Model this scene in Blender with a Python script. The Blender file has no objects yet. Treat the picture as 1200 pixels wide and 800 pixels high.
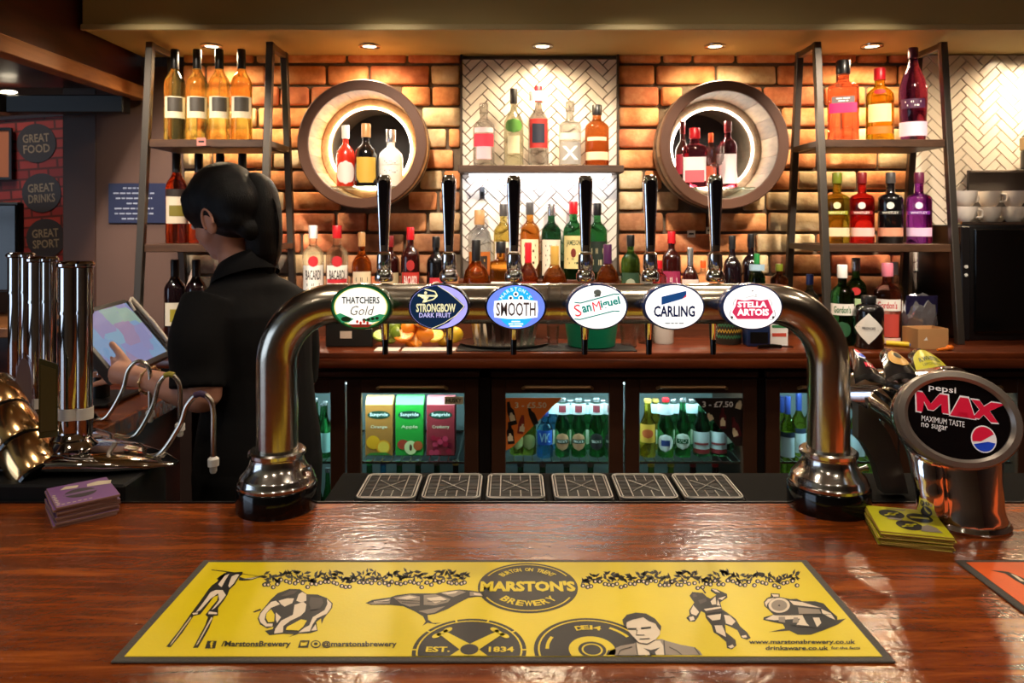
import bpy, bmesh, math, random
from mathutils import Vector, Matrix
PI = math.pi
random.seed(7)
SC = bpy.context.scene
COL = SC.collection
# ---------------------------------------------------------------- measuring frame (1200x800 photograph)
F, CX, HY, ZC = 850.0, 600.0, 262.0, 1.55      # focal length in px, vanishing point, eye height
TOP = 1.05                                     # front counter height
BTOP = 1.131                                   # back counter height
YB = 2.93                                      # back wall plane
def W(px, py, Y): return Vector(((px-CX)*Y/F, Y, ZC-(py-HY)*Y/F))
def G(px, py, z=TOP):
    Y = (ZC-z)*F/(py-HY); return W(px, py, Y)
def C(r, g, b, a=1.0):
    f = lambda v: (v/255/12.92) if v/255 <= .04045 else ((v/255+.055)/1.055)**2.4
    return (f(r), f(g), f(b), a)
# ---------------------------------------------------------------- camera
cam_d = bpy.data.cameras.new('camera'); cam = bpy.data.objects.new('camera', cam_d); COL.objects.link(cam)
cam.location = (0, 0, ZC); cam.rotation_euler = (PI/2, 0, 0)
cam_d.sensor_width = 36; cam_d.lens = F/1200*36; cam_d.shift_y = -(400-HY)/1200; cam_d.clip_start = .02
cam_d.dof.use_dof = True; cam_d.dof.focus_distance = 1.3; cam_d.dof.aperture_fstop = 9
SC.camera = cam
# ---------------------------------------------------------------- world, exposure, big lights
wd = bpy.data.worlds.new('world'); SC.world = wd; wd.use_nodes = True
wd.node_tree.nodes['Background'].inputs[0].default_value = (.55, .5, .48, 1)
wd.node_tree.nodes['Background'].inputs[1].default_value = .12
SC.view_settings.view_transform = 'Standard'; SC.view_settings.look = 'None'
SC.view_settings.exposure = 0.0; SC.view_settings.gamma = 1.0; SC.view_settings.use_curve_mapping = False
try:
    SC.cycles.use_denoising = True
    SC.cycles.max_bounces = 14; SC.cycles.transmission_bounces = 12; SC.cycles.transparent_max_bounces = 16; SC.cycles.glossy_bounces = 5
    SC.cycles.sample_clamp_indirect = 6
except Exception: pass
WARM = (1.0, .76, .47); MIDW = (1.0, .84, .66)
def area_lamp(loc, size, power, color, rot=(0, 0, 0), shape='DISK', sy=None, spread=None):
    d = bpy.data.lights.new('lamp_light', 'AREA'); d.energy = power; d.color = color; d.shape = shape; d.size = size
    if sy: d.size_y = sy
    if spread: d.spread = spread
    o = bpy.data.objects.new('lamp_light', d); COL.objects.link(o); o.location = loc; o.rotation_euler = rot
    return o
def spot_lamp(loc, power, color, angle=100, blend=.6, radius=.03, rot=(0, 0, 0)):
    d = bpy.data.lights.new('lamp_light', 'SPOT'); d.energy = power; d.color = color
    d.spot_size = math.radians(angle); d.spot_blend = blend; d.shadow_soft_size = radius
    o = bpy.data.objects.new('lamp_light', d); COL.objects.link(o); o.location = loc; o.rotation_euler = rot
    return o
# soffit downlights above the back bar (x in px of the photograph)
SOFF = 2.226
DOWN = [(-1.139, 2.75), (-.540, 2.75), (.116, 2.75), (.770, 2.75), (1.365, 2.75), (2.02, 2.75)]
P_DOWN, P_ROOM, P_FILL = 38, 46, 165
# added out-of-frame ceiling lamps that brighten the counter, room and left wall
FILL_DOWN = [(-1.35, -.35), (-.25, -.55), (.85, -.45), (-.75, .75), (.55, .85), (1.55, .55), (-1.7, 1.55), (1.75, 1.6), (-.2, 1.78), (.75, 1.78), (-2.9, 2.5), (-2.5, 2.85)]
# ---------------------------------------------------------------- materials
MATS = {}
def nodes_of(name):
    m = bpy.data.materials.new(name); m.use_nodes = True
    nt = m.node_tree; b = nt.nodes['Principled BSDF']
    return m, nt, b
def M(name, col, rough=.5, metal=0.0, spec=.5, emit=None, estr=0.0, coat=0.0, bump=0.0, bscale=60, vary=0.0, vscale=8, stretch=None):
    if name in MATS: return MATS[name]
    m, nt, b = nodes_of(name)
    b.inputs['Base Color'].default_value = col; b.inputs['Roughness'].default_value = rough
    b.inputs['Metallic'].default_value = metal; b.inputs['Specular IOR Level'].default_value = spec
    b.inputs['Coat Weight'].default_value = coat; b.inputs['Coat Roughness'].default_value = .08
    if emit: b.inputs['Emission Color'].default_value = emit; b.inputs['Emission Strength'].default_value = estr
    L = nt.links.new
    if vary or bump:
        tc = nt.nodes.new('ShaderNodeTexCoord'); mp = nt.nodes.new('ShaderNodeMapping')
        L(tc.outputs['Object'], mp.inputs[0])
        if stretch: mp.inputs['Scale'].default_value = stretch
    if vary:
        n = nt.nodes.new('ShaderNodeTexNoise'); n.inputs['Scale'].default_value = vscale; n.inputs['Detail'].default_value = 6
        L(mp.outputs[0], n.inputs['Vector'])
        r = nt.nodes.new('ShaderNodeMapRange'); r.inputs[1].default_value = .3; r.inputs[2].default_value = .7
        r.inputs[3].default_value = 1-vary; r.inputs[4].default_value = 1+vary
        L(n.outputs['Fac'], r.inputs[0])
        mx = nt.nodes.new('ShaderNodeMix'); mx.data_type = 'RGBA'; mx.blend_type = 'MULTIPLY'; mx.inputs[0].default_value = 1
        mx.inputs[6].default_value = col; L(r.outputs[0], mx.inputs[7]); L(mx.outputs[2], b.inputs['Base Color'])
    if bump:
        n2 = nt.nodes.new('ShaderNodeTexNoise'); n2.inputs['Scale'].default_value = bscale; n2.inputs['Detail'].default_value = 5
        L(mp.outputs[0], n2.inputs['Vector'])
        bp = nt.nodes.new('ShaderNodeBump'); bp.inputs['Strength'].default_value = bump; bp.inputs['Distance'].default_value = .004
        L(n2.outputs['Fac'], bp.inputs['Height']); L(bp.outputs[0], b.inputs['Normal'])
    MATS[name] = m; return m
def wood(name, c1, c2, rough=.3, scale=3.0, stretch=(1, 9, 9), coat=.0, bump=.1, c3=None, uneven=0.0):
    if name in MATS: return MATS[name]
    m, nt, b = nodes_of(name); L = nt.links.new
    tc = nt.nodes.new('ShaderNodeTexCoord'); mp = nt.nodes.new('ShaderNodeMapping'); mp.inputs['Scale'].default_value = stretch
    L(tc.outputs['Object'], mp.inputs[0])
    n = nt.nodes.new('ShaderNodeTexNoise'); n.inputs['Scale'].default_value = scale; n.inputs['Detail'].default_value = 8; n.inputs['Roughness'].default_value = .62; n.inputs['Distortion'].default_value = .8
    L(mp.outputs[0], n.inputs['Vector'])
    cr = nt.nodes.new('ShaderNodeValToRGB'); cr.color_ramp.elements[0].position = .3; cr.color_ramp.elements[0].color = c1
    cr.color_ramp.elements[1].position = .7; cr.color_ramp.elements[1].color = c2
    if c3: e = cr.color_ramp.elements.new(.52); e.color = c3
    L(n.outputs['Fac'], cr.inputs[0]); L(cr.outputs[0], b.inputs['Base Color'])
    b.inputs['Roughness'].default_value = rough; b.inputs['Coat Weight'].default_value = coat; b.inputs['Coat Roughness'].default_value = .12
    n2 = nt.nodes.new('ShaderNodeTexNoise'); n2.inputs['Scale'].default_value = scale*3; n2.inputs['Detail'].default_value = 6; L(mp.outputs[0], n2.inputs['Vector'])
    bp = nt.nodes.new('ShaderNodeBump'); bp.inputs['Strength'].default_value = bump; bp.inputs['Distance'].default_value = .003
    L(n2.outputs['Fac'], bp.inputs['Height'])
    if uneven:                                   # fine orange-peel of old varnish
        n3 = nt.nodes.new('ShaderNodeTexNoise'); n3.inputs['Scale'].default_value = 95; n3.inputs['Detail'].default_value = 3; L(tc.outputs['Object'], n3.inputs['Vector'])
        b2 = nt.nodes.new('ShaderNodeBump'); b2.inputs['Strength'].default_value = uneven; b2.inputs['Distance'].default_value = .002
        L(n3.outputs['Fac'], b2.inputs['Height']); L(bp.outputs[0], b2.inputs['Normal']); L(b2.outputs[0], b.inputs['Normal']); L(b2.outputs[0], b.inputs['Coat Normal'])
    else: L(bp.outputs[0], b.inputs['Normal'])
    MATS[name] = m; return m
def glass(name, col, clear=.4, rough=.015, ior=1.42):
    clear *= .8
    name = 'glass_'+name
    if name in MATS: return MATS[name]
    m, nt, b = nodes_of(name); L = nt.links.new
    col = tuple(c**.6 for c in col[:3])+(1,)                    # light crosses the tint twice
    b.inputs['Base Color'].default_value = col; b.inputs['Roughness'].default_value = rough
    b.inputs['Transmission Weight'].default_value = 1; b.inputs['IOR'].default_value = ior
    t = nt.nodes.new('ShaderNodeBsdfTransparent'); t.inputs[0].default_value = col
    mx = nt.nodes.new('ShaderNodeMixShader'); mx.inputs[0].default_value = clear
    L(b.outputs[0], mx.inputs[1]); L(t.outputs[0], mx.inputs[2]); L(mx.outputs[0], nt.nodes['Material Output'].inputs[0])
    MATS[name] = m; return m
def pane_mat(name, col, gloss=.06):
    if name in MATS: return MATS[name]
    m, nt, b = nodes_of(name); L = nt.links.new
    b.inputs['Base Color'].default_value = (.02, .02, .02, 1); b.inputs['Roughness'].default_value = .03
    t = nt.nodes.new('ShaderNodeBsdfTransparent'); t.inputs[0].default_value = col
    mx = nt.nodes.new('ShaderNodeMixShader'); mx.inputs[0].default_value = 1-gloss
    L(b.outputs[0], mx.inputs[1]); L(t.outputs[0], mx.inputs[2]); L(mx.outputs[0], nt.nodes['Material Output'].inputs[0])
    MATS[name] = m; return m
def brick_mat(name, c1, c2, c3):
    m, nt, b = nodes_of(name); L = nt.links.new
    oi = nt.nodes.new('ShaderNodeObjectInfo'); tc = nt.nodes.new('ShaderNodeTexCoord')
    add = nt.nodes.new('ShaderNodeVectorMath'); add.operation = 'MULTIPLY_ADD'; add.inputs[1].default_value = (1, 1, 1)
    L(tc.outputs['Object'], add.inputs[0])
    cmb = nt.nodes.new('ShaderNodeCombineXYZ'); mu = nt.nodes.new('ShaderNodeMath'); mu.operation = 'MULTIPLY'; mu.inputs[1].default_value = 40
    L(oi.outputs['Random'], mu.inputs[0]); L(mu.outputs[0], cmb.inputs[0]); L(mu.outputs[0], cmb.inputs[2]); L(cmb.outputs[0], add.inputs[2])
    n = nt.nodes.new('ShaderNodeTexNoise'); n.inputs['Scale'].default_value = 11; n.inputs['Detail'].default_value = 7; n.inputs['Roughness'].default_value = .6
    L(add.outputs[0], n.inputs['Vector'])
    cr = nt.nodes.new('ShaderNodeValToRGB'); e = cr.color_ramp.elements
    e[0].position = .32; e[0].color = c1; e[1].position = .68; e[1].color = c3; k = e.new(.5); k.color = c2
    L(n.outputs['Fac'], cr.inputs[0]); L(cr.outputs[0], b.inputs['Base Color'])
    b.inputs['Roughness'].default_value = .85
    n2 = nt.nodes.new('ShaderNodeTexNoise'); n2.inputs['Scale'].default_value = 70; n2.inputs['Detail'].default_value = 8; L(add.outputs[0], n2.inputs['Vector'])
    bp = nt.nodes.new('ShaderNodeBump'); bp.inputs['Strength'].default_value = .5; bp.inputs['Distance'].default_value = .004
    L(n2.outputs['Fac'], bp.inputs['Height']); L(bp.outputs[0], b.inputs['Normal'])
    MATS[name] = m; return m
BLACK = M('black_plastic', C(14, 13, 13), .35)
BLACKG = M('black_gloss', C(8, 8, 9), .12)
WHITE = M('white_print', C(238, 236, 230), .5)
INK = M('black_ink', C(16, 15, 14), .5)
CREAM = M('cream_print', C(226, 212, 176), .55)
CHROME = M('chrome', (.88, .87, .86, 1), .06, 1)
STEEL = M('brushed_steel', (.55, .52, .47, 1), .27, 1)
DARKSTEEL = M('dark_steel_post', C(92, 86, 80), .42, .85)
PEWTER = M('pewter', (.62, .60, .57, 1), .16, 1)
BAR_WOOD = wood('mahogany_bar', C(70, 28, 8), C(146, 74, 24), .19, 3.2, (1.3, 13, 6), .12, .10, C(106, 47, 13), .42)
BACK_WOOD = wood('mahogany_back', C(58, 21, 8), C(118, 52, 20), .3, 3, (1.2, 9, 9), .4, .1)
SHELF_WOOD = wood('shelf_walnut', C(50, 31, 19), C(84, 56, 36), .5, 4, (1.5, 10, 10))
FRIDGE_BROWN = M('fridge_brown', C(70, 42, 27), .42, .2, vary=.12)
# ---------------------------------------------------------------- mesh helpers
def link(o, parent=None):
    COL.objects.link(o)
    if parent: o.parent = parent
    return o
def tag(o, label, cat=None, group=None, kind=None):
    if label: o['label'] = label
    if cat: o['category'] = cat
    if group: o['group'] = group
    if kind: o['kind'] = kind
    return o
def thing(name, label, cat, loc=(0, 0, 0), rz=0, group=None):
    o = bpy.data.objects.new(name, None); o.empty_display_size = .02
    link(o); o.location = loc; o.rotation_euler = (0, 0, rz)
    return tag(o, label, cat, group)
def mesh_from(bm, name, mat=None, smooth=True, ang=35):
    bmesh.ops.recalc_face_normals(bm, faces=bm.faces[:])
    me = bpy.data.meshes.new(name)
    if smooth:
        lim = math.radians(ang)
        for f in bm.faces: f.smooth = True
        for e in bm.edges:
            if len(e.link_faces) == 2 and e.calc_face_angle(0) > lim: e.smooth = False
    bm.to_mesh(me); bm.free()
    if mat: me.materials.append(mat)
    return me
def obj(name, bm, mat, parent=None, smooth=True, ang=35, loc=None, rot=None):
    me = bm if isinstance(bm, bpy.types.Mesh) else mesh_from(bm, name, mat, smooth, ang)
    o = bpy.data.objects.new(name, me); link(o, parent)
    if loc is not None: o.location = loc
    if rot is not None: o.rotation_euler = rot
    return o
def NB(): return bmesh.new()
def box(bm, x0, x1, y0, y1, z0, z1, bev=0.0, seg=1, mat4=None):
    r = bmesh.ops.create_cube(bm, size=1)
    vs = r['verts']
    for v in vs:
        v.co = Vector(((x0+x1)/2+v.co.x*(x1-x0), (y0+y1)/2+v.co.y*(y1-y0), (z0+z1)/2+v.co.z*(z1-z0)))
    if bev:
        es = list({e for v in vs for e in v.link_edges})
        rr = bmesh.ops.bevel(bm, geom=es, offset=bev, segments=seg, affect='EDGES', profile=.5)
        vs = list({v for f in rr['faces'] for v in f.verts} | {v for v in vs if v.is_valid})
    if mat4: bmesh.ops.transform(bm, matrix=mat4, verts=vs)
    return bm
def B(*a, **k): return box(NB(), *a, **k)
def lathe(bm, prof, segs=24, mat4=None, sx=1, sy=1, n=None):
    """prof: (radius, z); closes on the axis when radius is 0"""
    rings = []
    for i, (r, z) in enumerate(prof):
        if r <= 1e-7: rings.append([bm.verts.new((0, 0, z))]); continue
        ring = []
        ex = n[i] if isinstance(n, list) else n
        for k in range(segs):
            t = 2*PI*k/segs; c, s = math.cos(t), math.sin(t)
            q = 1.0
            if ex and ex != 2: q = (abs(c)**ex+abs(s)**ex)**(-1/ex)
            ring.append(bm.verts.new((r*q*c*sx, r*q*s*sy, z)))
        rings.append(ring)
    for a, b in zip(rings, rings[1:]):
        if len(a) == 1 and len(b) == 1: continue
        for k in range(segs):
            k2 = (k+1) % segs
            if len(a) == 1: bm.faces.new((a[0], b[k2], b[k]))
            elif len(b) == 1: bm.faces.new((a[k], a[k2], b[0]))
            else: bm.faces.new((a[k], a[k2], b[k2], b[k]))
    if len(rings[0]) > 1: bm.faces.new(rings[0][::-1])
    if len(rings[-1]) > 1: bm.faces.new(rings[-1])
    if mat4:
        bmesh.ops.transform(bm, matrix=mat4, verts=[v for r in rings for v in r])
    return bm
def ringlathe(bm, prof, segs=32, mat4=None):
    """closed profile turned about z (an annular body)"""
    rings = [[bm.verts.new((r*math.cos(2*PI*k/segs), r*math.sin(2*PI*k/segs), z)) for k in range(segs)] for r, z in prof]
    m = len(rings)
    for i in range(m):
        a, b = rings[i], rings[(i+1) % m]
        for k in range(segs): bm.faces.new((a[k], a[(k+1) % segs], b[(k+1) % segs], b[k]))
    if mat4: bmesh.ops.transform(bm, matrix=mat4, verts=[v for r in rings for v in r])
    return bm
def tube(bm, pts, rad, segs=10, caps=True, flat=1.0):
    pts = [Vector(p) for p in pts]; n = len(pts)
    rads = rad if isinstance(rad, (list, tuple)) else [rad]*n
    t0 = (pts[1]-pts[0]).normalized()
    up = Vector((0, 0, 1)) if abs(t0.z) < .9 else Vector((1, 0, 0))
    u = t0.cross(up).normalized(); rings = []
    for i, p in enumerate(pts):
        t = (pts[min(i+1, n-1)]-pts[max(i-1, 0)]).normalized()
        u = (u-t*u.dot(t)).normalized(); v = t.cross(u)
        rings.append([bm.verts.new(p+(u*math.cos(2*PI*k/segs)+v*math.sin(2*PI*k/segs)*flat)*rads[i]) for k in range(segs)])
    for a, b in zip(rings, rings[1:]):
        for k in range(segs): bm.faces.new((a[k], a[(k+1) % segs], b[(k+1) % segs], b[k]))
    if caps: bm.faces.new(rings[0][::-1]); bm.faces.new(rings[-1])
    return bm
def spline(pts, n=6):
    pts = [Vector(p) for p in pts]; out = []
    for i in range(len(pts)-1):
        p0, p1, p2, p3 = pts[max(i-1, 0)], pts[i], pts[i+1], pts[min(i+2, len(pts)-1)]
        for k in range(n):
            t = k/n
            out.append(.5*((2*p1)+(p2-p0)*t+(2*p0-5*p1+4*p2-p3)*t*t+(3*p1-p0-3*p2+p3)*t**3))
    out.append(pts[-1]); return out
def prism(bm, poly, z0, z1, mat4=None):
    a = [bm.verts.new((x, y, z0)) for x, y in poly]; b = [bm.verts.new((x, y, z1)) for x, y in poly]
    n = len(poly)
    bm.faces.new(a[::-1]); bm.faces.new(b)
    for k in range(n): bm.faces.new((a[k], a[(k+1) % n], b[(k+1) % n], b[k]))
    if mat4: bmesh.ops.transform(bm, matrix=mat4, verts=a+b)
    return bm
def ellipse(a, b, n=40, cx=0, cy=0, t0=0, t1=2*PI):
    full = abs(t1-t0-2*PI) < 1e-6
    m = n if full else n-1
    return [(cx+a*math.cos(t0+(t1-t0)*k/m), cy+b*math.sin(t0+(t1-t0)*k/m)) for k in range(n)]
def ball(bm, c, rx, ry, rz, u=16, v=10, mat4=None):
    m = Matrix.Translation(Vector(c)) @ Matrix.Diagonal((rx, ry, rz, 1))
    if mat4: m = mat4 @ m
    bmesh.ops.create_uvsphere(bm, u_segments=u, v_segments=v, radius=1, matrix=m)
    return bm
_TX = {}
def text_geo(s, bold=0.0, shear=0.0, space=1.0):
    key = (s, bold, shear, space)
    if key in _TX: return _TX[key]
    cu = bpy.data.curves.new('t', 'FONT'); cu.body = s; cu.size = 1; cu.resolution_u = 2; cu.offset = bold; cu.shear = shear
    cu.space_character = space; cu.align_x = 'CENTER'
    o = bpy.data.objects.new('t', cu); COL.objects.link(o)
    dg = bpy.context.evaluated_depsgraph_get(); me = bpy.data.meshes.new_from_object(o.evaluated_get(dg))
    vs = [(v.co.x, v.co.y) for v in me.vertices]; fs = [tuple(p.vertices) for p in me.polygons]
    bpy.data.objects.remove(o); bpy.data.curves.remove(cu); bpy.data.meshes.remove(me)
    x0 = min(v[0] for v in vs); x1 = max(v[0] for v in vs); y0 = min(v[1] for v in vs); y1 = max(v[1] for v in vs)
    vs = [((x-(x0+x1)/2)/(x1-x0), (y-(y0+y1)/2)/(y1-y0)) for x, y in vs]
    _TX[key] = (vs, fs, (x1-x0)/(y1-y0)); return _TX[key]
def text_into(bm, s, w, h, fn, bold=0.0, shear=0.0, space=1.0, keep=False):
    """text fitted to w x h, every (x, y) sent through fn to a 3D point"""
    vs, fs, asp = text_geo(s, bold, shear, space)
    if keep:
        if w/h > asp: w = h*asp
        else: h = w/asp
    bv = [bm.verts.new(fn(x*w, y*h)) for x, y in vs]
    for f in fs:
        try: bm.faces.new([bv[i] for i in f])
        except ValueError: pass
    return bm
def flat_obj(name, polys, mat, parent, fn):
    """flat print: polygons given in 2D, sent through fn"""
    bm = NB()
    for p in polys:
        vs = [bm.verts.new(fn(x, y)) for x, y in p]
        try: bm.faces.new(vs)
        except ValueError: pass
    bmesh.ops.triangulate(bm, faces=bm.faces[:], ngon_method='EAR_CLIP')
    me = bpy.data.meshes.new(name); bm.to_mesh(me); bm.free(); me.materials.append(mat)
    o = bpy.data.objects.new(name, me); return link(o, parent)
def txt_obj(name, s, w, h, mat, parent, fn, **k):
    bm = text_into(NB(), s, w, h, fn, **k)
    me = bpy.data.meshes.new(name); bm.to_mesh(me); bm.free(); me.materials.append(mat)
    o = bpy.data.objects.new(name, me); return link(o, parent)
def fuse(bm, name, mat, parent, voxel=.006, smooth=6, decim=None):
    """closed overlapping solids -> one continuous skin"""
    me = mesh_from(bm, name, mat, False); o = bpy.data.objects.new(name, me); link(o)
    md = o.modifiers.new('r', 'REMESH'); md.mode = 'VOXEL'; md.voxel_size = voxel; md.use_smooth_shade = True
    if smooth: s = o.modifiers.new('s', 'SMOOTH'); s.iterations = smooth; s.factor = .5
    if decim: d = o.modifiers.new('d', 'DECIMATE'); d.ratio = decim
    dg = bpy.context.evaluated_depsgraph_get(); me2 = bpy.data.meshes.new_from_object(o.evaluated_get(dg))
    bpy.data.objects.remove(o); bpy.data.meshes.remove(me)
    me2.name = name; me2.materials.clear(); me2.materials.append(mat)
    for p in me2.polygons: p.use_smooth = True
    o = bpy.data.objects.new(name, me2); return link(o, parent)
def struct(name, bm, mat, label=None, smooth=True):
    o = obj(name, bm, mat, None, smooth); o['kind'] = 'structure'
    if label: o['label'] = label
    return o
# ================================================================ the setting
PLASTER = M('plaster_mauve', C(92, 70, 64), .8, bump=.1, bscale=30, vary=.1, vscale=3)
BROWNW = M('wall_brown', C(74, 48, 34), .7, vary=.15, vscale=2)
CEILM = M('ceiling_paint', C(176, 160, 118), .8, vary=.05)
KHAKI = M('soffit_khaki', C(186, 166, 108), .65, vary=.06, vscale=2)
DARKWOOD = wood('bulkhead_mahogany', C(34, 10, 6), C(74, 28, 16), .4, 2, (6, 1, 6), .2)
TRIMWOOD = wood('trim_oak', C(112, 68, 34), C(160, 104, 58), .45, 3, (8, 1, 8))
MORTAR = M('mortar', C(96, 82, 66), .95, bump=.8, bscale=90, vary=.25, vscale=14)
struct('floor', B(-4.4, 2.6, -2.6, 3.9, -.06, 0), wood('floor_boards', C(60, 38, 24), C(92, 60, 38), .5, 2, (1, 8, 8)))
struct('ceiling', B(-4.4, 2.6, -2.6, 3.9, 2.75, 2.83), CEILM)
struct('wall_front', B(-4.4, 2.6, -2.6, -2.52, 0, 2.75), M('wall_cream', C(122, 100, 78), .8, vary=.1, vscale=1.5))
struct('wall_right', B(2.5, 2.6, -2.52, 2.95, 0, 2.75), BROWNW)
struct('wall_left', B(-4.4, -4.3, -2.52, 3.8, 0, 2.75), BROWNW)
# daylight window of the customer side, left of the camera
wn = struct('window_1', B(-4.3, -4.24, -1.9, .9, .85, 2.35), M('window_timber', C(86, 56, 36), .4))
SKYP = M('window_sky', C(200, 220, 255), .2, emit=(.62, .78, 1.0, 1), estr=2.6)
for k in range(4):
    y0 = -1.84+.68*k
    for z0, z1 in ((.91, 1.58), (1.62, 2.29)): obj('pane', B(-4.245, -4.232, y0, y0+.64, z0, z1), SKYP, wn)
struct('wall_far', B(-4.3, -1.30, 3.7, 3.8, 0, 2.75), BROWNW)
# mauve wall behind the left shelf unit and its darker jamb
struct('wall_mauve', B(-1.72, -1.325, 3.0, 3.12, 0, 2.2), PLASTER)
struct('trim_1', B(-1.86, -1.72, 3.0, 3.14, 0, 2.2, bev=.004), M('jamb_brown', C(66, 40, 28), .5))
# soffit over the back bar
struct('trim_2', B(-1.50, 2.5, 2.53, 2.95, SOFF, 2.75, bev=.003), KHAKI)
struct('trim_3', B(-1.50, 2.5, 2.518, 2.532, SOFF-.004, SOFF+.018, bev=.003), M('soffit_bead', C(196, 176, 124), .5))
# dark bulkhead along the left side with its oak bottom rail
struct('wall_bulkhead', B(-2.2, -1.515, .6, 2.96, 2.105, 2.75), DARKWOOD)
struct('trim_4', B(-1.56, -1.50, .6, 2.98, 2.055, 2.11, bev=.003), TRIMWOOD)

# ---------------------------------------------------------------- brick wall with two round openings
BAR_C = [(-.564, 1.85), (.799, 1.847)]; HOLE = .172
def wall_panel():
    bm = NB(); x0, x1, z0, z1 = -1.325, 1.60, .9, SOFF+.03
    a = .27
    def rect(xa, xb, za, zb):
        f = bm.faces.new([bm.verts.new((x, YB, z)) for x, z in ((xa, za), (xb, za), (xb, zb), (xa, zb))])
    zc = BAR_C[0][1]
    rect(x0, x1, z0, zc-a); rect(x0, x1, zc+a, z1)
    xs = [x0, BAR_C[0][0]-a, BAR_C[0][0]+a, BAR_C[1][0]-a, BAR_C[1][0]+a, x1]
    for i in (0, 2, 4): rect(xs[i], xs[i+1], zc-a, zc+a)
    for cx, cz in BAR_C:
        n = 48; ci, co, cb = [], [], []
        for k in range(n):
            t = 2*PI*k/n+PI/4; c, s = math.cos(t), math.sin(t); q = a/max(abs(c), abs(s))
            ci.append(bm.verts.new((cx+HOLE*c, YB, zc+HOLE*s))); co.append(bm.verts.new((cx+q*c, YB, zc+q*s))); cb.append(bm.verts.new((cx+HOLE*c, YB+.22, zc+HOLE*s)))
        for k in range(n):
            j = (k+1) % n
            bm.faces.new((ci[k], ci[j], co[j], co[k])); bm.faces.new((cb[k], cb[j], ci[j], ci[k]))
    bmesh.ops.remove_doubles(bm, verts=bm.verts[:], dist=1e-5)
    return bm
wall_back = struct('wall_back', wall_panel(), MORTAR, smooth=False)
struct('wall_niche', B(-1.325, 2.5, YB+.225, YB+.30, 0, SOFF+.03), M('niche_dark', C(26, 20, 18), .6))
BR = [brick_mat('brick_orange', C(176, 100, 54), C(214, 138, 82), C(236, 176, 122)),
      brick_mat('brick_red', C(160, 86, 54), C(198, 116, 74), C(222, 156, 110)),
      brick_mat('brick_brown', C(126, 80, 52), C(166, 110, 72), C(196, 148, 106)),
      brick_mat('brick_pale', C(172, 132, 92), C(206, 176, 132), C(226, 204, 164)),
      brick_mat('brick_grey', C(82, 78, 72), C(112, 104, 92), C(146, 138, 118))]
PANEL = (-.203, .424)                              # white tiled panel between the bricks
def add_brick(xa, xb, za, zb, m):
    w, h = xb-xa, zb-za
    bm = NB(); d = .028
    r = bmesh.ops.create_cube(bm, size=1)
    for v in r['verts']:
        v.co = Vector((v.co.x*w+random.uniform(-.0025, .0025), v.co.y*d+(random.uniform(-.003, .002) if v.co.y < 0 else 0), v.co.z*h+random.uniform(-.002, .002)))
    bmesh.ops.bevel(bm, geom=bm.edges[:], offset=min(.006, h*.2), segments=1, affect='EDGES')
    obj('brick', bm, m, wall_back, True, 60, loc=((xa+xb)/2, YB-.004, (za+zb)/2))
PITCH, J = .0845, .012
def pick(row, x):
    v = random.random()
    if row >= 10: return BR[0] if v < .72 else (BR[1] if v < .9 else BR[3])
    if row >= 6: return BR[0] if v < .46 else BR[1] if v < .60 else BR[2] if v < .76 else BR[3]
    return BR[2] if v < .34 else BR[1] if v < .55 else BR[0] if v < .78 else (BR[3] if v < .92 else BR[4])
row = 0; ztop = SOFF-.03
for row in range(14):
    zb = ztop-PITCH*(13-row)+PITCH-J+.0; za = zb-(PITCH-J)
    if row == 13: za, zb = ztop+.0+J*.2, SOFF+.02
    for xa, xb in ((-1.32, PANEL[0]-.006), (PANEL[1]+.006, 1.595)):
        x = xa-random.uniform(0, .2)
        while x < xb-.02:
            L_ = .232 if random.random() < .74 else random.choice((.112, .16))
            s, e = max(x, xa), min(x+L_, xb); x += L_+J
            if e-s < .03: continue
            zm = (za+zb)/2; segs_ = [(s, e)]
            for cx, cz in BAR_C:
                dz = min(abs(za-cz), abs(zb-cz)) if not (za < cz < zb) else 0
                if dz < .215:
                    c = math.sqrt(.215**2-dz**2); out = []
                    for p, q in segs_:
                        if q < cx-c or p > cx+c: out.append((p, q)); continue
                        if p < cx-c-.02: out.append((p, cx-c))
                        if q > cx+c+.02: out.append((cx+c, q))
                    segs_ = out
            for p, q in segs_:
                if q-p > .025: add_brick(p, q, za, zb, pick(row, p))
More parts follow.
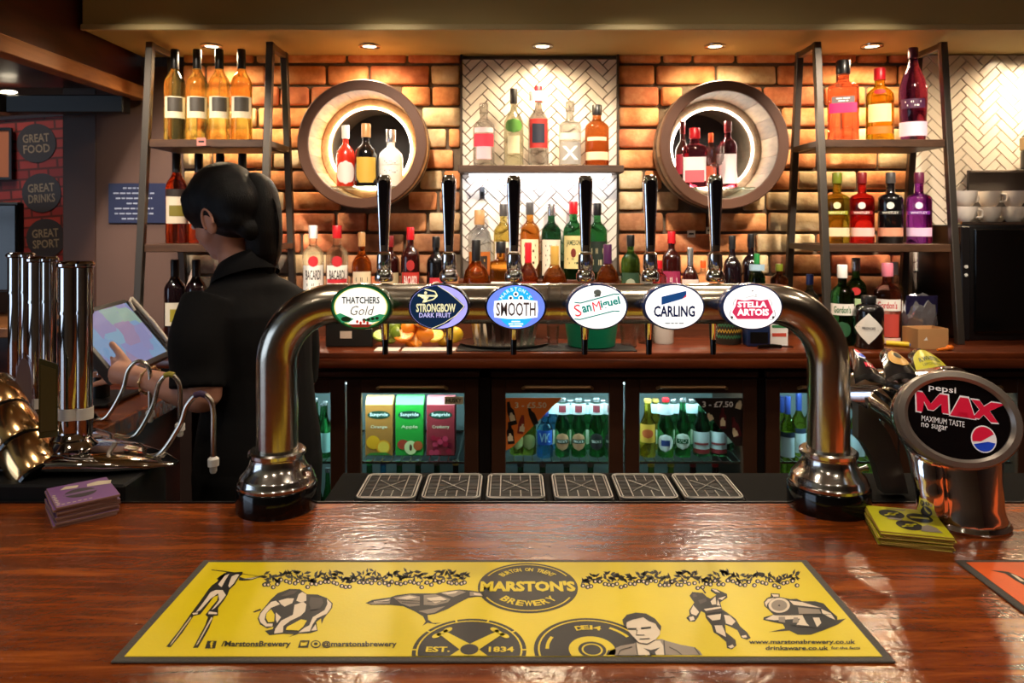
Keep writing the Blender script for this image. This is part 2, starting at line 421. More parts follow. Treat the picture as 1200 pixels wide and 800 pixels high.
# ---------------------------------------------------------------- herringbone tiles
TILE = M('tile_white', C(222, 212, 200), .16, vary=.06, vscale=5)
GROUT = M('grout_grey', C(112, 100, 90), .9)
def clip_poly(poly, x0, x1, z0, z1):
    for ax, lim, sgn in ((0, x0, 1), (0, x1, -1), (1, z0, 1), (1, z1, -1)):
        out = []
        for i, p in enumerate(poly):
            q = poly[(i+1) % len(poly)]
            ip, iq = sgn*(p[ax]-lim) >= 0, sgn*(q[ax]-lim) >= 0
            if ip: out.append(p)
            if ip != iq:
                t = (lim-p[ax])/(q[ax]-p[ax]); out.append((p[0]+t*(q[0]-p[0]), p[1]+t*(q[1]-p[1])))
        poly = out
        if not poly: return []
    return poly
def tile_mesh(poly, cx, cz):
    ar = 0
    for i in range(len(poly)):
        p, q = poly[i], poly[(i+1) % len(poly)]; ar += p[0]*q[1]-q[0]*p[1]
    if ar < 0: poly = poly[::-1]
    bm = NB(); k = .9985
    lo = [bm.verts.new((x-cx, .0, z-cz)) for x, z in poly]
    mx = sum(p[0] for p in poly)/len(poly); mz = sum(p[1] for p in poly)/len(poly)
    hi = []
    for x, z in poly:
        d = Vector((x-mx, z-mz)); l = max(d.length, 1e-6); d = d*(max(l-.0016, 0)/l)
        hi.append(bm.verts.new((mx+d.x-cx, -.0075, mz+d.y-cz)))
    n = len(poly); bm.faces.new(hi)
    for i in range(n): bm.faces.new((lo[i], lo[(i+1) % n], hi[(i+1) % n], hi[i]))
    return mesh_from(bm, 'tile', TILE, False)
def herringbone(parent, x0, x1, z0, z1, y, wd=.0325, n=3, gap=.0028, skip=None):
    full = {}
    ox, oz = (x0+x1)/2, z1; c45 = math.sqrt(.5); R_ = int(max(x1-x0, z1-z0)*2.2/wd)+8; cnt = 0
    for i in range(-R_, R_):
        for j in range(-R_, R_):
            m = (i-j) % (2*n)
            if m == 0: t = (i, j, n, 1)
            elif m == 2*n-1: t = (i, j, 1, n)
            else: continue
            xa, ya, xb, yb = t[0]*wd+gap/2, t[1]*wd+gap/2, (t[0]+t[2])*wd-gap/2, (t[1]+t[3])*wd-gap/2
            pl = [(ox+(a-b)*c45, oz+(a+b)*c45) for a, b in ((xa, ya), (xb, ya), (xb, yb), (xa, yb))]
            if max(p[0] for p in pl) < x0 or min(p[0] for p in pl) > x1 or max(p[1] for p in pl) < z0 or min(p[1] for p in pl) > z1: continue
            cl = clip_poly(pl, x0, x1, z0, z1)
            if len(cl) < 3: continue
            ar = abs(sum(cl[k][0]*cl[(k+1) % len(cl)][1]-cl[(k+1) % len(cl)][0]*cl[k][1] for k in range(len(cl))))/2
            if ar < .00008: continue
            cx_, cz_ = sum(p[0] for p in cl)/len(cl), sum(p[1] for p in cl)/len(cl)
            if skip and skip(cx_, cz_): continue
            whole = len(cl) == 4 and ar > .98*(wd*n-gap)*(wd-gap)
            if whole:
                key = m == 0
                if key not in full: full[key] = tile_mesh(cl, cx_, cz_)
                me = full[key]
            else: me = tile_mesh(cl, cx_, cz_)
            o = bpy.data.objects.new('tile', me); link(o, parent); o.location = (cx_, y, cz_); cnt += 1
    return cnt
pn = struct('wall_tiled', B(PANEL[0]-.004, PANEL[1]+.004, YB-.016, YB-.001, 1.33, SOFF-.012), GROUT)
herringbone(pn, PANEL[0]+.004, PANEL[1]-.004, 1.40, SOFF-.018, YB-.0155)
for xe in PANEL:
    obj('edge_strip', B(xe-.004, xe+.004, YB-.03, YB-.012, 1.33, SOFF), M('edge_trim', C(70, 58, 48), .4, .5), pn)
wr = struct('wall_tiled_right', B(1.60, 2.5, YB-.03, YB+.05, .9, SOFF), GROUT)
herringbone(wr, 1.605, 2.16, 1.36, SOFF-.004, YB-.03, skip=lambda x, z: z < 1.50 and x > 1.72)
# ---------------------------------------------------------------- front counter
fc = struct('counter_front', B(-2.6, 2.5, .30, 1.30, TOP-.05, TOP, bev=.004), BAR_WOOD, 'polished mahogany bar top in the foreground')
fc['category'] = 'counter'; fc['kind'] = 'structure'
del fc['category']
obj('counter_body', B(-2.6, 2.48, .42, 1.22, 0, TOP-.05), DARKWOOD, fc)
obj('back_edge_strip', B(-2.0, 2.5, 1.3005, 1.304, TOP-.04, TOP+.0015), M('edge_black', C(20, 18, 17), .3), fc)
fl = struct('counter_ledge', B(-.345, 2.5, 1.305, 1.475, TOP-.05, TOP-.006, bev=.003), M('ledge_black', C(7, 7, 7), .8, spec=.08))
rt = struct('counter_return', B(-2.6, -1.0, 1.3005, 2.38, TOP-.05, TOP, bev=.004), BAR_WOOD)
obj('counter_body', B(-2.6, -1.08, 1.3005, 2.36, 0, TOP-.05), DARKWOOD, rt)
pp = struct('counter_plinth', B(-1.42, -.70, 1.31, 1.47, .3, TOP+.028, bev=.004), M('plinth_black', C(10, 9, 9), .6, spec=.2))
# ---------------------------------------------------------------- back counter with its tiers
bc = struct('counter_back', B(-1.42, 2.5, 2.36, YB-.02, BTOP-.026, BTOP, bev=.006, seg=2), BACK_WOOD, 'red-brown wooden back counter carrying the spirit bottles')
obj('nosing', B(-1.42, 2.5, 2.352, 2.38, BTOP-.052, BTOP-.02, bev=.008, seg=2), BACK_WOOD, bc)
obj('recess_shade', B(-1.42, 2.5, 2.44, 2.46, BTOP-.10, BTOP-.03), BLACK, bc)  # black strip stands in for the shade under the counter edge
T1, T2 = 1.24, 1.332
TIERW = wood('tier_wood', C(58, 26, 14), C(96, 48, 24), .4, 3, (1, 9, 9))
for nm, x0, x1, y0, y1, zt in (('bottle_step', -.90, -.212, 2.70, YB-.02, T1), ('bottle_step', -.208, .428, 2.64, 2.80, T1), ('bottle_step', .432, 1.0, 2.70, YB-.02, T1), ('bottle_step', -.208, .428, 2.802, YB-.02, T2)):
    k = {(-.90): 'low dark wooden bottle step in front of the left bricks', .432: 'low dark wooden bottle step in front of the right bricks'}.get(x0) or ('low dark wooden bottle step in front of the white tiles' if zt == T1 else 'raised dark wooden bottle step against the white tiles')
    o = obj(nm, B(x0, x1, y0, y1, zt-.018, zt, bev=.002), TIERW); tag(o, k, 'step')
    obj('riser', B(x0, x1, y0+.004, y0+.016, BTOP, zt-.018), TIERW, o)
    for xs in (x0+.01, x1-.022): obj('support', B(xs, xs+.012, y0+.017, y1, BTOP, zt-.018), TIERW, o)
# ---------------------------------------------------------------- ceiling lamps
LENS = M('lamp_lens', C(255, 240, 210), .3, emit=(1, .82, .55, 1), estr=14)
def downlight(x, y, z, label, r=.045, group=None, power=0, ang=168, rad=.03, color=WARM):
    t = thing('downlight', label, 'light', (x, y, z), 0, group)
    obj('bezel', ringlathe(NB(), [(r*.66, -.001), (r*.72, -.008), (r*.98, -.006), (r, 0.0), (r*.66, 0)], 28), PEWTER, t)
    obj('bulb', lathe(NB(), [(0, -.005), (r*.5, -.004), (r*.64, -.0005)], 20), LENS, t)
    l = spot_lamp((x, y, z-.012), power, color, ang, 1.0, rad)
    return t
for (x, y), w in zip(DOWN, ('metal shelf unit with the white wine bottles', 'left wall barrel', 'white herringbone panel', 'right wall barrel', 'metal shelf unit with the coloured gin bottles', 'coffee machine, just out of frame')):
    downlight(x, y, SOFF, 'round recessed downlight in the soffit above the '+w, .032 if False else .041, None, P_DOWN)
for x, y in FILL_DOWN:
    downlight(x, y, 2.75, 'round downlight added in the main ceiling, out of frame', .06, 'added ceiling downlights', P_ROOM, 130, .05, MIDW)
downlight(-1.86, 2.35, 2.104, 'round downlight added under the dark left bulkhead, out of frame', .05, None, 34, 130, .04, MIDW)  # added lamp that lifts the dark mauve wall
def fill_spot(x, y, tgt, power, label):  # added unseen spotlights that light the back wall from the front
    t = thing('fill_spotlight', label, 'light', (x, y, 2.75), 0, 'added aisle spotlights'); d = (Vector(tgt)-Vector((x, y, 2.66))).normalized()
    q = d.to_track_quat('-Z', 'Y'); Mq = Matrix.Translation((0, 0, -.09)) @ q.to_matrix().to_4x4()
    obj('stem', tube(NB(), [(0, 0, 0), (0, 0, -.09)], .008, 10), BLACK, t)
    obj('can', ringlathe(NB(), [(.03, -.06), (.036, -.06), (.036, .05), (.03, .05)], 24, Mq), BLACK, t)
    obj('bulb', lathe(NB(), [(0, -.040), (.029, -.038), (.029, -.03), (0, -.03)], 18, Mq), LENS, t)
    l = spot_lamp(Vector((x, y, 2.66))+d*.075, power, MIDW, 45, .7, .04); l.rotation_euler = q.to_euler()
for x in (-1.25, -.42, .42, 1.25): fill_spot(x, 1.62, (x*.98, 2.93, 1.36), P_FILL, 'black ceiling spotlight added over the staff aisle to brighten the back bar, out of frame')
# ================================================================ wall barrels
STAVE = [wood('stave_oak_%d' % i, a, b, .5, 5, (7, 1, 7)) for i, (a, b) in enumerate(((C(150, 104, 58), C(196, 150, 96)), (C(128, 86, 48), C(176, 130, 80)), (C(168, 124, 76), C(208, 168, 116))))]
STAVE_D = [wood('stave_grey_%d' % i, a, b, .5, 5, (7, 1, 7)) for i, (a, b) in enumerate(((C(104, 84, 68), C(146, 122, 98)), (C(88, 70, 58), C(130, 106, 86)), (C(120, 100, 80), C(158, 134, 108))))]
RIM = M('rim_brown', C(84, 50, 30), .6, vary=.1)
LED = M('led_ring', C(255, 250, 240), .4, emit=(1, .90, .74, 1), estr=26)
SHELFGLASS = glass('shelf', C(214, 240, 226), .55)
def stave_mesh(mats, n):
    bm = NB(); st = 2*PI/n; na, rows = 4, [(-.195, .240, .206), (-.13, .243, .208), (-.06, .240, .204), (-.004, .232, .196)]
    grid = []
    for y, ro, ri in rows:
        g = []
        for r in (ri, ro):
            g.append([bm.verts.new((r*math.sin(-st/2*.985+st*.985*k/(na-1)), y, r*math.cos(-st/2*.985+st*.985*k/(na-1)))) for k in range(na)])
        grid.append(g)
    for a, b in zip(grid, grid[1:]):
        for k in range(na-1):
            bm.faces.new((a[0][k], a[0][k+1], b[0][k+1], b[0][k])); bm.faces.new((a[1][k], b[1][k], b[1][k+1], a[1][k+1]))
        for k in (0, na-1): bm.faces.new((a[0][k], b[0][k], b[1][k], a[1][k]))
    for g in (grid[0], grid[-1]):
        for k in range(na-1): bm.faces.new((g[0][k], g[0][k+1], g[1][k+1], g[1][k]))
    return bm
RY = Matrix.Rotation(PI/2, 4, 'X')                 # z axis of a lathe -> -Y
for bi, ((cx, cz), mats, lab) in enumerate(zip(BAR_C, (STAVE, STAVE_D), ('half oak barrel on the brick wall holding the red, black and white bottles', 'half oak barrel on the brick wall holding the pink gin bottles'))):
    t = thing('wall_barrel', lab, 'barrel', (cx, YB, cz)); n = 18
    mes = []
    for m in mats: mes.append(mesh_from(stave_mesh(mats, n), 'stave', m, True, 40))
    for k in range(n): obj('stave', mes[(k*7+k//3) % 3], None, t, rot=(0, 2*PI*(k+.5)/n, 0))
    obj('rim', ringlathe(NB(), [(.2035, .194), (.2035, .203), (.206, .206), (.240, .206), (.2435, .203), (.2435, .188), (.2405, .188), (.2405, .1945)], 56, RY), RIM, t)
    obj('hoop', ringlathe(NB(), [(.2425, .10), (.2425, .135), (.2455, .135), (.2445, .10)], 48, RY), M('hoop_iron', C(92, 80, 66), .5, .8), t)
    obj('back_ring', ringlathe(NB(), [(.158, .012), (.158, .03), (.197, .03), (.197, .012)], 48, RY), mats[2], t)
    obj('light_ring', ringlathe(NB(), [(.159, .0305), (.159, .036), (.166, .036), (.166, .0305)], 48, RY), LED, t)
    hw = math.sqrt(.203**2-.157**2)-.002
    sh = obj('glass_shelf', B(cx-hw, cx+hw, YB-.175, YB+.06, cz-.163, cz-.157, bev=.001), SHELFGLASS)
    sh2 = sh; tag(sh2, 'small green-edged glass shelf inside the %s barrel' % ('left' if bi == 0 else 'right'), 'shelf')
    l = area_lamp((cx, YB-.045, cz+.150), .09, 2.5, (1, .90, .74), (math.radians(-12), 0, 0)); l.data.shape = 'RECTANGLE'; l.data.size_y = .02
# ================================================================ shelf above the tiled panel's glow
ws = thing('wall_shelf', 'narrow wooden wall shelf lit from below across the herringbone tiles', 'shelf', (.111, 2.86, 1.748))
obj('board', B(-.318, .318, -.085, .055, -.002, .026, bev=.002), SHELF_WOOD, ws)
obj('light_strip', B(-.28, .28, .0, .012, -.0085, -.0025), M('led_strip', C(255, 255, 250), .4, emit=(.95, .96, 1, 1), estr=7), ws)
area_lamp((.111, 2.866, 1.737), .56, 1.4, (.95, .96, 1.0), (math.radians(14), 0, 0), 'RECTANGLE', .012)
SHZ = 1.774
# ================================================================ ladder shelf units
def shelf_unit(xl, xr, label):
    t = thing('shelf_unit', label, 'shelf unit', ((xl+xr)/2, 2.72, BTOP))
    p0 = t.location
    def post(x, yt, yb_, nm='post'):
        zt, zb = 2.205-BTOP, 0.0; h = .0125
        bm = NB()
        a = [Vector((x-p0.x+sx*h, yb_-p0.y+sy*h, zb)) for sx, sy in ((-1, -1), (1, -1), (1, 1), (-1, 1))]
        b = [Vector((x-p0.x+sx*h, yt-p0.y+sy*h, zt)) for sx, sy in ((-1, -1), (1, -1), (1, 1), (-1, 1))]
        va = [bm.verts.new(v) for v in a]; vb = [bm.verts.new(v) for v in b]
        bm.faces.new(va[::-1]); bm.faces.new(vb)
        for k in range(4): bm.faces.new((va[k], va[(k+1) % 4], vb[(k+1) % 4], vb[k]))
        bmesh.ops.bevel(bm, geom=bm.edges[:], offset=.0018, segments=1, affect='EDGES')
        obj('post', bm, DARKSTEEL, t)
    def yf(z): return 2.52+(z-BTOP)/(2.205-BTOP)*.10
    def yb(z): return 2.905-max(0, (z-1.45))/(2.205-1.45)*.13
    for x in (xl, xr):
        post(x, yf(2.205), yf(BTOP)); post(x, 2.775, 2.905)
        for z in (2.192, 1.836, 1.464):
            obj('rail', B(x-p0.x-.011, x-p0.x+.011, yf(z)-p0.y+.012, 2.905-(z-BTOP)/(2.205-BTOP)*.13-p0.y-.012, z-.011-BTOP, z+.011-BTOP, bev=.0015), DARKSTEEL, t)
    for z in (1.836, 1.464):
        obj('shelf_board', B(xl-p0.x+.0135, xr-p0.x-.0135, yf(z)-p0.y-.005, yf(z)+.235-p0.y, z-.014-BTOP, z+.014-BTOP, bev=.002), SHELF_WOOD, t)
    return t
shelf_unit(-1.305, -.872, 'dark steel ladder shelf unit behind the woman, wine bottles on top')
shelf_unit(1.10, 1.555, 'dark steel ladder shelf unit holding coloured gin bottles beside the coffee machine')
US1, US2 = 1.85, 1.478
# ================================================================ glass door fridges
FR_IN = M('fridge_lining', C(112, 122, 122), .5)
FR_DK = M('fridge_lining_dark', C(60, 62, 62), .5)
PANE = pane_mat('fridge_pane', (.90, .97, .96, 1), .10)
HANDLE = M('handle_bronze', C(148, 112, 74), .35, .6)
COOL = (.62, .95, 1.0)
def fridge(x0, label):
    w = .895; t = thing('bottle_fridge', label, 'fridge', (x0+w/2, 2.43, 0)); X = w/2
    y1 = .475; zt = 1.062
    obj('side_panel', B(-X, -X+.03, .03, y1, .05, zt), FRIDGE_BROWN, t); obj('side_panel', B(X-.03, X, .03, y1, .05, zt), FRIDGE_BROWN, t)
    obj('back_panel', B(-X+.03, X-.03, y1-.03, y1, .05, zt-.04), FR_IN, t)
    obj('top_panel', B(-X+.03, X-.03, .03, y1-.03, zt-.05, zt), FRIDGE_BROWN, t); obj('bottom_panel', B(-X+.03, X-.03, .03, y1-.03, .05, .10), FR_IN, t)
    obj('brow', B(-X, X, -.012, .028, zt-.024, zt-.004, bev=.006, seg=2), FRIDGE_BROWN, t)
    obj('light_tube', B(-X+.06, X-.06, .05, .066, zt-.0605, zt-.051), M('fridge_led', C(230, 250, 255), .4, emit=(.62, .95, 1, 1), estr=9), t)
    area_lamp((t.location.x, 2.43+.058, zt-.063), w-.14, 4.4, COOL, (math.radians(28), 0, 0), 'RECTANGLE', .012)
    for zz in (.741, .45):
        bm = NB()
        box(bm, -X+.032, X-.032, .045, .051, zz-.010, zz-.003); box(bm, -X+.032, X-.032, y1-.05, y1-.044, zz-.010, zz-.003)
        for k in range(26):
            x = -X+.045+(w-.09)*k/25; box(bm, x-.0015, x+.0015, .045, y1-.045, zz-.003, zz)
        obj('wire_shelf', bm, STEEL, t, False)
    for s in (-1, 1):
        a, b = (-X+.002, -.003) if s < 0 else (.003, X-.002)
        z0, z1 = .10, zt-.032; fw = .048
        d = obj('door', None or door_frame(a, b, z0, z1, fw), FRIDGE_BROWN, t)
        obj('pane', B(a+fw-.004, b-fw+.004, .012, .017, z0+fw-.004, z1-fw+.002), PANE, d)
        hx = (a+b)/2+(.02 if s < 0 else -.02)*0
        bm = NB(); tube(bm, [(hx-.115, -.006, z1-.030), (hx-.108, -.016, z1-.024), (hx+.108, -.016, z1-.024), (hx+.115, -.006, z1-.030)], .0075, 10, True, .8)
        obj('handle', bm, HANDLE, d)
    return t
def door_frame(a, b, z0, z1, fw):
    bm = NB()
    for r in ((a, a+fw, z0, z1), (b-fw, b, z0, z1), (a+fw, b-fw, z0, z0+fw), (a+fw, b-fw, z1-fw, z1)): box(bm, r[0], r[1], .0, .026, r[2], r[3], bev=.002)
    return bm
FX = [-1.005, -.071, .849]
fridge(FX[0], 'brown glass-door bottle fridge with the juice cartons, behind the left tap column')
fridge(FX[1], 'brown glass-door bottle fridge in the middle with green and blue beer bottles')
fridge(FX[2], 'brown glass-door bottle fridge with white wine, behind the soft drink dispenser')
struct('trim_5', B(-.109, -.073, 2.44, 2.9, 0, 1.10), BLACK)
struct('trim_6', B(.826, .848, 2.44, 2.9, 0, 1.10), BLACK)
SHELF_Z = .741
# ================================================================ bottles
GL = {
 'clear': glass('clear', C(244, 246, 244), .55), 'pale': glass('pale', C(238, 240, 214), .45), 'gold': glass('gold', C(250, 226, 110), .40),
 'white_wine': glass('white_wine', C(250, 238, 140), .42), 'amber': glass('amber', C(232, 140, 36), .36), 'whisky': glass('whisky', C(222, 120, 34), .36),
 'copper': glass('copper', C(206, 96, 30), .34), 'rose': glass('rose', C(226, 66, 34), .34), 'red': glass('red', C(214, 24, 34), .34), 'green': glass('green', C(50, 148, 66), .34),
 'dgreen': glass('dgreen', C(30, 92, 44), .30), 'olive': glass('olive', C(190, 184, 44), .36), 'lime': glass('lime', C(176, 204, 46), .40),
 'pink': glass('pink', C(250, 150, 128), .42), 'hotpink': glass('hotpink', C(240, 86, 110), .40), 'blush': glass('blush', C(222, 132, 118), .40),
 'purple': glass('purple', C(150, 34, 190), .36), 'plum': glass('plum', C(104, 26, 84), .34), 'blue': glass('blue', C(60, 170, 240), .40), 'sky': glass('sky', C(120, 190, 226), .4),
 'brown': glass('brown', C(74, 34, 16), .25), 'yellow': glass('yellow', C(246, 206, 40), .40),
 'black': M('bottle_black', C(14, 12, 14), .12, coat=.4), 'white': M('bottle_white', C(236, 232, 224), .3, coat=.3), 'redc': M('bottle_red_enamel', C(188, 42, 24), .25, coat=.4),
 'dwine': M('bottle_dark_wine', C(20, 10, 14), .1, coat=.5), 'dred': M('bottle_dark_rum', C(44, 12, 10), .1, coat=.5),
}
CAPM = {k: M('cap_'+k, c, .35, coat=.2) for k, c in {'black': C(20, 20, 22), 'red': C(196, 24, 34), 'white': C(232, 230, 226), 'grey': C(70, 66, 64), 'cork': C(188, 142, 92),
        'green': C(40, 130, 64), 'gold': C(190, 150, 70), 'purple': C(70, 30, 70), 'orange': C(230, 84, 30), 'plum': C(92, 26, 60), 'blue': C(34, 50, 110), 'pinkcap': C(216, 120, 140), 'dred': C(120, 26, 30), 'olive': C(110, 120, 30)}.items()}
CAPM['silver'] = M('cap_silver', (.7, .7, .72, 1), .25, .9); CAPM['clear'] = glass('cap_clear', C(246, 246, 240), .5)
_LC = {}
def LM(rgb):
    if rgb not in _LC: _LC[rgb] = M('paper_%d_%d_%d' % rgb, C(*rgb), .55)
    return _LC[rgb]
# kind: profile fractions (radius factor, z fraction) up to the cap, cap start, cap radius factor, cross-section exponent
KIND = {
 'wine':   ([(0, .004), (.6, 0), (.94, .0), (1, .012), (1, .60), (.97, .645), (.82, .69), (.55, .735), (.40, .775), (.37, .80)], .80, .40, 2),
 'spirit': ([(0, .004), (.6, 0), (.94, 0), (1, .014), (1, .60), (.95, .655), (.74, .70), (.46, .735), (.36, .765), (.35, .85)], .85, .42, 2),
 'tallneck': ([(0, .004), (.6, 0), (.94, 0), (1, .014), (1, .52), (.94, .585), (.7, .645), (.42, .69), (.34, .73), (.32, .82)], .82, .37, 2),
 'square': ([(0, .004), (.6, 0), (.95, 0), (1, .012), (1, .64), (.93, .685), (.62, .715), (.42, .735), (.38, .76), (.38, .84)], .84, .46, 5),
 'gin':    ([(0, .004), (.6, 0), (.94, 0), (1, .012), (1.0, .60), (.97, .64), (.80, .675), (.46, .695), (.35, .715), (.34, .86)], .86, .40, 2.6),
 'dome':   ([(0, .004), (.6, 0), (.9, 0), (1, .02), (1, .32), (.96, .44), (.82, .545), (.58, .62), (.40, .66), (.32, .70)], .70, .34, 2),
 'taper':  ([(0, .004), (.6, 0), (.78, 0), (.84, .012), (1, .50), (.96, .58), (.7, .70), (.40, .80), (.33, .85), (.33, .90)], .90, .36, 2),
 'jug':    ([(0, .004), (.6, 0), (.95, 0), (1, .02), (1, .60), (.9, .68), (.6, .73), (.40, .76), (.38, .80)], .80, .46, 2),
 'apoth':  ([(0, .004), (.6, 0), (.92, 0), (1, .02), (1, .70), (.94, .77), (.7, .82), (.46, .84), (.44, .88)], .88, .50, 2),
 'beer':   ([(0, .004), (.6, 0), (.92, 0), (1, .015), (1, .50), (.94, .56), (.70, .64), (.50, .72), (.42, .80), (.38, .955)], .955, .46, 2),
 'skull':  ([(0, .004), (.6, 0), (.92, 0), (1, .02), (1, .50), (.92, .58), (.6, .65), (.36, .69), (.33, .72), (.33, .80)], .80, .42, 2),
 'vk':     ([(0, .004), (.6, 0), (.92, 0), (1, .015), (1, .22), (.93, .26), (1, .31), (1, .60), (.9, .66), (.62, .73), (.46, .80), (.42, .93)], .93, .50, 2),
}
def sect(r, t, n):
    c, s = math.cos(t), math.sin(t); q = 1 if n == 2 else (abs(c)**n+abs(s)**n)**(-1/n)
    return r*q*c, r*q*s
_BM = {}
def bottle(name, label, loc, H, r, kind, glassk, cap, labels=(), group=None, rz=None, flat=1.0, parts=True, segs=20, fine=True):
    prof, cz, cr, n = KIND[kind]
    t = thing(name, label, 'bottle', loc, -math.atan2(loc[0], loc[1]) if rz is None else rz, group)
    key = (round(H, 4), round(r, 4), kind, glassk, flat)
    if key not in _BM:
        ns = [n if f > .6 else 2 for f, z in prof]
        _BM[key] = mesh_from(lathe(NB(), [(a*r, b*H) for a, b in prof], segs if n == 2 else 28, None, 1, flat, ns), 'glass_body', GL[glassk], True, 50)
    obj('glass_body', _BM[key], None, t)
    kc = (round(H, 4), round(r, 4), kind, cap, 'cap')
    if kc not in _BM:
        c0, c1 = cz*H, H; R_ = cr*r
        _BM[kc] = mesh_from(lathe(NB(), [(R_*.98, c0-.004), (R_, c0), (R_, c1-.003), (R_*.9, c1), (0, c1)], 16), 'cap', CAPM[cap], True, 50)
    obj('cap', _BM[kc], None, t)
    for li, lb in enumerate(labels):
        z0, z1, ang, col = lb[:4]; A = math.radians(ang); off = .0007+.0005*li; m = 12
        lbshape = lb[6] if len(lb) > 6 else 'band'
        bm = NB()
        if lbshape in ('oval', 'diamond', 'shield'):
            zc, hh, ha = (z0+z1)/2*H, (z1-z0)/2*H, A
            cv = []
            k = 4 if lbshape == 'diamond' else 20
            nn = 10
            rows = []
            for i in range(nn+1):
                f = -1+2*i/nn
                wv = (1-abs(f)) if lbshape == 'diamond' else math.sqrt(max(0, 1-f*f)) if lbshape == 'oval' else min(1, 1.35-.9*max(0, -f-.2))
                wv = max(wv, .02)
                row_ = []
                for q in range(9):
                    tt = -PI/2+ha*wv*(-1+q/4)
                    x, y = sect(r+off, tt, n); row_.append(bm.verts.new((x, y*flat, zc+f*hh)))
                rows.append(row_)
            for a_, b_ in zip(rows, rows[1:]):
                for q in range(8): bm.faces.new((a_[q], a_[q+1], b_[q+1], b_[q]))
        else:
            lo, hi = [], []
            for q in range(m+1):
                tt = -PI/2-A+2*A*q/m; x, y = sect(r+off, tt, n)
                lo.append(bm.verts.new((x, y*flat, z0*H))); hi.append(bm.verts.new((x, y*flat, z1*H)))
            for q in range(m): bm.faces.new((lo[q], lo[q+1], hi[q+1], hi[q]))
        lo_ = obj('label', bm, LM(col), t)
        if len(lb) > 4 and lb[4]:
            tc = lb[5]; words = lb[4].split('/'); nw = len(words)
            bm = NB(); tw = 2*r*math.sin(min(A, 1.0))*.86; hz = (z1-z0)*H; r2 = r+off+.0005
            for wi, wd_ in enumerate(words):
                zc = (z0+z1)/2*H+((nw-1)/2-wi)*hz*.8/nw
                def fn(x, y, zc=zc):
                    if n > 2.1: return (x, -(r2*flat), zc+y)
                    a = x/r2; return (r2*math.sin(a), -r2*math.cos(a)*flat, zc+y)
                hh_ = hz*.62/nw
                if wd_.strip() == '#':                      # print too small to read: broken lines
                    for ly, x0_, x1_ in ((.3, -.42, -.06), (.3, .0, .42), (-.3, -.30, .12), (-.3, .18, .32)):
                        q4 = [bm.verts.new(fn(xx*tw, (ly+dy)*hh_)) for xx, dy in ((x0_, -.14), (x1_, -.14), (x1_, .14), (x0_, .14))]; bm.faces.new(q4)
                elif wd_.strip(): text_into(bm, wd_, tw, hh_, fn, bold=.02)
            me = bpy.data.meshes.new('lettering'); bm.to_mesh(me); bm.free(); me.materials.append(LM(tc))
            link(bpy.data.objects.new('lettering', me), lo_)
    return t
def bt(name, label, px, ytop, wpx, Y, zb, kind, g, cap, labels=(), flat=1.0, group=None):
    H = ZC-(ytop-HY)*Y/F-zb
    return bottle(name, label, ((px-CX)*Y/F, Y, zb), H, wpx/2*Y/F, kind, g, cap, labels, group, None, flat)
Wh, Cr, Bk, Rd, Gn = (236, 232, 224), (226, 210, 168), (24, 22, 22), (196, 30, 40), (40, 110, 60)
GLD = (206, 170, 80)
# ---- left shelf unit, top: four white wines
for px, lab in ((205, 'leftmost pale gold white wine bottle on the top left steel shelf'), (231, 'second pale gold white wine bottle from the left on the top left shelf'), (257, 'third pale gold white wine bottle from the left on the top left shelf'), (283, 'rightmost gold white wine bottle on the top left steel shelf')):
    bt('wine_bottle', lab, px, 58, 24, 2.68, US1, 'wine', 'white_wine' if px < 270 else 'gold', 'black', [(.25, .48, 62, (206, 196, 170)), (.32, .47, 40, (60, 54, 46))], group='white wines on the top left shelf')
# ---- left shelf unit, middle
for px, lab in ((207, 'orange-red spirit bottle with cream label, leftmost on the middle left shelf'), (233, 'dark capped bottle just behind the crown of her head'), (258, 'dark capped bottle standing behind the middle of her hair'), (284, 'orange-red bottle with dark cap above her ponytail')):
    bt('wine_bottle', lab, px, 180, 24, 2.68, US2, 'wine', 'rose', 'black', [(.22, .56, 66, (214, 200, 178)), (.30, .42, 40, (120, 110, 40)), (.52, .60, 66, (40, 30, 26))], group='rose bottles on the middle left shelf')
# ---- left shelf unit, counter level
for px, lab in ((205, 'black wine bottle on the counter under the left shelves, further from her'), (230, 'black wine bottle on the counter right beside her collar')):
    bt('wine_bottle', lab, px, 304, 23.5, 2.66, BTOP+.0, 'wine', 'dwine', 'black', [(.17, .46, 60, (206, 200, 184)), (.22, .38, 26, (150, 140, 40))], group='black wines under the left shelves')
# ---- central wall shelf
Ys = 2.83
bt('vodka_bottle', 'clear vodka bottle with red and pink label, leftmost on the wall shelf', 567, 121, 25, Ys, SHZ, 'spirit', 'clear', 'clear', [(.52, .60, 60, (226, 190, 196), '', Bk), (.30, .50, 62, (206, 40, 66)), (.10, .30, 40, (240, 170, 180), '', Bk)])
bt('vodka_bottle', 'pale green vodka bottle with round green badge and black cap', 602, 104, 23, Ys, SHZ, 'tallneck', 'pale', 'black', [(.42, .60, 55, (84, 140, 60), '', Bk, 'oval'), (.16, .38, 36, (226, 216, 176))])
bt('vodka_bottle', 'clear vodka bottle with red cap, red and black label', 631, 101, 24, Ys, SHZ, 'tallneck', 'clear', 'red', [(.22, .58, 58, (206, 52, 48)), (.28, .52, 36, (40, 44, 62)), (.80, .92, 60, (230, 226, 224))])
bt('vodka_bottle', 'clear vodka bottle with a large pale X and grey stopper', 668, 119, 26, Ys, SHZ, 'gin', 'clear', 'clear', [(.40, .50, 60, (196, 192, 184)), (.02, .36, 58, (150, 146, 140), 'X', (236, 234, 226))])
bt('whisky_bottle', 'copper whisky bottle with black cap and white band, rightmost on the wall shelf', 699.5, 123, 28, Ys, SHZ, 'spirit', 'copper', 'black', [(.09, .22, 66, (226, 196, 160)), (.40, .46, 50, (226, 196, 160))])
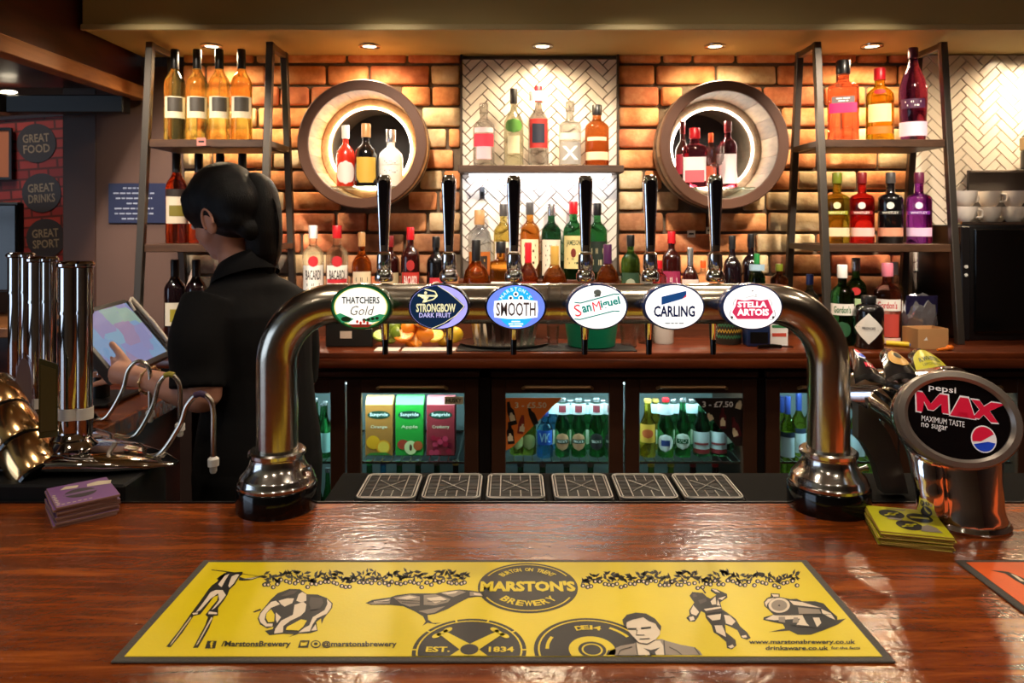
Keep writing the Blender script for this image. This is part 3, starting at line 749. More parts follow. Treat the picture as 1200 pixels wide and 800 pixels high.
# ---- left barrel
Yb, zb = 2.83, BAR_C[0][1]-.157
bt('rum_bottle', 'red enamel bottle with white cap in the left barrel', 405, 147, 21, Yb, zb, 'skull', 'redc', 'white', [(.04, .42, 66, (226, 206, 200), '', Bk, 'oval')])
bt('rum_bottle', 'black bottle with gold pattern in the middle of the left barrel', 429, 145, 26, Yb-.01, zb, 'skull', 'black', 'cork', [(.06, .46, 56, (198, 160, 60), '', Bk, 'shield')])
bt('rum_bottle', 'white ceramic bottle with black scribbles in the left barrel', 458, 152, 28, Yb, zb, 'skull', 'white', 'silver', [(.22, .30, 50, (230, 226, 220), '#', Bk), (.38, .46, 50, (230, 226, 220), '#', Bk)])
# ---- right barrel
zb = BAR_C[1][1]-.157
bt('gin_bottle', 'dark red tall bottle at the back left of the right barrel', 800, 142, 17, 2.87, zb, 'tallneck', 'dred', 'dred', [(.2, .5, 60, (150, 30, 50))])
bt('gin_bottle', 'hot pink gin bottle with white house-shaped label in the right barrel', 814, 150, 27, 2.80, zb, 'square', 'hotpink', 'red', [(.10, .50, 50, (236, 214, 214), '', Bk), (.08, .28, 40, (214, 90, 100))], .8)
bt('gin_bottle', 'orange-pink gin bottle standing between two others in the right barrel', 833, 156, 14, 2.88, zb, 'spirit', 'pink', 'orange', [(.1, .4, 60, (236, 120, 90))])
bt('gin_bottle', 'pink gin bottle with red cap and white label, rightmost in the right barrel', 853, 142, 21, 2.85, zb, 'spirit', 'hotpink', 'dred', [(.06, .5, 62, (244, 226, 226))])
# ---- right shelf unit, top
Yu = 2.66
bt('gin_bottle', 'square pink gin bottle with black cap and magenta band on the top right shelf', 988, 71, 34, Yu, US1, 'square', 'pink', 'black', [(.34, .46, 44, (214, 24, 96)), (.46, .54, 36, (110, 96, 96), '#', Wh)], .75)
bt('gin_bottle', 'yellow gin bottle with red cap and cream label on the top right shelf', 1031, 80, 30, Yu, US1, 'spirit', 'yellow', 'red', [(.26, .50, 52, (232, 214, 150)), (.10, .20, 56, (222, 110, 30)), (.63, .70, 24, (170, 30, 30), '', Bk, 'oval')], .7)
bt('liqueur_bottle', 'tall dark purple liqueur bottle on the top right shelf', 1070, 56, 31, Yu, US1, 'taper', 'plum', 'plum', [(.05, .20, 66, (222, 188, 206)), (.34, .44, 50, (70, 24, 60), '#', Wh)])
# ---- right shelf unit, middle
for px, g, cap, nm, tcol, cl in ((981, 'olive', 'olive', 'yellow-green', (236, 232, 170), Cr), (1010, 'red', 'dred', 'bright red', (244, 224, 214), (240, 190, 180)), (1043.5, 'black', 'grey', 'black', (226, 220, 210), (214, 150, 120)), (1077, 'purple', 'plum', 'violet', (236, 214, 240), (226, 190, 220))):
    bt('gin_bottle', nm+' gin bottle with pale base band on the middle right shelf', px, 202, 27, Yu, US2, 'gin', g, cap, [(.10, .22, 66, cl), (.405, .455, 48, {'olive': (160, 156, 40), 'red': (150, 20, 26), 'black': (26, 22, 24), 'purple': (110, 28, 140)}[g], 'WHITLEY', tcol), (.48, .58, 16, tcol, '', Bk, 'oval')], group='gins on the middle right shelf')
# ---- right shelf unit, counter level
bt('gin_bottle', 'green gin bottle with white cap and white label band on the back counter', 987, 310, 27, 2.52, BTOP, 'spirit', 'dgreen', 'white', [(.38, .52, 64, Wh, "Gordon's", Gn), (.10, .30, 40, (40, 90, 56), '', Bk, 'oval')])
bt('gin_bottle', 'lighter green gin bottle with silver cap behind the dark green one', 1003, 302, 23, 2.67, BTOP, 'spirit', 'green', 'silver', [(.2, .5, 55, (170, 200, 150)), (.54, .64, 26, (190, 50, 50), '', Bk, 'oval')])
bt('gin_bottle', 'blush pink gin bottle with pink cap and white label band', 1040, 308, 30, 2.54, BTOP, 'spirit', 'blush', 'pinkcap', [(.42, .56, 64, Wh, "Gordon's", Rd), (.10, .38, 50, (190, 70, 60)), (.02, .09, 60, (226, 190, 190))])
bt('gin_bottle', 'squat black apothecary gin bottle with white diamond label', 1018, 346, 33, 2.46, BTOP, 'apoth', 'black', 'black', [(.10, .68, 62, Wh, '', Bk, 'diamond'), (.36, .44, 30, Wh, "HENDRICK'S", Bk)])
bt('gin_bottle', 'small bottle with white cap half hidden behind the pink gin', 1048, 307, 20, 2.66, BTOP, 'spirit', 'clear', 'white', [(.2, .5, 60, Wh)])
# ---- left bricks row
Yr = 2.79
bt('rum_bottle', 'clear white rum bottle with white cap, leftmost behind the arch', 367, 264, 25, Yr, T1, 'spirit', 'clear', 'white', [(.10, .50, 60, Wh, 'BACARDI/#', Bk), (.48, .62, 26, (196, 40, 50), '', Bk, 'oval')])
bt('rum_bottle', 'clear white rum bottle with red cap beside the white-capped one', 395, 264, 26, Yr, T1, 'spirit', 'clear', 'red', [(.10, .50, 60, Wh, 'BACARDI/ ', Bk), (.28, .33, 56, (200, 40, 50)), (.48, .62, 26, (196, 40, 50), '', Bk, 'oval')])
bt('rum_bottle', 'amber spiced rum bottle with cork and cream label', 424, 272, 23, Yr, T1, 'tallneck', 'whisky', 'cork', [(.12, .46, 60, (224, 204, 170), '#', Bk)])
bt('rum_bottle', 'dark red bottle partly hidden behind the leftmost tap handle', 457, 276, 22, 2.82, T1, 'spirit', 'dred', 'dred', [(.12, .46, 60, (200, 180, 140))])
bt('rum_bottle', 'dark rum bottle with red cap and red band label', 481, 266, 22, Yr, T1, 'spirit', 'dred', 'red', [(.20, .42, 62, (190, 50, 40), 'BACARDI', Wh), (.44, .58, 24, (170, 40, 40), '', Bk, 'oval')])
bt('liqueur_bottle', 'small black bottle with black cap and red shield label', 511, 277, 22, Yr, T1, 'spirit', 'black', 'black', [(.12, .40, 40, (200, 50, 60), '', Bk, 'shield'), (.16, .34, 18, Wh, 'M', Rd, 'shield')])
# ---- tiled section, raised row
Y2 = 2.86
bt('whisky_bottle', 'clear decanter-shaped whisky bottle with cork, left on the raised step', 562, 246, 27, Y2, T2, 'jug', 'clear', 'cork', [(.06, .40, 64, (176, 96, 30)), (.14, .34, 40, (40, 30, 26), '#', GLD)])
bt('whisky_bottle', 'golden whisky bottle with grey cap behind the third tap handle', 590, 239, 23, Y2, T2, 'spirit', 'gold', 'grey', [(.12, .50, 60, (214, 206, 186)), (.24, .42, 30, (70, 50, 40))])
bt('whisky_bottle', 'amber whisky bottle with dark cap and arched cream label', 621, 237, 23, Y2, T2, 'spirit', 'amber', 'grey', [(.14, .52, 58, (226, 210, 170), '#/#', (90, 60, 30), 'shield')])
bt('whisky_bottle', 'green whisky bottle with silver cap and large white label', 646, 238, 23, Y2, T2, 'spirit', 'dgreen', 'silver', [(.05, .52, 64, (226, 218, 200), '#/#/#', (60, 70, 60))])
bt('whisky_bottle', 'green whisky bottle with red cap and cream label beside the fourth handle', 672, 236, 24, Y2, T2, 'spirit', 'green', 'red', [(.14, .56, 62, (230, 214, 150), 'JAMESON/ /#', (40, 70, 44)), (.28, .40, 14, (120, 40, 30), '', Bk, 'oval')])
bt('whisky_bottle', 'green bottle with black cap and dark shield label on the raised step', 700, 238, 23, Y2, T2, 'spirit', 'green', 'black', [(.10, .50, 60, (30, 44, 36), '#', (190, 180, 140))])
# ---- tiled section, front row
Y3 = 2.70
bt('whisky_bottle', 'round amber whisky bottle with black cap and grey label, front left of the tiles', 558, 281, 31, Y3, T1, 'dome', 'amber', 'black', [(.06, .34, 60, (84, 80, 78), '#', (220, 210, 180))])
bt('whisky_bottle', 'amber bottle with black cap and white label left of the third tap handle', 587, 283, 26, Y3, T1, 'square', 'amber', 'black', [(.10, .40, 44, Wh, 'JIM', Bk)])
bt('whisky_bottle', 'amber whisky bottle sealed in red wax in front of the tiles', 619, 284, 24, Y3, T1, 'dome', 'copper', 'red', [(.1, .4, 50, (120, 40, 20))])
bt('whisky_bottle', 'squat round orange liqueur bottle with short gold cap', 650, 288, 30, Y3, T1, 'dome', 'amber', 'gold', [(.08, .34, 40, (120, 70, 30))])
bt('whisky_bottle', 'round amber cognac bottle with black neck right of the fourth handle', 712, 286, 29, Y3, T1, 'dome', 'amber', 'purple', [(.08, .34, 50, (60, 44, 36))])
# ---- right bricks row
bt('liqueur_bottle', 'green bottle with black cap and dark label, first right of the tiles', 739, 275, 22, Yr, T1, 'spirit', 'green', 'black', [(.12, .46, 60, (40, 70, 50)), (.2, .38, 30, (150, 160, 140), '', Bk, 'oval')])
bt('liqueur_bottle', 'short bottle with bright pink-red cap behind the fifth tap handle', 773, 305, 16, 2.72, T1, 'spirit', 'hotpink', 'red', [(.1, .4, 60, (200, 60, 90))])
bt('liqueur_bottle', 'dark liqueur bottle with red cap and magenta label', 787, 271, 22, Yr, T1, 'spirit', 'dred', 'red', [(.10, .46, 62, (150, 40, 80), '#', Wh)])
bt('liqueur_bottle', 'dark dome-shaped bottle with silver cap and red and white label', 809, 290, 21, 2.745, T1, 'dome', 'dred', 'silver', [(.08, .46, 60, (220, 200, 190), '#', Rd)])
bt('liqueur_bottle', 'clear bottle with orange-red cap left of the last tap handle', 824, 305, 16, 2.82, T1, 'spirit', 'clear', 'orange', [(.1, .5, 60, Wh)])
bt('wine_bottle', 'tall black wine bottle right of the last tap handle', 858, 276, 21, Yr, T1, 'tallneck', 'dwine', 'black', [(.1, .3, 50, (60, 50, 40))])
bt('wine_bottle', 'tall black wine bottle, second right of the last tap handle', 880, 274, 22, 2.83, T1, 'tallneck', 'dwine', 'black', [(.1, .3, 50, (60, 50, 40))])
bt('liqueur_bottle', 'green bottle with green foil neck above the last badge', 887, 297, 19, 2.74, T1, 'tallneck', 'green', 'green', [(.68, .80, 60, (150, 180, 200)), (.1, .36, 60, (60, 120, 70))])
bt('liqueur_bottle', 'dark brown bottle with gold foil above the right elbow of the arch', 913, 309, 20, 2.78, T1, 'spirit', 'brown', 'olive', [(.1, .5, 60, (70, 60, 40))])
bt('liqueur_bottle', 'pale blue bottle with navy cap beside the right shelf unit', 949, 321, 20, 2.70, BTOP, 'spirit', 'sky', 'blue', [(.1, .45, 60, (210, 216, 224))])
# ================================================================ fridge contents
Yf = 2.535
BE = [(.12, .42, 56, (206, 150, 110), '', Bk, 'oval'), (.24, .31, 50, (30, 60, 40), "BECK'S", Wh), (.74, .93, 64, (210, 214, 214)), (.78, .90, 26, (150, 60, 70))]
for px, lab, bl in ((659, 'green beer bottle with cream oval label beside the blue bottle', 0), (678, 'green beer bottle with cream oval label, second from the blue bottle', 0), (699, 'green beer bottle with black oval label in the middle fridge', 1), (716, 'green beer bottle half hidden by the middle fridge door frame', 1)):
    L_ = [((.12, .42, 56, (44, 40, 40), '', Bk, 'oval') if bl and i == 0 else l) for i, l in enumerate(BE)]
    bt('beer_bottle', lab, px, 466, 17.5, Yf, SHELF_Z, 'beer', 'green', 'silver', L_, group='beers in the middle fridge')
bt('alcopop_bottle', 'bright blue alcopop bottle in the middle fridge', 638.5, 482, 19, Yf-.01, SHELF_Z, 'vk', 'blue', 'blue', [(.30, .62, 60, (30, 90, 190), 'VK', (170, 220, 250))])
for px, lab in ((606, 'pale green beer bottle behind the orange offer sticker, left'), (620, 'pale green beer bottle behind the orange offer sticker, right')):
    bt('beer_bottle', lab, px, 472, 17, Yf+.02, SHELF_Z, 'beer', 'lime', 'gold', [(.12, .42, 56, (150, 150, 90), '', Bk, 'oval')])
bt('cider_bottle', 'yellow bottle with orange label, leftmost in the right-hand middle door', 759, 467, 19, Yf, SHELF_Z, 'beer', 'yellow', 'gold', [(.26, .58, 60, (226, 170, 60)), (.34, .50, 40, (200, 90, 40), '', Bk, 'oval')])
bt('beer_bottle', 'green beer bottle with white oval label and white neck foil', 780, 466, 19, Yf, SHELF_Z, 'beer', 'green', 'red', [(.10, .40, 58, (226, 226, 220), '', Bk, 'oval'), (.2, .3, 30, (40, 60, 120)), (.74, .92, 64, (210, 214, 220))])
bt('beer_bottle', 'green beer bottle with green oval label and red star', 800, 466, 18.5, Yf, SHELF_Z, 'beer', 'green', 'silver', [(.14, .42, 58, (210, 216, 200), '', Bk, 'oval'), (.24, .32, 44, (30, 90, 50), '#', Wh)])
for px, lab in ((822, 'beer bottle with white label over red in the right-hand middle door, left'), (842, 'beer bottle with white label over red in the right-hand middle door, right')):
    bt('beer_bottle', lab, px, 470, 20, Yf+.01, SHELF_Z, 'beer', 'dgreen', 'white', [(.14, .46, 64, (206, 210, 210)), (.06, .14, 64, (150, 40, 44)), (.22, .26, 50, (150, 60, 60))], group='red and white labelled beers')
for px, lab in ((923, 'lime wine bottle with dark cap just left of the right tap column'), (936, 'lime wine bottle with dark cap touching the right tap column'), (1005, 'lime wine bottle just right of the right tap column'), (1021, 'lime wine bottle beside the dispenser leg')):
    bt('wine_bottle', lab, px, 460 if px > 930 else 464, 17, Yf+(.0 if px != 936 else .05), .66 if px > 990 else .66, 'wine', 'lime', 'blue', [(.28, .52, 62, (190, 200, 206)), (.52, .58, 62, (30, 40, 60))], group='lime wines in the right fridge')
for px, lab in ((916, 'lime wine bottle at the edge of the right fridge door'), (949, 'lime wine bottle behind the right tap column')):
    bt('wine_bottle', lab, px, 464, 16, Yf+.09, .66, 'wine', 'lime', 'blue', [(.28, .52, 62, (190, 200, 206))], group='lime wines in the right fridge')
for i, (px, g, cp) in enumerate(((668, 'green', 'silver'), (688, 'green', 'silver'), (707, 'green', 'silver'), (648, 'blue', 'blue'))):
    bt('beer_bottle', '%s bottle in the back row of the middle fridge, %s from the left' % (g, ('second', 'third', 'fourth', 'first')[i]), px, 468, 17, Yf+.085, SHELF_Z, 'beer', g, cp, [(.74, .93, 64, (190, 214, 220)), (.12, .42, 56, (190, 190, 170), '', Bk, 'oval')], group='back row beers in the middle fridge')
for i, (px, g, cp) in enumerate(((768, 'yellow', 'gold'), (789, 'green', 'silver'), (810, 'green', 'silver'), (831, 'green', 'white'), (852, 'dgreen', 'white'))):
    bt('beer_bottle', '%s bottle in the back row of the right-hand middle door, %s from the left' % ({'dgreen': 'dark green'}.get(g, g), ('first', 'second', 'third', 'fourth', 'fifth')[i]), px, 467, 18, Yf+.085, SHELF_Z, 'beer', g, cp, [(.74, .93, 64, (200, 214, 220)), (.12, .42, 56, (200, 200, 180), '', Bk, 'oval')], group='back row beers in the right-hand middle door')
# lower shelf necks, seen as dim tops
for i, (px, g, c) in enumerate(((433, 'green', 'green'), (449, 'blue', 'blue'), (468, 'green', 'silver'), (490, 'dgreen', 'silver'), (512, 'dgreen', 'grey'), (534, 'brown', 'gold'))):
    bt('beer_bottle', '%s bottle top below the cartons, %s from the left' % ({'green': 'green', 'blue': 'blue', 'dgreen': 'dark green', 'brown': 'brown'}[g], ('first', 'second', 'third', 'fourth', 'fifth', 'sixth')[i]), px, 539, 17, Yf+.03, .45, 'beer', g, c, [(.1, .4, 60, (200, 200, 190))], group='bottles on the lower shelf under the cartons')
for i, (px, g, c) in enumerate(((610, 'dgreen', 'grey'), (636, 'dgreen', 'silver'), (664, 'dgreen', 'grey'), (692, 'dgreen', 'silver'), (763, 'lime', 'gold'), (786, 'lime', 'gold'), (812, 'dred', 'dred'), (838, 'dred', 'red'))):
    bt('beer_bottle', 'bottle neck on the lower middle fridge shelf, %s from the left' % ('first', 'second', 'third', 'fourth', 'fifth', 'sixth', 'seventh', 'eighth')[i], px, 541, 18, Yf+.04, .45, 'beer', g, c, [(.1, .4, 60, (150, 150, 130))], group='bottles on the lower middle shelf')
for i, (px, yt, Yq, z) in enumerate(((370, 466, 2.56, .741), (381, 470, 2.52, .741), (392, 468, 2.56, .741), (372, 546, 2.52, .45), (384, 548, 2.55, .45), (366, 470, 2.64, .741), (378, 472, 2.66, .741))):
    bt('beer_bottle', 'teal-lit small green bottle seen between her and the left tap column, %s' % ('upper left', 'upper middle', 'upper right', 'lower left', 'lower right', 'back left', 'back right')[i], px, yt, 13, Yq, z, 'beer', 'green', 'silver', [(.1, .45, 60, (150, 190, 180))], group='bottles in the left fridge door')
# juice cartons
def carton(px, x0, x1, c_main, c_dark, word, lab, art):
    Y = 2.53; X0, X1 = (x0-CX)*Y/F, (x1-CX)*Y/F; w = X1-X0; zt = ZC-(474-HY)*Y/F; H = zt-SHELF_Z
    t = thing('juice_carton', lab, 'carton', ((X0+X1)/2, Y, SHELF_Z), 0, 'juice cartons in the fridge'); h = w/2; d = .07
    obj('box', B(-h, h, 0, d, 0, H, bev=.0015), M('carton_'+word, c_main, .45), t)
    bm = NB(); poly = [(0, H), (d, H), (d*.62, H+.024), (d*.38, H+.024)]
    va = [bm.verts.new((-h, y, z)) for y, z in poly]; vb = [bm.verts.new((h, y, z)) for y, z in poly]
    bm.faces.new(va); bm.faces.new(vb[::-1])
    for k in range(4): bm.faces.new((va[k], vb[k], vb[(k+1) % 4], va[(k+1) % 4]))
    obj('gable', bm, M('cartontop_'+word, tuple(list(min(1, c*1.5+.08) for c in c_main[:3])+[1]), .45), t)
    pf = lambda x, y: (x, -.0006, y)
    lb = flat_obj('logo_panel', [ellipse(h*.82, .014, 24, 0, H*.80)], M('carton_logo', C(24, 62, 44), .5), t, pf)
    txt_obj('lettering', 'Sunpride', w*.66, .015, WHITE, lb, lambda x, y: (x, -.0010, H*.80+y), bold=.02)
    txt_obj('lettering', word, w*.6, .014, CREAM, t, lambda x, y: (x, -.0009, H*.56+y), bold=.01)
    art(t, h, H)
def fruit(t, polys):
    for k, (nm, p, c) in enumerate(polys): flat_obj(nm, [p], M('fruit_%s_%d_%d_%d' % ((nm,)+tuple(int(v*255) for v in c[:3])), c, .5), t, lambda x, y, k=k: (x, -.0008-.0002*k, y))
def art_orange(t, h, H):
    fruit(t, [('fruit_print', ellipse(h*.5, h*.5, 24, -h*.42, H*.26), C(236, 160, 20)), ('fruit_print', ellipse(h*.52, h*.52, 24, h*.34, H*.17), C(240, 150, 16)), ('fruit_print', ellipse(h*.42, h*.42, 24, h*.34, H*.17), C(250, 196, 70)), ('leaf_print', [(-h*.9, .002), (h*.9, .002), (h*.5, H*.07), (-h*.6, H*.06)], C(60, 120, 40))])
def art_apple(t, h, H):
    fruit(t, [('fruit_print', ellipse(h*.42, h*.36, 24, -h*.45, H*.22), C(180, 60, 40)), ('fruit_print', ellipse(h*.46, h*.5, 24, h*.1, H*.16), C(226, 226, 160)), ('fruit_print', ellipse(h*.1, h*.24, 16, h*.1, H*.16), C(90, 60, 30)), ('fruit_print', ellipse(h*.34, h*.34, 24, h*.62, H*.2), C(190, 90, 40))])
def art_cran(t, h, H):
    random.seed(3)
    fruit(t, [('fruit_print', ellipse(h*.2, h*.2, 14, random.uniform(-h*.75, h*.75), H*random.uniform(.06, .36)), random.choice((C(170, 20, 50), C(210, 60, 90), C(130, 10, 40)))) for _ in range(14)])
carton(443, 428, 460, C(176, 112, 50), None, 'Orange', 'brown-orange juice carton with orange slices in the left fridge', art_orange)
carton(480, 463.5, 496, C(44, 150, 52), None, 'Apple', 'green apple juice carton in the middle of the three cartons', art_apple)
carton(516, 500, 533, C(150, 44, 52), None, 'Cranberry', 'red cranberry juice carton right of the green carton', art_cran)
# offer stickers and name plate on the fridge panes
def sticker(name, label, poly, col, Y=2.4405):
    c = W(sum(p[0] for p in poly)/len(poly), sum(p[1] for p in poly)/len(poly), Y)
    t = thing(name, label, 'sticker', c)
    pts = [(W(x, y, Y)-c) for x, y in poly]
    bm = NB(); prism(bm, [(p.x, p.z) for p in pts], 0, .0008, Matrix.Rotation(PI/2, 4, 'X'))
    obj('sheet', bm, M('sheet_'+name+str(col[0])[:5], col, .5), t, False)
    return t, (lambda px, py, lift=.0011: (lambda q: (q.x, -lift, q.z))(W(px, py, Y)-c))
def px_print(nm, t, f, polys, mat, lift): return flat_obj(nm, polys, mat, t, lambda x, y: f(x, y, lift))
def px_text(t, f, s, x, y, w, h, mat, lift=.0013, rot=0, **k):
    c_, s_ = math.cos(rot), math.sin(rot)
    return txt_obj('lettering', s, w, h, mat, t, lambda a, b: f(x+a*c_+b*s_, y+a*s_-b*c_, lift), **k)
t, f = sticker('offer_sticker', 'orange triangular offer sticker on the middle fridge door', [(592, 466), (659, 466), (652, 472), (600, 524), (592, 528)], C(226, 120, 44))
px_text(t, f, '3 - £5.50', 622, 474.5, 37, 7, CREAM, bold=.02)
def mini_bottle(x, y, L_, w, rot):
    c_, s_ = math.cos(rot), math.sin(rot)
    p = [(-w/2, L_/2), (w/2, L_/2), (w/2, -L_*.1), (w*.2, -L_*.25), (w*.2, -L_/2), (-w*.2, -L_/2), (-w*.2, -L_*.25), (-w/2, -L_*.1)]
    return [(x+a*c_-b*s_, y+a*s_+b*c_) for a, b in p]
px_print('bottle_print', t, f, [mini_bottle(599, 484, 28, 8, -.25), mini_bottle(624, 487, 22, 7, -.4), mini_bottle(598, 507, 26, 8, -.1)], INK, .0012)
px_print('bottle_print', t, f, [mini_bottle(611, 497, 22, 7, .15)], M('print_red', C(140, 50, 40), .5), .0012)
px_print('bottle_print', t, f, [mini_bottle(600, 488, 10, 6, -.25), mini_bottle(612, 501, 9, 6, .15), mini_bottle(598, 512, 9, 6, -.1)], CREAM, .0014)
t, f = sticker('offer_sticker', 'dark triangular offer sticker on the right-hand middle fridge door', [(812, 466), (871, 466), (871, 522), (862, 522)], C(30, 22, 20))
px_text(t, f, '3 - £7.50', 841, 473.5, 36, 7, WHITE, bold=.02)
px_print('bottle_print', t, f, [mini_bottle(847, 490, 24, 8, .0), mini_bottle(862, 500, 24, 8, -.3)], M('print_maroon', C(84, 24, 30), .5), .0012)
for a4 in ((847, 494, 10, 6, 0), (832, 488, 9, 6, -.5), (861, 506, 10, 6, -.3), (866, 474, 10, 7, .3)): px_print('bottle_print', t, f, [mini_bottle(*a4)], CREAM, .0014)
t, f = sticker('name_plate', 'cream maker name plate in the corner of the left fridge door', [(521, 464.5), (543, 464.5), (543, 473.5), (521, 473.5)], C(214, 200, 160))
px_text(t, f, 'HUSKY', 532, 469, 18, 5, INK, bold=.03)
# ================================================================ beer font: two columns, arch, six taps, six badges
FY, FXC = 1.285, .072
XL, XR, ZA, RT, RE = -.416, .5605, 1.4086, .0355, .106
ft = thing('beer_font', 'brushed steel arched beer font with six lit oval badges across the bar', 'beer font', (FXC, FY, TOP))
FO = Vector((FXC, FY, TOP))
def arc_pts():
    pts = [(XL, FY, TOP+.085)]
    pts += [(XL, FY, TOP+.085+(ZA-RE-TOP-.085)*k/4) for k in range(1, 4)]
    pts += [(XL+RE-RE*math.cos(a), FY, ZA-RE+RE*math.sin(a)) for a in [PI/2*k/14 for k in range(15)]]
    pts += [(XL+RE+(XR-XL-2*RE)*k/8, FY, ZA) for k in range(1, 8)]
    pts += [(XR-RE+RE*math.sin(a), FY, ZA-RE+RE*math.cos(a)) for a in [PI/2*k/14 for k in range(15)]]
    pts += [(XR, FY, ZA-RE-(ZA-RE-TOP-.085)*k/4) for k in range(1, 5)]
    return [Vector(p)-FO for p in pts]
BRUSHED = M('font_brushed_bronze', (.50, .45, .37, 1), .2, 1, bump=.04, bscale=40)
obj('arch_tube', tube(NB(), arc_pts(), RT, 40), BRUSHED, ft)
for xs in (-.0085, .0142):
    bm = NB(); tube(bm, [(xs-.002, 0, ZA-TOP), (xs+.002, 0, ZA-TOP)], RT+.0013, 40)
    obj('joint_ring', bm, PEWTER, ft)
for x in (XL, XR):
    b_ = obj('base', lathe(NB(), [(.0690, 0), (.0695, .002), (.0695, .038), (.0675, .041), (0, .041)], 44), BLACKG, ft, loc=(x-FXC, 0, 0))
    obj('flange', lathe(NB(), [(.0665, .040), (.0668, .046), (.0640, .050), (.0630, .056), (.0600, .060), (.0530, .068), (.0475, .078), (.0450, .088), (.0450, .090), (.0490, .093), (.0490, .099), (.0455, .102), (.037, .102), (.0355, .098)], 44), PEWTER, b_)
    bm = NB(); tube(bm, [(.046, -.01, .066), (.056, -.012, .070), (.063, -.012, .071)], [.005, .004, .006], 10)
    obj('locking_screw', bm, PEWTER, b_)
# taps stand behind the tube
TY = 1.41-FY
HANDLE_M = M('handle_face_black', C(20, 16, 20), .14, coat=.5)
def tap(x):
    z0 = ZA-TOP
    bm = NB(); tube(bm, [(x, .02, z0), (x, TY, z0)], .014, 16); box(bm, x-.017, x+.017, TY-.024, TY+.022, z0-.028, z0+.022, bev=.006, seg=2)
    tube(bm, [(x, TY+.004, z0-.02), (x, TY+.012, z0-.05), (x, TY+.014, z0-.085)], [.011, .009, .007], 14)
    t_ = obj('tap', bm, CHROME, ft)
    n_ = obj('nozzle', lathe(NB(), [(.0055, 0), (.0062, .03), (.0058, .032)], 14), BLACKG, t_, loc=(x, TY+.014, z0-.115))
    hz = ZC-(292-HY)*1.41/F-TOP
    obj('collar', lathe(NB(), [(.016, 0), (.018, .004), (.018, .014), (.013, .022), (.0145, .028), (.0135, .052), (.010, .056)], 18), CHROME, t_, loc=(x, TY, hz-.062))
    # handle: chrome paddle with dark face
    H = .148
    secs = [(0, .0085, .0075), (.012, .0092, .008), (.05, .0105, .009), (.10, .0130, .0105), (.130, .0142, .011), (.142, .0130, .0105), (.148, .0095, .007)]
    bm = NB(); rings = []
    for z, a, b in secs:
        rings.append([bm.verts.new((a*math.copysign(abs(math.cos(q))**.55, math.cos(q)), b*math.copysign(abs(math.sin(q))**.55, math.sin(q)), z)) for q in [2*PI*(k+.5)/20 for k in range(20)]])
    for a, b in zip(rings, rings[1:]):
        for k in range(20): bm.faces.new((a[k], a[(k+1) % 20], b[(k+1) % 20], b[k]))
    bm.faces.new(rings[0][::-1]); bm.faces.new(rings[-1])
    h_ = obj('handle', bm, CHROME, ft, loc=(x, TY, hz-.004))
    poly = [(-.0044, .012), (.0044, .012), (.0054, .05), (.0076, .10), (.0088, .128), (.0074, .136), (.0, .1385), (-.0074, .136), (-.0088, .128), (-.0076, .10), (-.0054, .05)]
    bm = NB(); prism(bm, poly, 0, .0026, Matrix.Translation((0, -.0095, 0)) @ Matrix.Rotation(PI/2, 4, 'X'))
    obj('handle_face', bm, HANDLE_M, h_, False)
TAPX = [(p-600)*1.41/F-FXC for p in (450, 526, 602, 686, 762, 838)]
for x in TAPX: tap(x)
# lit badges
BY = 1.197
def emit_mat(name, col, s=1.0): return M('lit_'+name, col, .25, emit=col, estr=s)
def badge(px, rim_mat, face_mat, label):
    c = W(px, 359.5, BY)-FO; a, b = .0515, .0385
    bm = NB(); pr = [(1.0, 0.022), (1.0, .004), (.975, 0), (.93, -.001)]
    # rounded oval casing: stacked ellipses
    rings = []
    for k_, y in ((.86, .026), (1.0, .020), (1.0, .004), (.975, .0), (.925, -.0008)):
        rings.append([bm.verts.new((a*k_*math.cos(t), y, b*k_*math.sin(t))) for t in [2*PI*i/48 for i in range(48)]])
    for p, q in zip(rings, rings[1:]):
        for k in range(48): bm.faces.new((p[k], p[(k+1) % 48], q[(k+1) % 48], q[k]))
    bm.faces.new(rings[0]); bm.faces.new(rings[-1])
    bd = obj('badge', bm, rim_mat, ft, loc=c); bd['label'] = label
    flat_obj('lit_face', [ellipse(a*.925, b*.925, 56)], face_mat, bd, lambda x, y: (x, -.0012, y))
    obj('stem', tube(NB(), [(0, .022, -.004), (0, .06, -.002)], .012, 14), CHROME, bd)
    return bd, a*.925, b*.925
def pr(bd, nm, polys, mat, k=1): return flat_obj(nm, polys, mat, bd, lambda x, y: (x, -.0012-.0003*k, y))
def tx(bd, s, x, y, w, h, mat, k=2, rot=0, **kw):
    c_, s_ = math.cos(rot), math.sin(rot)
    return txt_obj('lettering', s, w, h, mat, bd, lambda a, b: (x+a*c_-b*s_, -.0012-.0003*k, y+a*s_+b*c_), **kw)
U = 1.0/708                                            # one photo pixel at the badge plane
E = lambda n, r, g, b, s=.8: emit_mat(n, C(r, g, b), s)
navy, teal, green_d = E('navy', 20, 44, 78, .5), E('teal', 0, 140, 130, .6), E('green', 24, 96, 50, .5)
lw = E('white', 255, 255, 255, 1.0); lk = M('badge_black', C(16, 16, 18), .4)
NAVYRIM = M('badge_rim_blue', C(46, 66, 120), .2, coat=.5); GREENRIM = M('badge_rim_green', C(28, 74, 44), .2, coat=.5); DARKRIM = M('badge_rim_navy', C(16, 22, 48), .2, coat=.5)
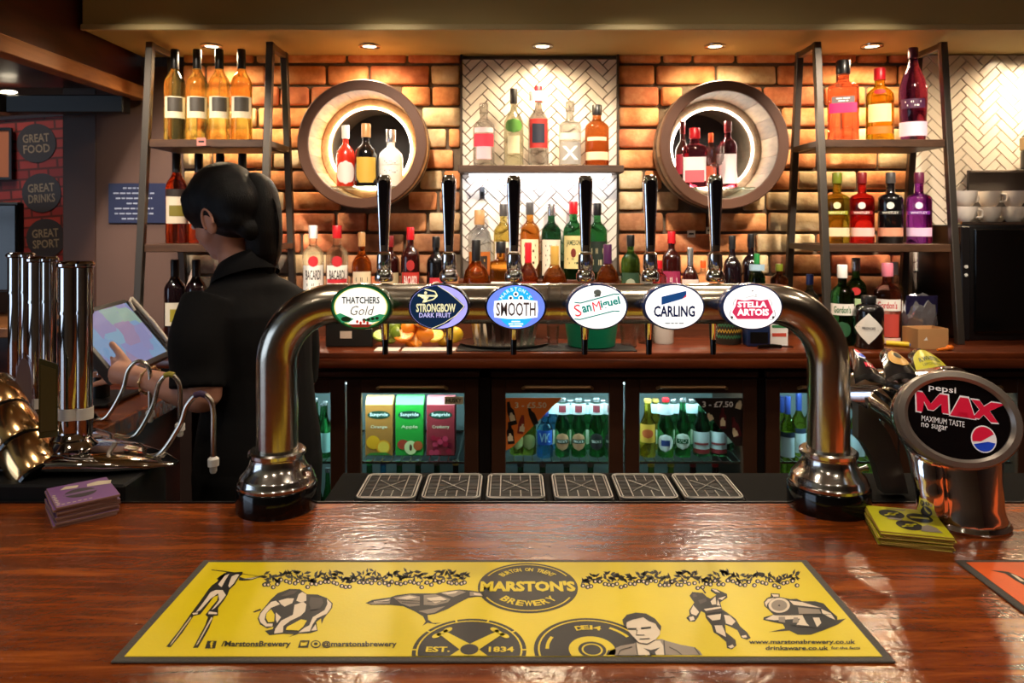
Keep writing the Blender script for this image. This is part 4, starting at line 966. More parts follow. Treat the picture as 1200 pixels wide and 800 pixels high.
# 1 cider, green
bd, a, b = badge(423, GREENRIM, green_d, 'green-rimmed white oval badge with an orchard scene')
pr(bd, 'ring_print', [ellipse(a*.93, b*.92, 48)], E('cream_ring', 226, 226, 130, .7), 1)
pr(bd, 'face_print', [ellipse(a*.89, b*.88, 48, 0, .0005)], E('ivory', 250, 248, 240, 1.0), 2)
tx(bd, 'THATCHERS', 0, 8*U, 44*U, 8*U, lk, 4, bold=.02)
tx(bd, 'Gold', 2*U, -4*U, 28*U, 11*U, M('badge_silver', C(190, 190, 186), .5), 4, shear=.3)
pr(bd, 'hill_print', [[(-29*U, -9*U), (-24*U, -7*U), (-17*U, -10*U), (-8*U, -14*U), (-14*U, -18*U), (-22*U, -18*U)], [(29*U, -9*U), (22*U, -8*U), (10*U, -12*U), (2*U, -16*U), (14*U, -18*U), (23*U, -16*U)]], E('hill', 60, 160, 110, .6), 3)
pr(bd, 'tree_print', [ellipse(6*U, 3*U, 14, -17*U, -14*U), ellipse(2.2*U, 1.8*U, 10, 4*U, -15*U), ellipse(2.2*U, 1.8*U, 10, 9*U, -14.5*U), ellipse(2.2*U, 1.8*U, 10, 14*U, -13.5*U), ellipse(2.2*U, 1.8*U, 10, 19*U, -13*U)], M('badge_tree', C(34, 70, 40), .5), 4)
pr(bd, 'apple_print', [ellipse(1.5*U, 2*U, 10, -4*U+i*4*U, (-17-(i % 2)*1.5)*U) for i in range(4)], E('apple', 196, 60, 40, .5), 5)
pr(bd, 'band_print', [[(-14*U, -20*U), (14*U, -20*U), (9*U, -23.5*U), (-9*U, -23.5*U)]], E('band', 150, 50, 36, .4), 5)
# 2 dark fruit cider, navy and lilac
bd, a, b = badge(514, DARKRIM, E('lilac', 172, 168, 246, .95), 'navy and lilac oval badge with an archer')
n_ = 30
left = [(a*.99*math.cos(t), b*.99*math.sin(t)) for t in [PI*.5+.06+(PI-.3)*k/n_ for k in range(n_+1)]]
pr(bd, 'field_print', [left+[(-2*U, -b*.985), (12*U, -18*U), (31*U, .5*U), (22*U, 10*U), (0*U, b*.985)]], navy, 1)
def stroke(p, q, w):
    d = Vector((q[0]-p[0], q[1]-p[1])); nrm = Vector((-d.y, d.x)).normalized()*w/2
    return [(p[0]+nrm.x, p[1]+nrm.y), (q[0]+nrm.x, q[1]+nrm.y), (q[0]-nrm.x, q[1]-nrm.y), (p[0]-nrm.x, p[1]-nrm.y)]
def path(pts, w): return [stroke(p, q, w) for p, q in zip(pts, pts[1:])]
yl = E('pale_yellow', 244, 240, 190, .8)
pr(bd, 'arc_print', path([(-1*U, 25*U), (12*U, 17*U), (22*U, 8.5*U), (30*U, 1*U), (20*U, -10*U), (6*U, -19*U), (-8*U, -25*U)], .7*U), yl, 3)
pr(bd, 'archer_print', path([(-16*U, 21*U), (-4*U, 18*U), (-1.5*U, 13*U), (-6*U, 9*U), (-17*U, 6*U)], 1.4*U)+path([(-24*U, 13.5*U), (-2*U, 13*U)], 2*U)+[ellipse(1.8*U, 1.8*U, 10, -15*U, 16.5*U), [(-24*U, 15*U), (-16*U, 14*U), (-14*U, 10*U), (-19*U, 10*U)], [(-16*U, 12*U), (-11*U, 12*U), (-15*U, 6*U), (-19*U, 5*U)]], yl, 3)
tx(bd, 'STRONGBOW', -3*U, -1*U, 46*U, 10*U, yl, 3, bold=.03)
tx(bd, 'DARK FRUIT', -4*U, -9.5*U, 37*U, 5.5*U, E('lilac_text', 196, 192, 250, .8), 3, bold=.02)
# 3 smooth, blue
bd, a, b = badge(604.5, DARKRIM, E('periwinkle', 112, 140, 240, .9), 'bright blue oval badge with a white barrel-shaped panel')
pr(bd, 'disc_print', [ellipse(22*U, 24*U, 40, 0, 0)], E('cyan', 40, 176, 240, .95), 1)
pr(bd, 'panel_print', [[(-25*U, 7*U), (-12*U, 8.6*U), (0, 9*U), (12*U, 8.6*U), (25*U, 7*U), (26*U, -3*U), (25*U, -12*U), (12*U, -13.6*U), (0, -14*U), (-12*U, -13.6*U), (-25*U, -12*U), (-26*U, -3*U)]], lw, 2)
tx(bd, 'SMOOTH', 0, -2.5*U, 46*U, 16*U, M('badge_taupe', C(128, 112, 118), .5), 4, bold=.012)
pr(bd, 'emblem_print', [ellipse(3*U, 3*U, 16, 0, 15*U), ellipse(3*U, 3*U, 16, -6*U, 10.5*U), ellipse(3*U, 3*U, 16, 6*U, 10.5*U)], lw, 3)
pr(bd, 'emblem_print', [ellipse(1.6*U, 1.6*U, 12, 0, 15*U), ellipse(1.6*U, 1.6*U, 12, -6*U, 10.5*U), ellipse(1.6*U, 1.6*U, 12, 6*U, 10.5*U)], navy, 4)
for i, ch in enumerate("MARSTON'S"):
    t_ = math.radians(146-112*i/8); tx(bd, ch, 19.5*U*math.cos(t_), -1*U+22*U*math.sin(t_), (1.2 if ch == "'" else 3.4)*U, (1.6 if ch == "'" else 4)*U, lw, 3, rot=t_-PI/2)
pr(bd, 'small_print', [[(x0*U, y0*U), (x1*U, y0*U), (x1*U, (y0+1.4)*U), (x0*U, (y0+1.4)*U)] for x0, x1, y0 in ((-5, 5, -17.6), (-8.5, -3, -20.4), (-2, 8.5, -20.4), (-7, 7, -23))], lw, 3)
# 4 white lager with slanted green lines
bd, a, b = badge(700, NAVYRIM, lw, 'white oval badge with slanted green lines and script')
sl = math.tan(math.radians(13))
pr(bd, 'line_print', path([(-27*U, 5.5*U), (-20*U, 4.6*U), (19*U, 15*U), (26*U, 15*U)], 1.3*U)+path([(-27*U, -14*U), (-20*U, -14.5*U), (19*U, -4.6*U), (26*U, -5*U)], 1.3*U), teal, 2)
red_e = E('coral', 226, 60, 70, .8)
tx(bd, 'S', -23*U, -4*U, 8*U, 14*U, red_e, 3, rot=.22, bold=.0); tx(bd, 'an', -12.5*U, -2*U, 11*U, 8*U, teal, 3, rot=.22, bold=.03)
tx(bd, 'M', -1*U, 1*U, 9*U, 11*U, red_e, 3, rot=.22); tx(bd, 'iguel', 15*U, 4.5*U, 23*U, 12*U, teal, 3, rot=.22, bold=.03)
pr(bd, 'ship_print', [ellipse(4.5*U, 3.5*U, 14, 0, 17*U), [(-4*U, 13.5*U), (4*U, 15*U), (3*U, 12.5*U), (-3*U, 11.5*U)]], M('badge_grey', C(150, 170, 176), .5), 2)
# 5 white lager with blue ribbon
bd, a, b = badge(790, NAVYRIM, lw, 'white oval badge with a blue ribbon above block letters')
pr(bd, 'ribbon_print', [[(-15*U, 2.5*U), (-15*U, 12*U), (14*U, 19*U), (14*U, 12*U), (9*U, 9.5*U)]], E('ribbon', 32, 78, 140, .6), 2)
pr(bd, 'ribbon_tip_print', [[(9*U, 9.5*U), (14*U, 15*U), (14*U, 12*U)]], red_e, 3)
tx(bd, 'CARLING', 0, -5*U, 48*U, 13*U, E('navy_text', 16, 26, 76, .4), 3, bold=.03); pr(bd, 'small_print', [[(x0*U, -19.6*U), (x1*U, -19.6*U), (x1*U, -18.4*U), (x0*U, -18.4*U)] for x0, x1 in ((-11, -5), (-4, -.5), (.5, 4), (5, 11))], M('badge_grey', C(150, 170, 176), .5), 3)
# 6 white lager with red cartouche
bd, a, b = badge(881.5, NAVYRIM, lw, 'white oval badge with a red cartouche')
pr(bd, 'cartouche_print', [[(-18*U, 9*U), (-9*U, 7.5*U), (0, 9*U), (9*U, 7.5*U), (18*U, 9*U), (20*U, 1*U), (24*U, -6*U), (18*U, -14*U), (-18*U, -14*U), (-24*U, -6*U), (-20*U, 1*U)]], E('cartouche', 206, 54, 92, .8), 2)
tx(bd, 'STELLA', -.5*U, 3*U, 34*U, 7*U, lw, 3, bold=.04); tx(bd, 'ARTOIS', .5*U, -6*U, 37*U, 8*U, lw, 3, bold=.04)
bm_sc = []
for s in (-1, 1):
    bm_sc += path([(s*19*U, 10*U), (s*22*U, 6*U), (s*23*U, 1*U)], .6*U)+path([(s*25*U, -3*U), (s*27*U, -9*U), (s*24*U, -14*U), (s*20*U, -15*U)], .7*U)+[ellipse(1.6*U, 1.6*U, 10, s*24*U, -12*U)]
bm_sc += [ellipse(.9*U, .9*U, 8, 0, 19*U), ellipse(.7*U, .7*U, 8, 4*U, 14*U)]+path([(-8*U, 11*U), (0, 13*U), (6*U, 11.5*U)], .5*U)
pr(bd, 'scroll_print', bm_sc, M('badge_grey_d', C(120, 110, 112), .5), 2)
# ================================================================ drip trays
RIMS = M('tray_rim', C(176, 172, 166), .4, .4); TRAYB = M('tray_black', C(9, 9, 9), .55, spec=.2)
pts = [-.287+.1187*k for k in range(6)]
ORD = ('first', 'second', 'third', 'fourth', 'fifth', 'sixth')
for k, x in enumerate(pts):
    gap = -.003 if k < 3 else .003
    w, d = .113, .134
    t = thing('drip_tray', 'black drip tray with steel grille, %s from the left under the taps' % ORD[k], 'drip tray', (x+.0594+gap, 1.3785, TOP-.006), 0, 'drip trays under the taps')
    bm = NB(); box(bm, -w/2, w/2, -d/2, d/2, 0, .0075, bev=.006, seg=2); obj('tray', bm, TRAYB, t)
    def rrect(hw, hd, z, r=.012):
        out = []
        for cx_, cy_, a0 in ((hw-r, hd-r, 0), (-hw+r, hd-r, PI/2), (-hw+r, -hd+r, PI), (hw-r, -hd+r, 1.5*PI)):
            out += [Vector((cx_+r*math.cos(a0+PI/2*i/4), cy_+r*math.sin(a0+PI/2*i/4), z)) for i in range(5)]
        return out
    q = rrect(w/2-.004, d/2-.004, .0085); bm = NB(); tube(bm, q+[q[0], q[1]], .0016, 6, False); obj('rim', bm, RIMS, t)
    bm = NB(); hw, hd = w/2-.009, d/2-.010
    for i in range(6):
        xx = -hw+2*hw*i/5
        if i in (2, 3): 
            tube(bm, [(xx, -hd, .009), (xx, -.026, .009)], .001, 5); tube(bm, [(xx, .026, .009), (xx, hd, .009)], .0008, 5)
        else: tube(bm, [(xx, -hd, .009), (xx, hd, .009)], .001, 5)
    tube(bm, [(-.024, -.028, .009), (.024, .028, .009)], .0008, 5); tube(bm, [(.024, -.028, .009), (-.024, .028, .009)], .0008, 5)
    q = rrect(hw, hd, .0088, .006); tube(bm, q+[q[0]], .0009, 5, False)
    obj('grille', bm, RIMS, t)
    bm = NB()
    for i in range(1, 6): tube(bm, [(-hw, -hd+2*hd*i/6, .0078), (hw, -hd+2*hd*i/6, .0078)], .0006, 4)
    obj('under_grille', bm, M('grille_dark', C(60, 58, 55), .5, .5), t)
# ================================================================ hand pumps
AMBER_REFL = M('pump_amber_reflection', (.92, .58, .26, 1), .16, 1, bump=.08, bscale=18)  # warm reflections on chrome, put into the metal colour
BANDM = M('white_band', C(196, 190, 180), .5)
def two_lobe(bm, c, R1, R2, off, z0, z1):
    pl = []
    d = off; al = math.acos(max(-1, min(1, (R1-R2)/d)))
    pl += [(R1*math.cos(al+(2*PI-2*al)*k/20), R1*math.sin(al+(2*PI-2*al)*k/20)) for k in range(21)]
    w_ = min(R1, R2)*.62
    a1, a2 = math.asin(w_/R1), PI-math.asin(w_/R2)
    pl = [(R1*math.cos(a1+(2*PI-2*a1)*k/20), R1*math.sin(a1+(2*PI-2*a1)*k/20)) for k in range(21)]
    pl += [(off+R2*math.cos(-a2+(2*a2)*k/14), R2*math.sin(-a2+(2*a2)*k/14)) for k in range(15)]
    prism(bm, [(c[0]+x, c[1]+y) for x, y in pl], z0, z1)
    return bm
PCHROME = M('pump_chrome', (.60, .58, .57, 1), .05, 1)
PUMPS = [(84, 1.42, 1.0, 'nearest chrome hand pump with a white collar band beside the purple beer mats'), (45, 1.62, 1.0, 'middle chrome hand pump of the three'), (21, 1.84, 1.0, 'farthest chrome hand pump, leftmost in the row')]
for i, (px, Y, s, lab) in enumerate(PUMPS):
    X = (px-600)*Y/F; zt = 1.478; zb0 = TOP+.029 if i == 0 else TOP+.001
    t = thing('hand_pump', lab, 'hand pump', (X, Y, zb0), 0, 'chrome hand pumps'); H = zt-zb0
    # body: low chrome saddle running from the customer bulge (left) to the spout side (right)
    bm = NB()
    secs = [(-.135, .030, .006), (-.11, .062, .018), (-.05, .078, .034), (.02, .078, .040), (.10, .070, .030), (.16, .045, .018), (.205, .012, .006)]
    rings = []
    for x, hw, hh in secs:
        rings.append([bm.verts.new((x, hw*math.copysign(abs(math.cos(q))**.7, math.cos(q)), max(0, hh*(.5+.5*math.copysign(abs(math.sin(q))**.7, math.sin(q)))*1.0))) for q in [2*PI*k/24 for k in range(24)]])
    for p, q in zip(rings, rings[1:]):
        for k in range(24): bm.faces.new((p[k], p[(k+1) % 24], q[(k+1) % 24], q[k]))
    bm.faces.new(rings[0]); bm.faces.new(rings[-1][::-1])
    obj('base_plate', bm, PCHROME, t, True, 50)
    obj('base_boss', lathe(NB(), [(.046, .03), (.047, .036), (.040, .042), (.034, .050), (.036, .054), (.030, .062), (.0275, .064)], 28), PCHROME, t)
    bm = two_lobe(NB(), (0, 0), .0215, .0155, .024, .060, H-.10); c_ = obj('cylinder', bm, BLACKG if False else PCHROME, t, True, 40)
    obj('collar_band', two_lobe(NB(), (0, 0), .0232, .0170, .024, .090, .112), BANDM, t, True, 40)
    obj('ring', two_lobe(NB(), (0, 0), .0235, .0175, .024, H-.104, H-.098), PCHROME, t, True, 40)
    obj('handle', two_lobe(NB(), (0, 0), .0222, .0162, .024, H-.098, H-.014), PCHROME, t, True, 40)
    bm = NB(); lathe(bm, [(.0215, H-.014), (.0265, H-.011), (.0265, H-.006), (.020, H-.001), (0, H)], 24); lathe(bm, [(.0155, H-.014), (.020, H-.011), (.020, H-.006), (.015, H-.001), (0, H)], 20, Matrix.Translation((.024, 0, 0)))
    obj('cap', bm, PCHROME, t)
    # leaning cylinder with its amber reflections painted on at the customer side of the nearest pump: three segments parted by dark bands
    if i == 0:
        pa, pb = W(50, 562, 1.365)-Vector((X, Y, zb0)), W(-14, 455, 1.48)-Vector((X, Y, zb0)); cw = None
        for k_ in range(3):
            a_, b_ = pa.lerp(pb, k_/3+.012), pa.lerp(pb, (k_+1)/3-.012)
            cw = obj('cylinder_segment', tube(NB(), [a_, a_.lerp(b_, .06), a_.lerp(b_, .94), b_], [.0445, .047, .047, .0445], 36), AMBER_REFL, t)
            obj('dark_band', tube(NB(), [pa.lerp(pb, k_/3-.013), pa.lerp(pb, k_/3+.013)], .0452, 36), BLACKG, cw)
    # swan neck
    st, tp, tip = ((195, 530), (236, 461), (250, 548)) if i == 0 else ((166, 508), (194, 438), (211, 506)) if i == 1 else ((130, 488), (160, 423), (176, 490))
    P3 = lambda p: W(p[0], p[1], Y)-Vector((X, Y, zb0))
    a_, b_, c3 = P3(st), P3(tp), P3(tip); wv = (c3.x-a_.x)
    pts_ = spline([a_-Vector((.06, 0, .004)), a_-Vector((.015, 0, .004)), a_+Vector((wv*.28, 0, (b_.z-a_.z)*.45)), Vector((a_.x+wv*.45, 0, b_.z-.022)), Vector((a_.x+wv*.72, 0, b_.z)), Vector((c3.x-.002, 0, b_.z-.022)), Vector((c3.x, 0, c3.z+.06)), c3+Vector((0, 0, .022))], 6)
    obj('swan_neck', tube(NB(), pts_, .0052, 10), M('neck_steel', (.55, .50, .42, 1), .25, 1), t)
    obj('spout_tip', lathe(NB(), [(.005, 0), (.007, .004), (.007, .012), (.0105, .014), (.0105, .028), (.006, .032)], 14), M('tip_white', C(220, 216, 208), .5), t, loc=c3-Vector((0, 0, .010)))
    if i < 2:
        obj('neck_tape', tube(NB(), [Vector((a_.x+wv*.60, 0, b_.z-.0035)), Vector((a_.x+wv*.72, 0, b_.z)), Vector((a_.x+wv*.84, 0, b_.z-.003))], .0062, 10), M('tape_%d' % i, C(60, 40, 70) if i == 0 else C(150, 140, 50), .5), t)
# pump clips: printed glass plaques in front of the pumps
def plaque(px0, px1, y0, y1, Y, lab, col, rz, shape):
    c = W((px0+px1)/2, y1, Y); w, h = (px1-px0)*Y/F, (y1-y0)*Y/F
    t = thing('pump_clip', lab, 'pump clip', c, rz)
    if shape == 'oval': poly = [(-w/2, 0), (w/2, 0)]+[(w/2*math.cos(a), h*.45+h*.55*math.sin(a)) for a in [PI*k/14 for k in range(15)]]
    else: poly = [(-w/2, 0), (w/2, 0), (w/2, h*.9), (-w/2, h)]
    bm = NB(); prism(bm, poly, -.003, .003, Matrix.Rotation(PI/2, 4, 'X')); obj('plate', bm, col, t, False)
    bm = NB(); inner = [(x*.8, h*.08+y*.84) for x, y in poly]; prism(bm, inner, .003, .0036, Matrix.Rotation(PI/2, 4, 'X')); obj('print', bm, M('clip_print_'+shape, C(96, 84, 92) if shape == 'oval' else C(70, 62, 34), .3), t, False)
    return t
t = plaque(18, 38, 413, 490, 1.50, 'rounded clear pump clip at the far left in front of the pumps', glass('clip', C(200, 190, 200), .4), .5, 'oval')
t = plaque(47, 66, 418, 512, 1.36, 'square dark pump clip left of the nearest hand pump', M('clip_green', C(52, 54, 32), .25, coat=.5), .6, 'square')
# ================================================================ soft drink dispenser
dx, dy = .742, 1.215
dp = thing('drink_dispenser', 'chrome soft drink dispenser with black oval sign at the right end of the bar', 'dispenser', (dx, dy, TOP))
D0 = Vector((dx, dy, TOP))
DCH = M('dispenser_chrome', (.86, .84, .82, 1), .10, 1)
def P(px, py, Y): return W(px, py, Y)-D0
# face plane
fc0 = P(1122, 491, 1.145); tilt = Matrix.Rotation(math.radians(-14), 4, 'Z') @ Matrix.Rotation(math.radians(-16), 4, 'X') @ Matrix.Rotation(math.radians(6), 4, 'Y')
MF = Matrix.Translation(fc0) @ tilt
bm = NB()
rings = []
FA, FB = .0905, .0755
for k_, y in ((.30, .11), (.72, .095), (.92, .06), (1.0, .028), (1.0, .006), (.965, .0)):
    rings.append([bm.verts.new(MF @ Vector((FA*k_*math.cos(t), y, FB*k_*math.sin(t)))) for t in [2*PI*i/56 for i in range(56)]])
for p, q in zip(rings, rings[1:]):
    for k in range(56): bm.faces.new((p[k], p[(k+1) % 56], q[(k+1) % 56], q[k]))
bm.faces.new(rings[0]); bm.faces.new(rings[-1])
# stem to the bar: flattened cone
zs = [(0.0, .060, .050, .0), (.006, .062, .052, .0), (.03, .055, .046, .0), (.08, .060, .046, .01), (.13, .072, .050, .025), (.17, .078, .05, .045)]
rg = []
for z, ax, ay, oy in zs:
    rg.append([bm.verts.new((ax*math.cos(t)+.018, ay*math.sin(t)+oy-.005, z)) for t in [2*PI*i/40 for i in range(40)]])
for p, q in zip(rg, rg[1:]):
    for k in range(40): bm.faces.new((p[k], p[(k+1) % 40], q[(k+1) % 40], q[k]))
bm.faces.new(rg[0][::-1]); bm.faces.new(rg[-1])
# hood running back and to the left, and side fin sweeping down
tube(bm, spline([P(1120, 470, 1.26), P(1085, 466, 1.32), P(1045, 462, 1.38), P(1002, 462, 1.43)], 5), [.06, .06, .06, .058, .056, .054, .053, .052, .05, .05, .049, .048, .047, .046, .045, .044], 24)
tube(bm, spline([P(1030, 470, 1.34), P(1062, 492, 1.27), P(1082, 530, 1.22), P(1090, 575, 1.20), P(1092, 600, 1.20)], 5), [.028]*8+[.026]*6+[.024]*7, 18)
body = fuse(bm, 'body', DCH, dp, .0042, 8)
ft_ = obj('foot_ring', lathe(NB(), [(.064, 0), (.066, .004), (.062, .010), (.05, .012)], 40, Matrix.Translation((.018, -.005, 0)), 1, .86), CHROME, dp)
# grey arched back leg
bm = NB(); outer = [(1000, 470), (1018, 480), (1036, 505), (1050, 540), (1058, 598)]; inner = [(1030, 598), (1027, 565), (1020, 540), (1008, 518), (1000, 510)]
pl = [(P(x, y, 1.36).x, P(x, y, 1.36).z) for x, y in outer+inner]
prism(bm, [(a_, max(b_, 0.001)) for a_, b_ in pl], -.15, -.125, Matrix.Rotation(PI/2, 4, 'X'))
obj('back_leg', bm, M('leg_grey', C(62, 60, 58), .35), dp, False)
# sign
def MFp(x, y, lift): return MF @ Vector((x, -lift, y))
bz = NB(); prof = [(.80, .0015), (.80, .006), (.86, .010), (.965, .008), (1.005, .001), (1.0, -.006), (.9, -.004)]
rr = [[bz.verts.new(MFp(FA*k_*math.cos(t), FB*k_*math.sin(t), l)) for t in [2*PI*i/56 for i in range(56)]] for k_, l in prof]
for p, q in zip(rr, rr[1:]+rr[:1]):
    for k in range(56): bz.faces.new((p[k], p[(k+1) % 56], q[(k+1) % 56], q[k]))
obj('sign_bezel', bz, M('bezel_grey', C(128, 120, 112), .3, .5), dp)
sg = flat_obj('sign_face', [ellipse(FA*.815, FB*.815, 48)], M('sign_black', C(12, 8, 10), .15, coat=.6), dp, lambda x, y: MFp(x, y, .0035))
sgp = lambda nm, polys, mat, l: flat_obj(nm, polys, mat, sg, lambda x, y: MFp(x, y, .0035+l*.0004))
q = .00098
RED = M('sign_red', C(214, 26, 62), .3, emit=C(214, 26, 62), estr=.12); SW = M('sign_white', C(236, 234, 236), .3, emit=C(236, 234, 236), estr=.12); BLU = M('sign_blue', C(30, 70, 200), .3, emit=C(30, 70, 200), estr=.12)
def stx(s, x, y, w, h, mat, l=2, **k): return txt_obj('lettering', s, w, h, mat, sg, lambda a_, b_: MFp(x+a_, y+b_, .0035+l*.0004), **k)
stx('pepsi', -24*q, 43*q, 40*q, 12*q, SW, bold=.01)
MAXP = [[(-62, 40), (-52, 40), (-40, 24), (-28, 41), (-16, 41), (-14, 12), (-24, 12), (-25, 26), (-36, 14), (-44, 14), (-50, 26), (-52, 9), (-60, 9)],
        [(-12, 10), (-2, 10), (2, 18), (12, 18), (14, 10), (24, 10), (14, 41), (2, 41)], [(18, 40), (30, 40), (36, 32), (46, 40), (66, 40), (44, 26), (56, 10), (46, 9), (36, 19), (30, 12), (20, 12), (30, 26)]]
cen = lambda p: (sum(a_[0] for a_ in p)/len(p), sum(a_[1] for a_ in p)/len(p))
sgp('max_outline', [[((cen(p)[0]+(x-cen(p)[0])*1.10)*q, (cen(p)[1]+(y-cen(p)[1])*1.14-6)*q) for x, y in p] for p in MAXP], SW, 1)
sgp('max_print', [[(x*q, (y-6)*q) for x, y in p] for p in MAXP], RED, 2)
stx('MAXIMUM TASTE', -22*q, -7*q, 62*q, 9*q, SW); stx('no sugar', -34*q, -19*q, 38*q, 10*q, SW)
gx, gy, gr = 36, -25, 21
sgp('globe_rim', [[(x*q, y*q) for x, y in ellipse(gr*.86, gr, 32, gx, gy)]], SW, 3)
up_ = [(gx+(gr-2)*.86*math.cos(t), gy+(gr-2)*math.sin(t)) for t in [.55+(PI+.1-.35)*k/16 for k in range(17)]]
sgp('globe_red', [[(x*q, y*q) for x, y in up_+[(gx-4, gy-4), (gx+4, gy+4)]]], RED, 4)
dn_ = [(gx+(gr-2)*.86*math.cos(t), gy+(gr-2)*math.sin(t)) for t in [PI+.55+(PI-.75)*k/16 for k in range(17)]]
sgp('globe_blue', [[(x*q, y*q) for x, y in dn_+[(gx+6, gy-3), (gx-4, gy-11)]]], BLU, 4)
# three flavour levers on top
for k, (x0, x1, mat, wd, lab) in enumerate(((996, 1036, M('lever_black', C(24, 22, 24), .15, coat=.5), None, 'black flavour lever with red and blue globe'), (1032, 1082, M('lever_black', C(24, 22, 24), .15, coat=.5), None, 'black flavour lever with a gold picture'), (1066, 1121, M('lever_black', C(24, 22, 24), .15, coat=.5), 1, 'flavour lever with a yellow-green plate'))):
    Yn, Yf_ = 1.30, 1.42
    a0, a1, a2, a3 = P(x0+6, 443, Yn), P(x1, 443, Yn), P(x1-36, 417, Yf_), P(x0-2 if k else 996, 419, Yf_)
    bm = NB(); top = []; n = 6
    for i in range(n+1):
        f_ = i/n; l_, r_ = a0.lerp(a3, f_), a1.lerp(a2, f_); bulge = .012*math.sin(PI*f_*.8)
        top.append([bm.verts.new(l_.lerp(r_, g/6)+Vector((0, 0, bulge+.010*math.sin(PI*g/6)))) for g in range(7)])
    bot = [[bm.verts.new(v.co-Vector((0, 0, .011))) for v in rw] for rw in top]
    for i in range(n):
        for g in range(6): bm.faces.new((top[i][g], top[i][g+1], top[i+1][g+1], top[i+1][g])); bm.faces.new((bot[i][g], bot[i+1][g], bot[i+1][g+1], bot[i][g+1]))
        for g in (0, 6): bm.faces.new((top[i][g], top[i+1][g], bot[i+1][g], bot[i][g]))
    for i in (0, n):
        for g in range(6): bm.faces.new((top[i][g], top[i][g+1], bot[i][g+1], bot[i][g]))
    lv = obj('lever', bm, mat, dp, True, 50); lv['label'] = lab
    surf = lambda u, v, z=.0012: a0.lerp(a3, v).lerp(a1.lerp(a2, v), u)+Vector((0, -.0008, z+.012*math.sin(PI*v*.8)+.010*math.sin(PI*u)))
    def patch(nm, u0, u1, v0, v1, m_, z=.0012, shape='rect'):
        bm = NB(); N = 8; gr_ = []
        for i in range(N+1):
            vv = v0+(v1-v0)*i/N; wf = 1 if shape == 'rect' else math.sqrt(max(.0004, 1-(2*i/N-1)**2)) if shape == 'oval' else (1 if i < 5 else math.sqrt(max(.01, 1-((i-4.5)/3.7)**2)))
            um, uh = (u0+u1)/2, (u1-u0)/2*wf
            gr_.append([bm.verts.new(surf(um-uh+2*uh*j/6, vv, z)) for j in range(7)])
        for i in range(N):
            for j in range(6): bm.faces.new((gr_[i][j], gr_[i][j+1], gr_[i+1][j+1], gr_[i+1][j]))
        return obj(nm, bm, m_, lv)
    if k == 0:
        patch('globe_print', .30, .85, .38, .86, SW, .0012, 'oval'); patch('globe_print', .36, .78, .60, .82, RED, .002, 'oval'); patch('globe_print', .40, .82, .42, .58, BLU, .002, 'oval')
        txt_obj('lettering', 'MAX', .4, .14, RED, lv, lambda a_, b_: surf(.66+a_, .2+b_, .002), bold=.03)
    elif k == 1:
        patch('picture_print', .22, .9, .18, .74, M('lever_gold', C(196, 150, 74), .3), .0012, 'oval'); patch('picture_print', .45, .72, .38, .6, INK, .002, 'oval')
    else:
        patch('plate_print', .06, .97, .05, .78, M('lever_lime', C(186, 180, 36), .3), .0012, 'arch')
        txt_obj('lettering', 'R.WHITES', .62, .15, M('lever_text', C(40, 60, 20), .4), lv, lambda a_, b_: surf(.52+a_, .38+b_, .002), bold=.03); txt_obj('lettering', 'LEMONADE', .5, .07, M('lever_text', C(40, 60, 20), .4), lv, lambda a_, b_: surf(.52+a_, .22+b_, .002))
# ================================================================ bar runners
def runner(x0, x1, y0, y1, label, col, name):
    t = thing('bar_runner', label, 'bar runner', ((x0+x1)/2, (y0+y1)/2, TOP), 0, 'bar runners')
    hw, hd = (x1-x0)/2, (y1-y0)/2; b = .0115
    bm = NB(); box(bm, -hw, hw, -hd, hd, 0, .003, bev=.0012); obj('rubber_border', bm, M('rubber_grey', C(56, 51, 45), .6, bump=.3, bscale=300), t)
    bm = NB(); box(bm, -hw+b, hw-b, -hd+b*.75, hd-b*.75, .0028, .0036); f = obj('printed_face', bm, M('runner_'+name, col, .42, vary=.06, vscale=9, bump=.06, bscale=260), t, False)
    return t, f
RUN, RF = runner(-.4565, .4365, .824, 1.073, 'yellow and black printed brewery bar runner along the counter edge', C(204, 182, 2), 'yellow')
RO = Vector(RUN.location)
def rp(px, py, lift=1):
    g = G(px, py, TOP+.0036)-RO; return (g.x, g.y, .0036+.00022*lift)
def rprint(nm, polys, mat, lift=1, zf=None, parent=None):
    return flat_obj(nm, [[zf(*p) for p in q] for q in polys] if zf else polys, mat, parent or RUN, lambda x, y: rp(x, y, lift))
def rtext(s, x, y, w, h, mat, lift=3, rot=0, **k):
    c_, s_ = math.cos(rot), math.sin(rot)
    return txt_obj('lettering', s, w, h, mat, RUN, lambda a, b: rp(x+a*c_+b*s_, y+a*s_-b*c_, lift), **k)
def Z(x0, y0, s): return lambda x, y: (x0+x/s, y0+y/s)
YEL = MATS['runner_yellow']; SKN = M('print_bone', C(206, 190, 166), .5); GRY = M('print_grey', C(130, 118, 104), .5); DGR = M('print_dark_grey', C(60, 54, 50), .5)
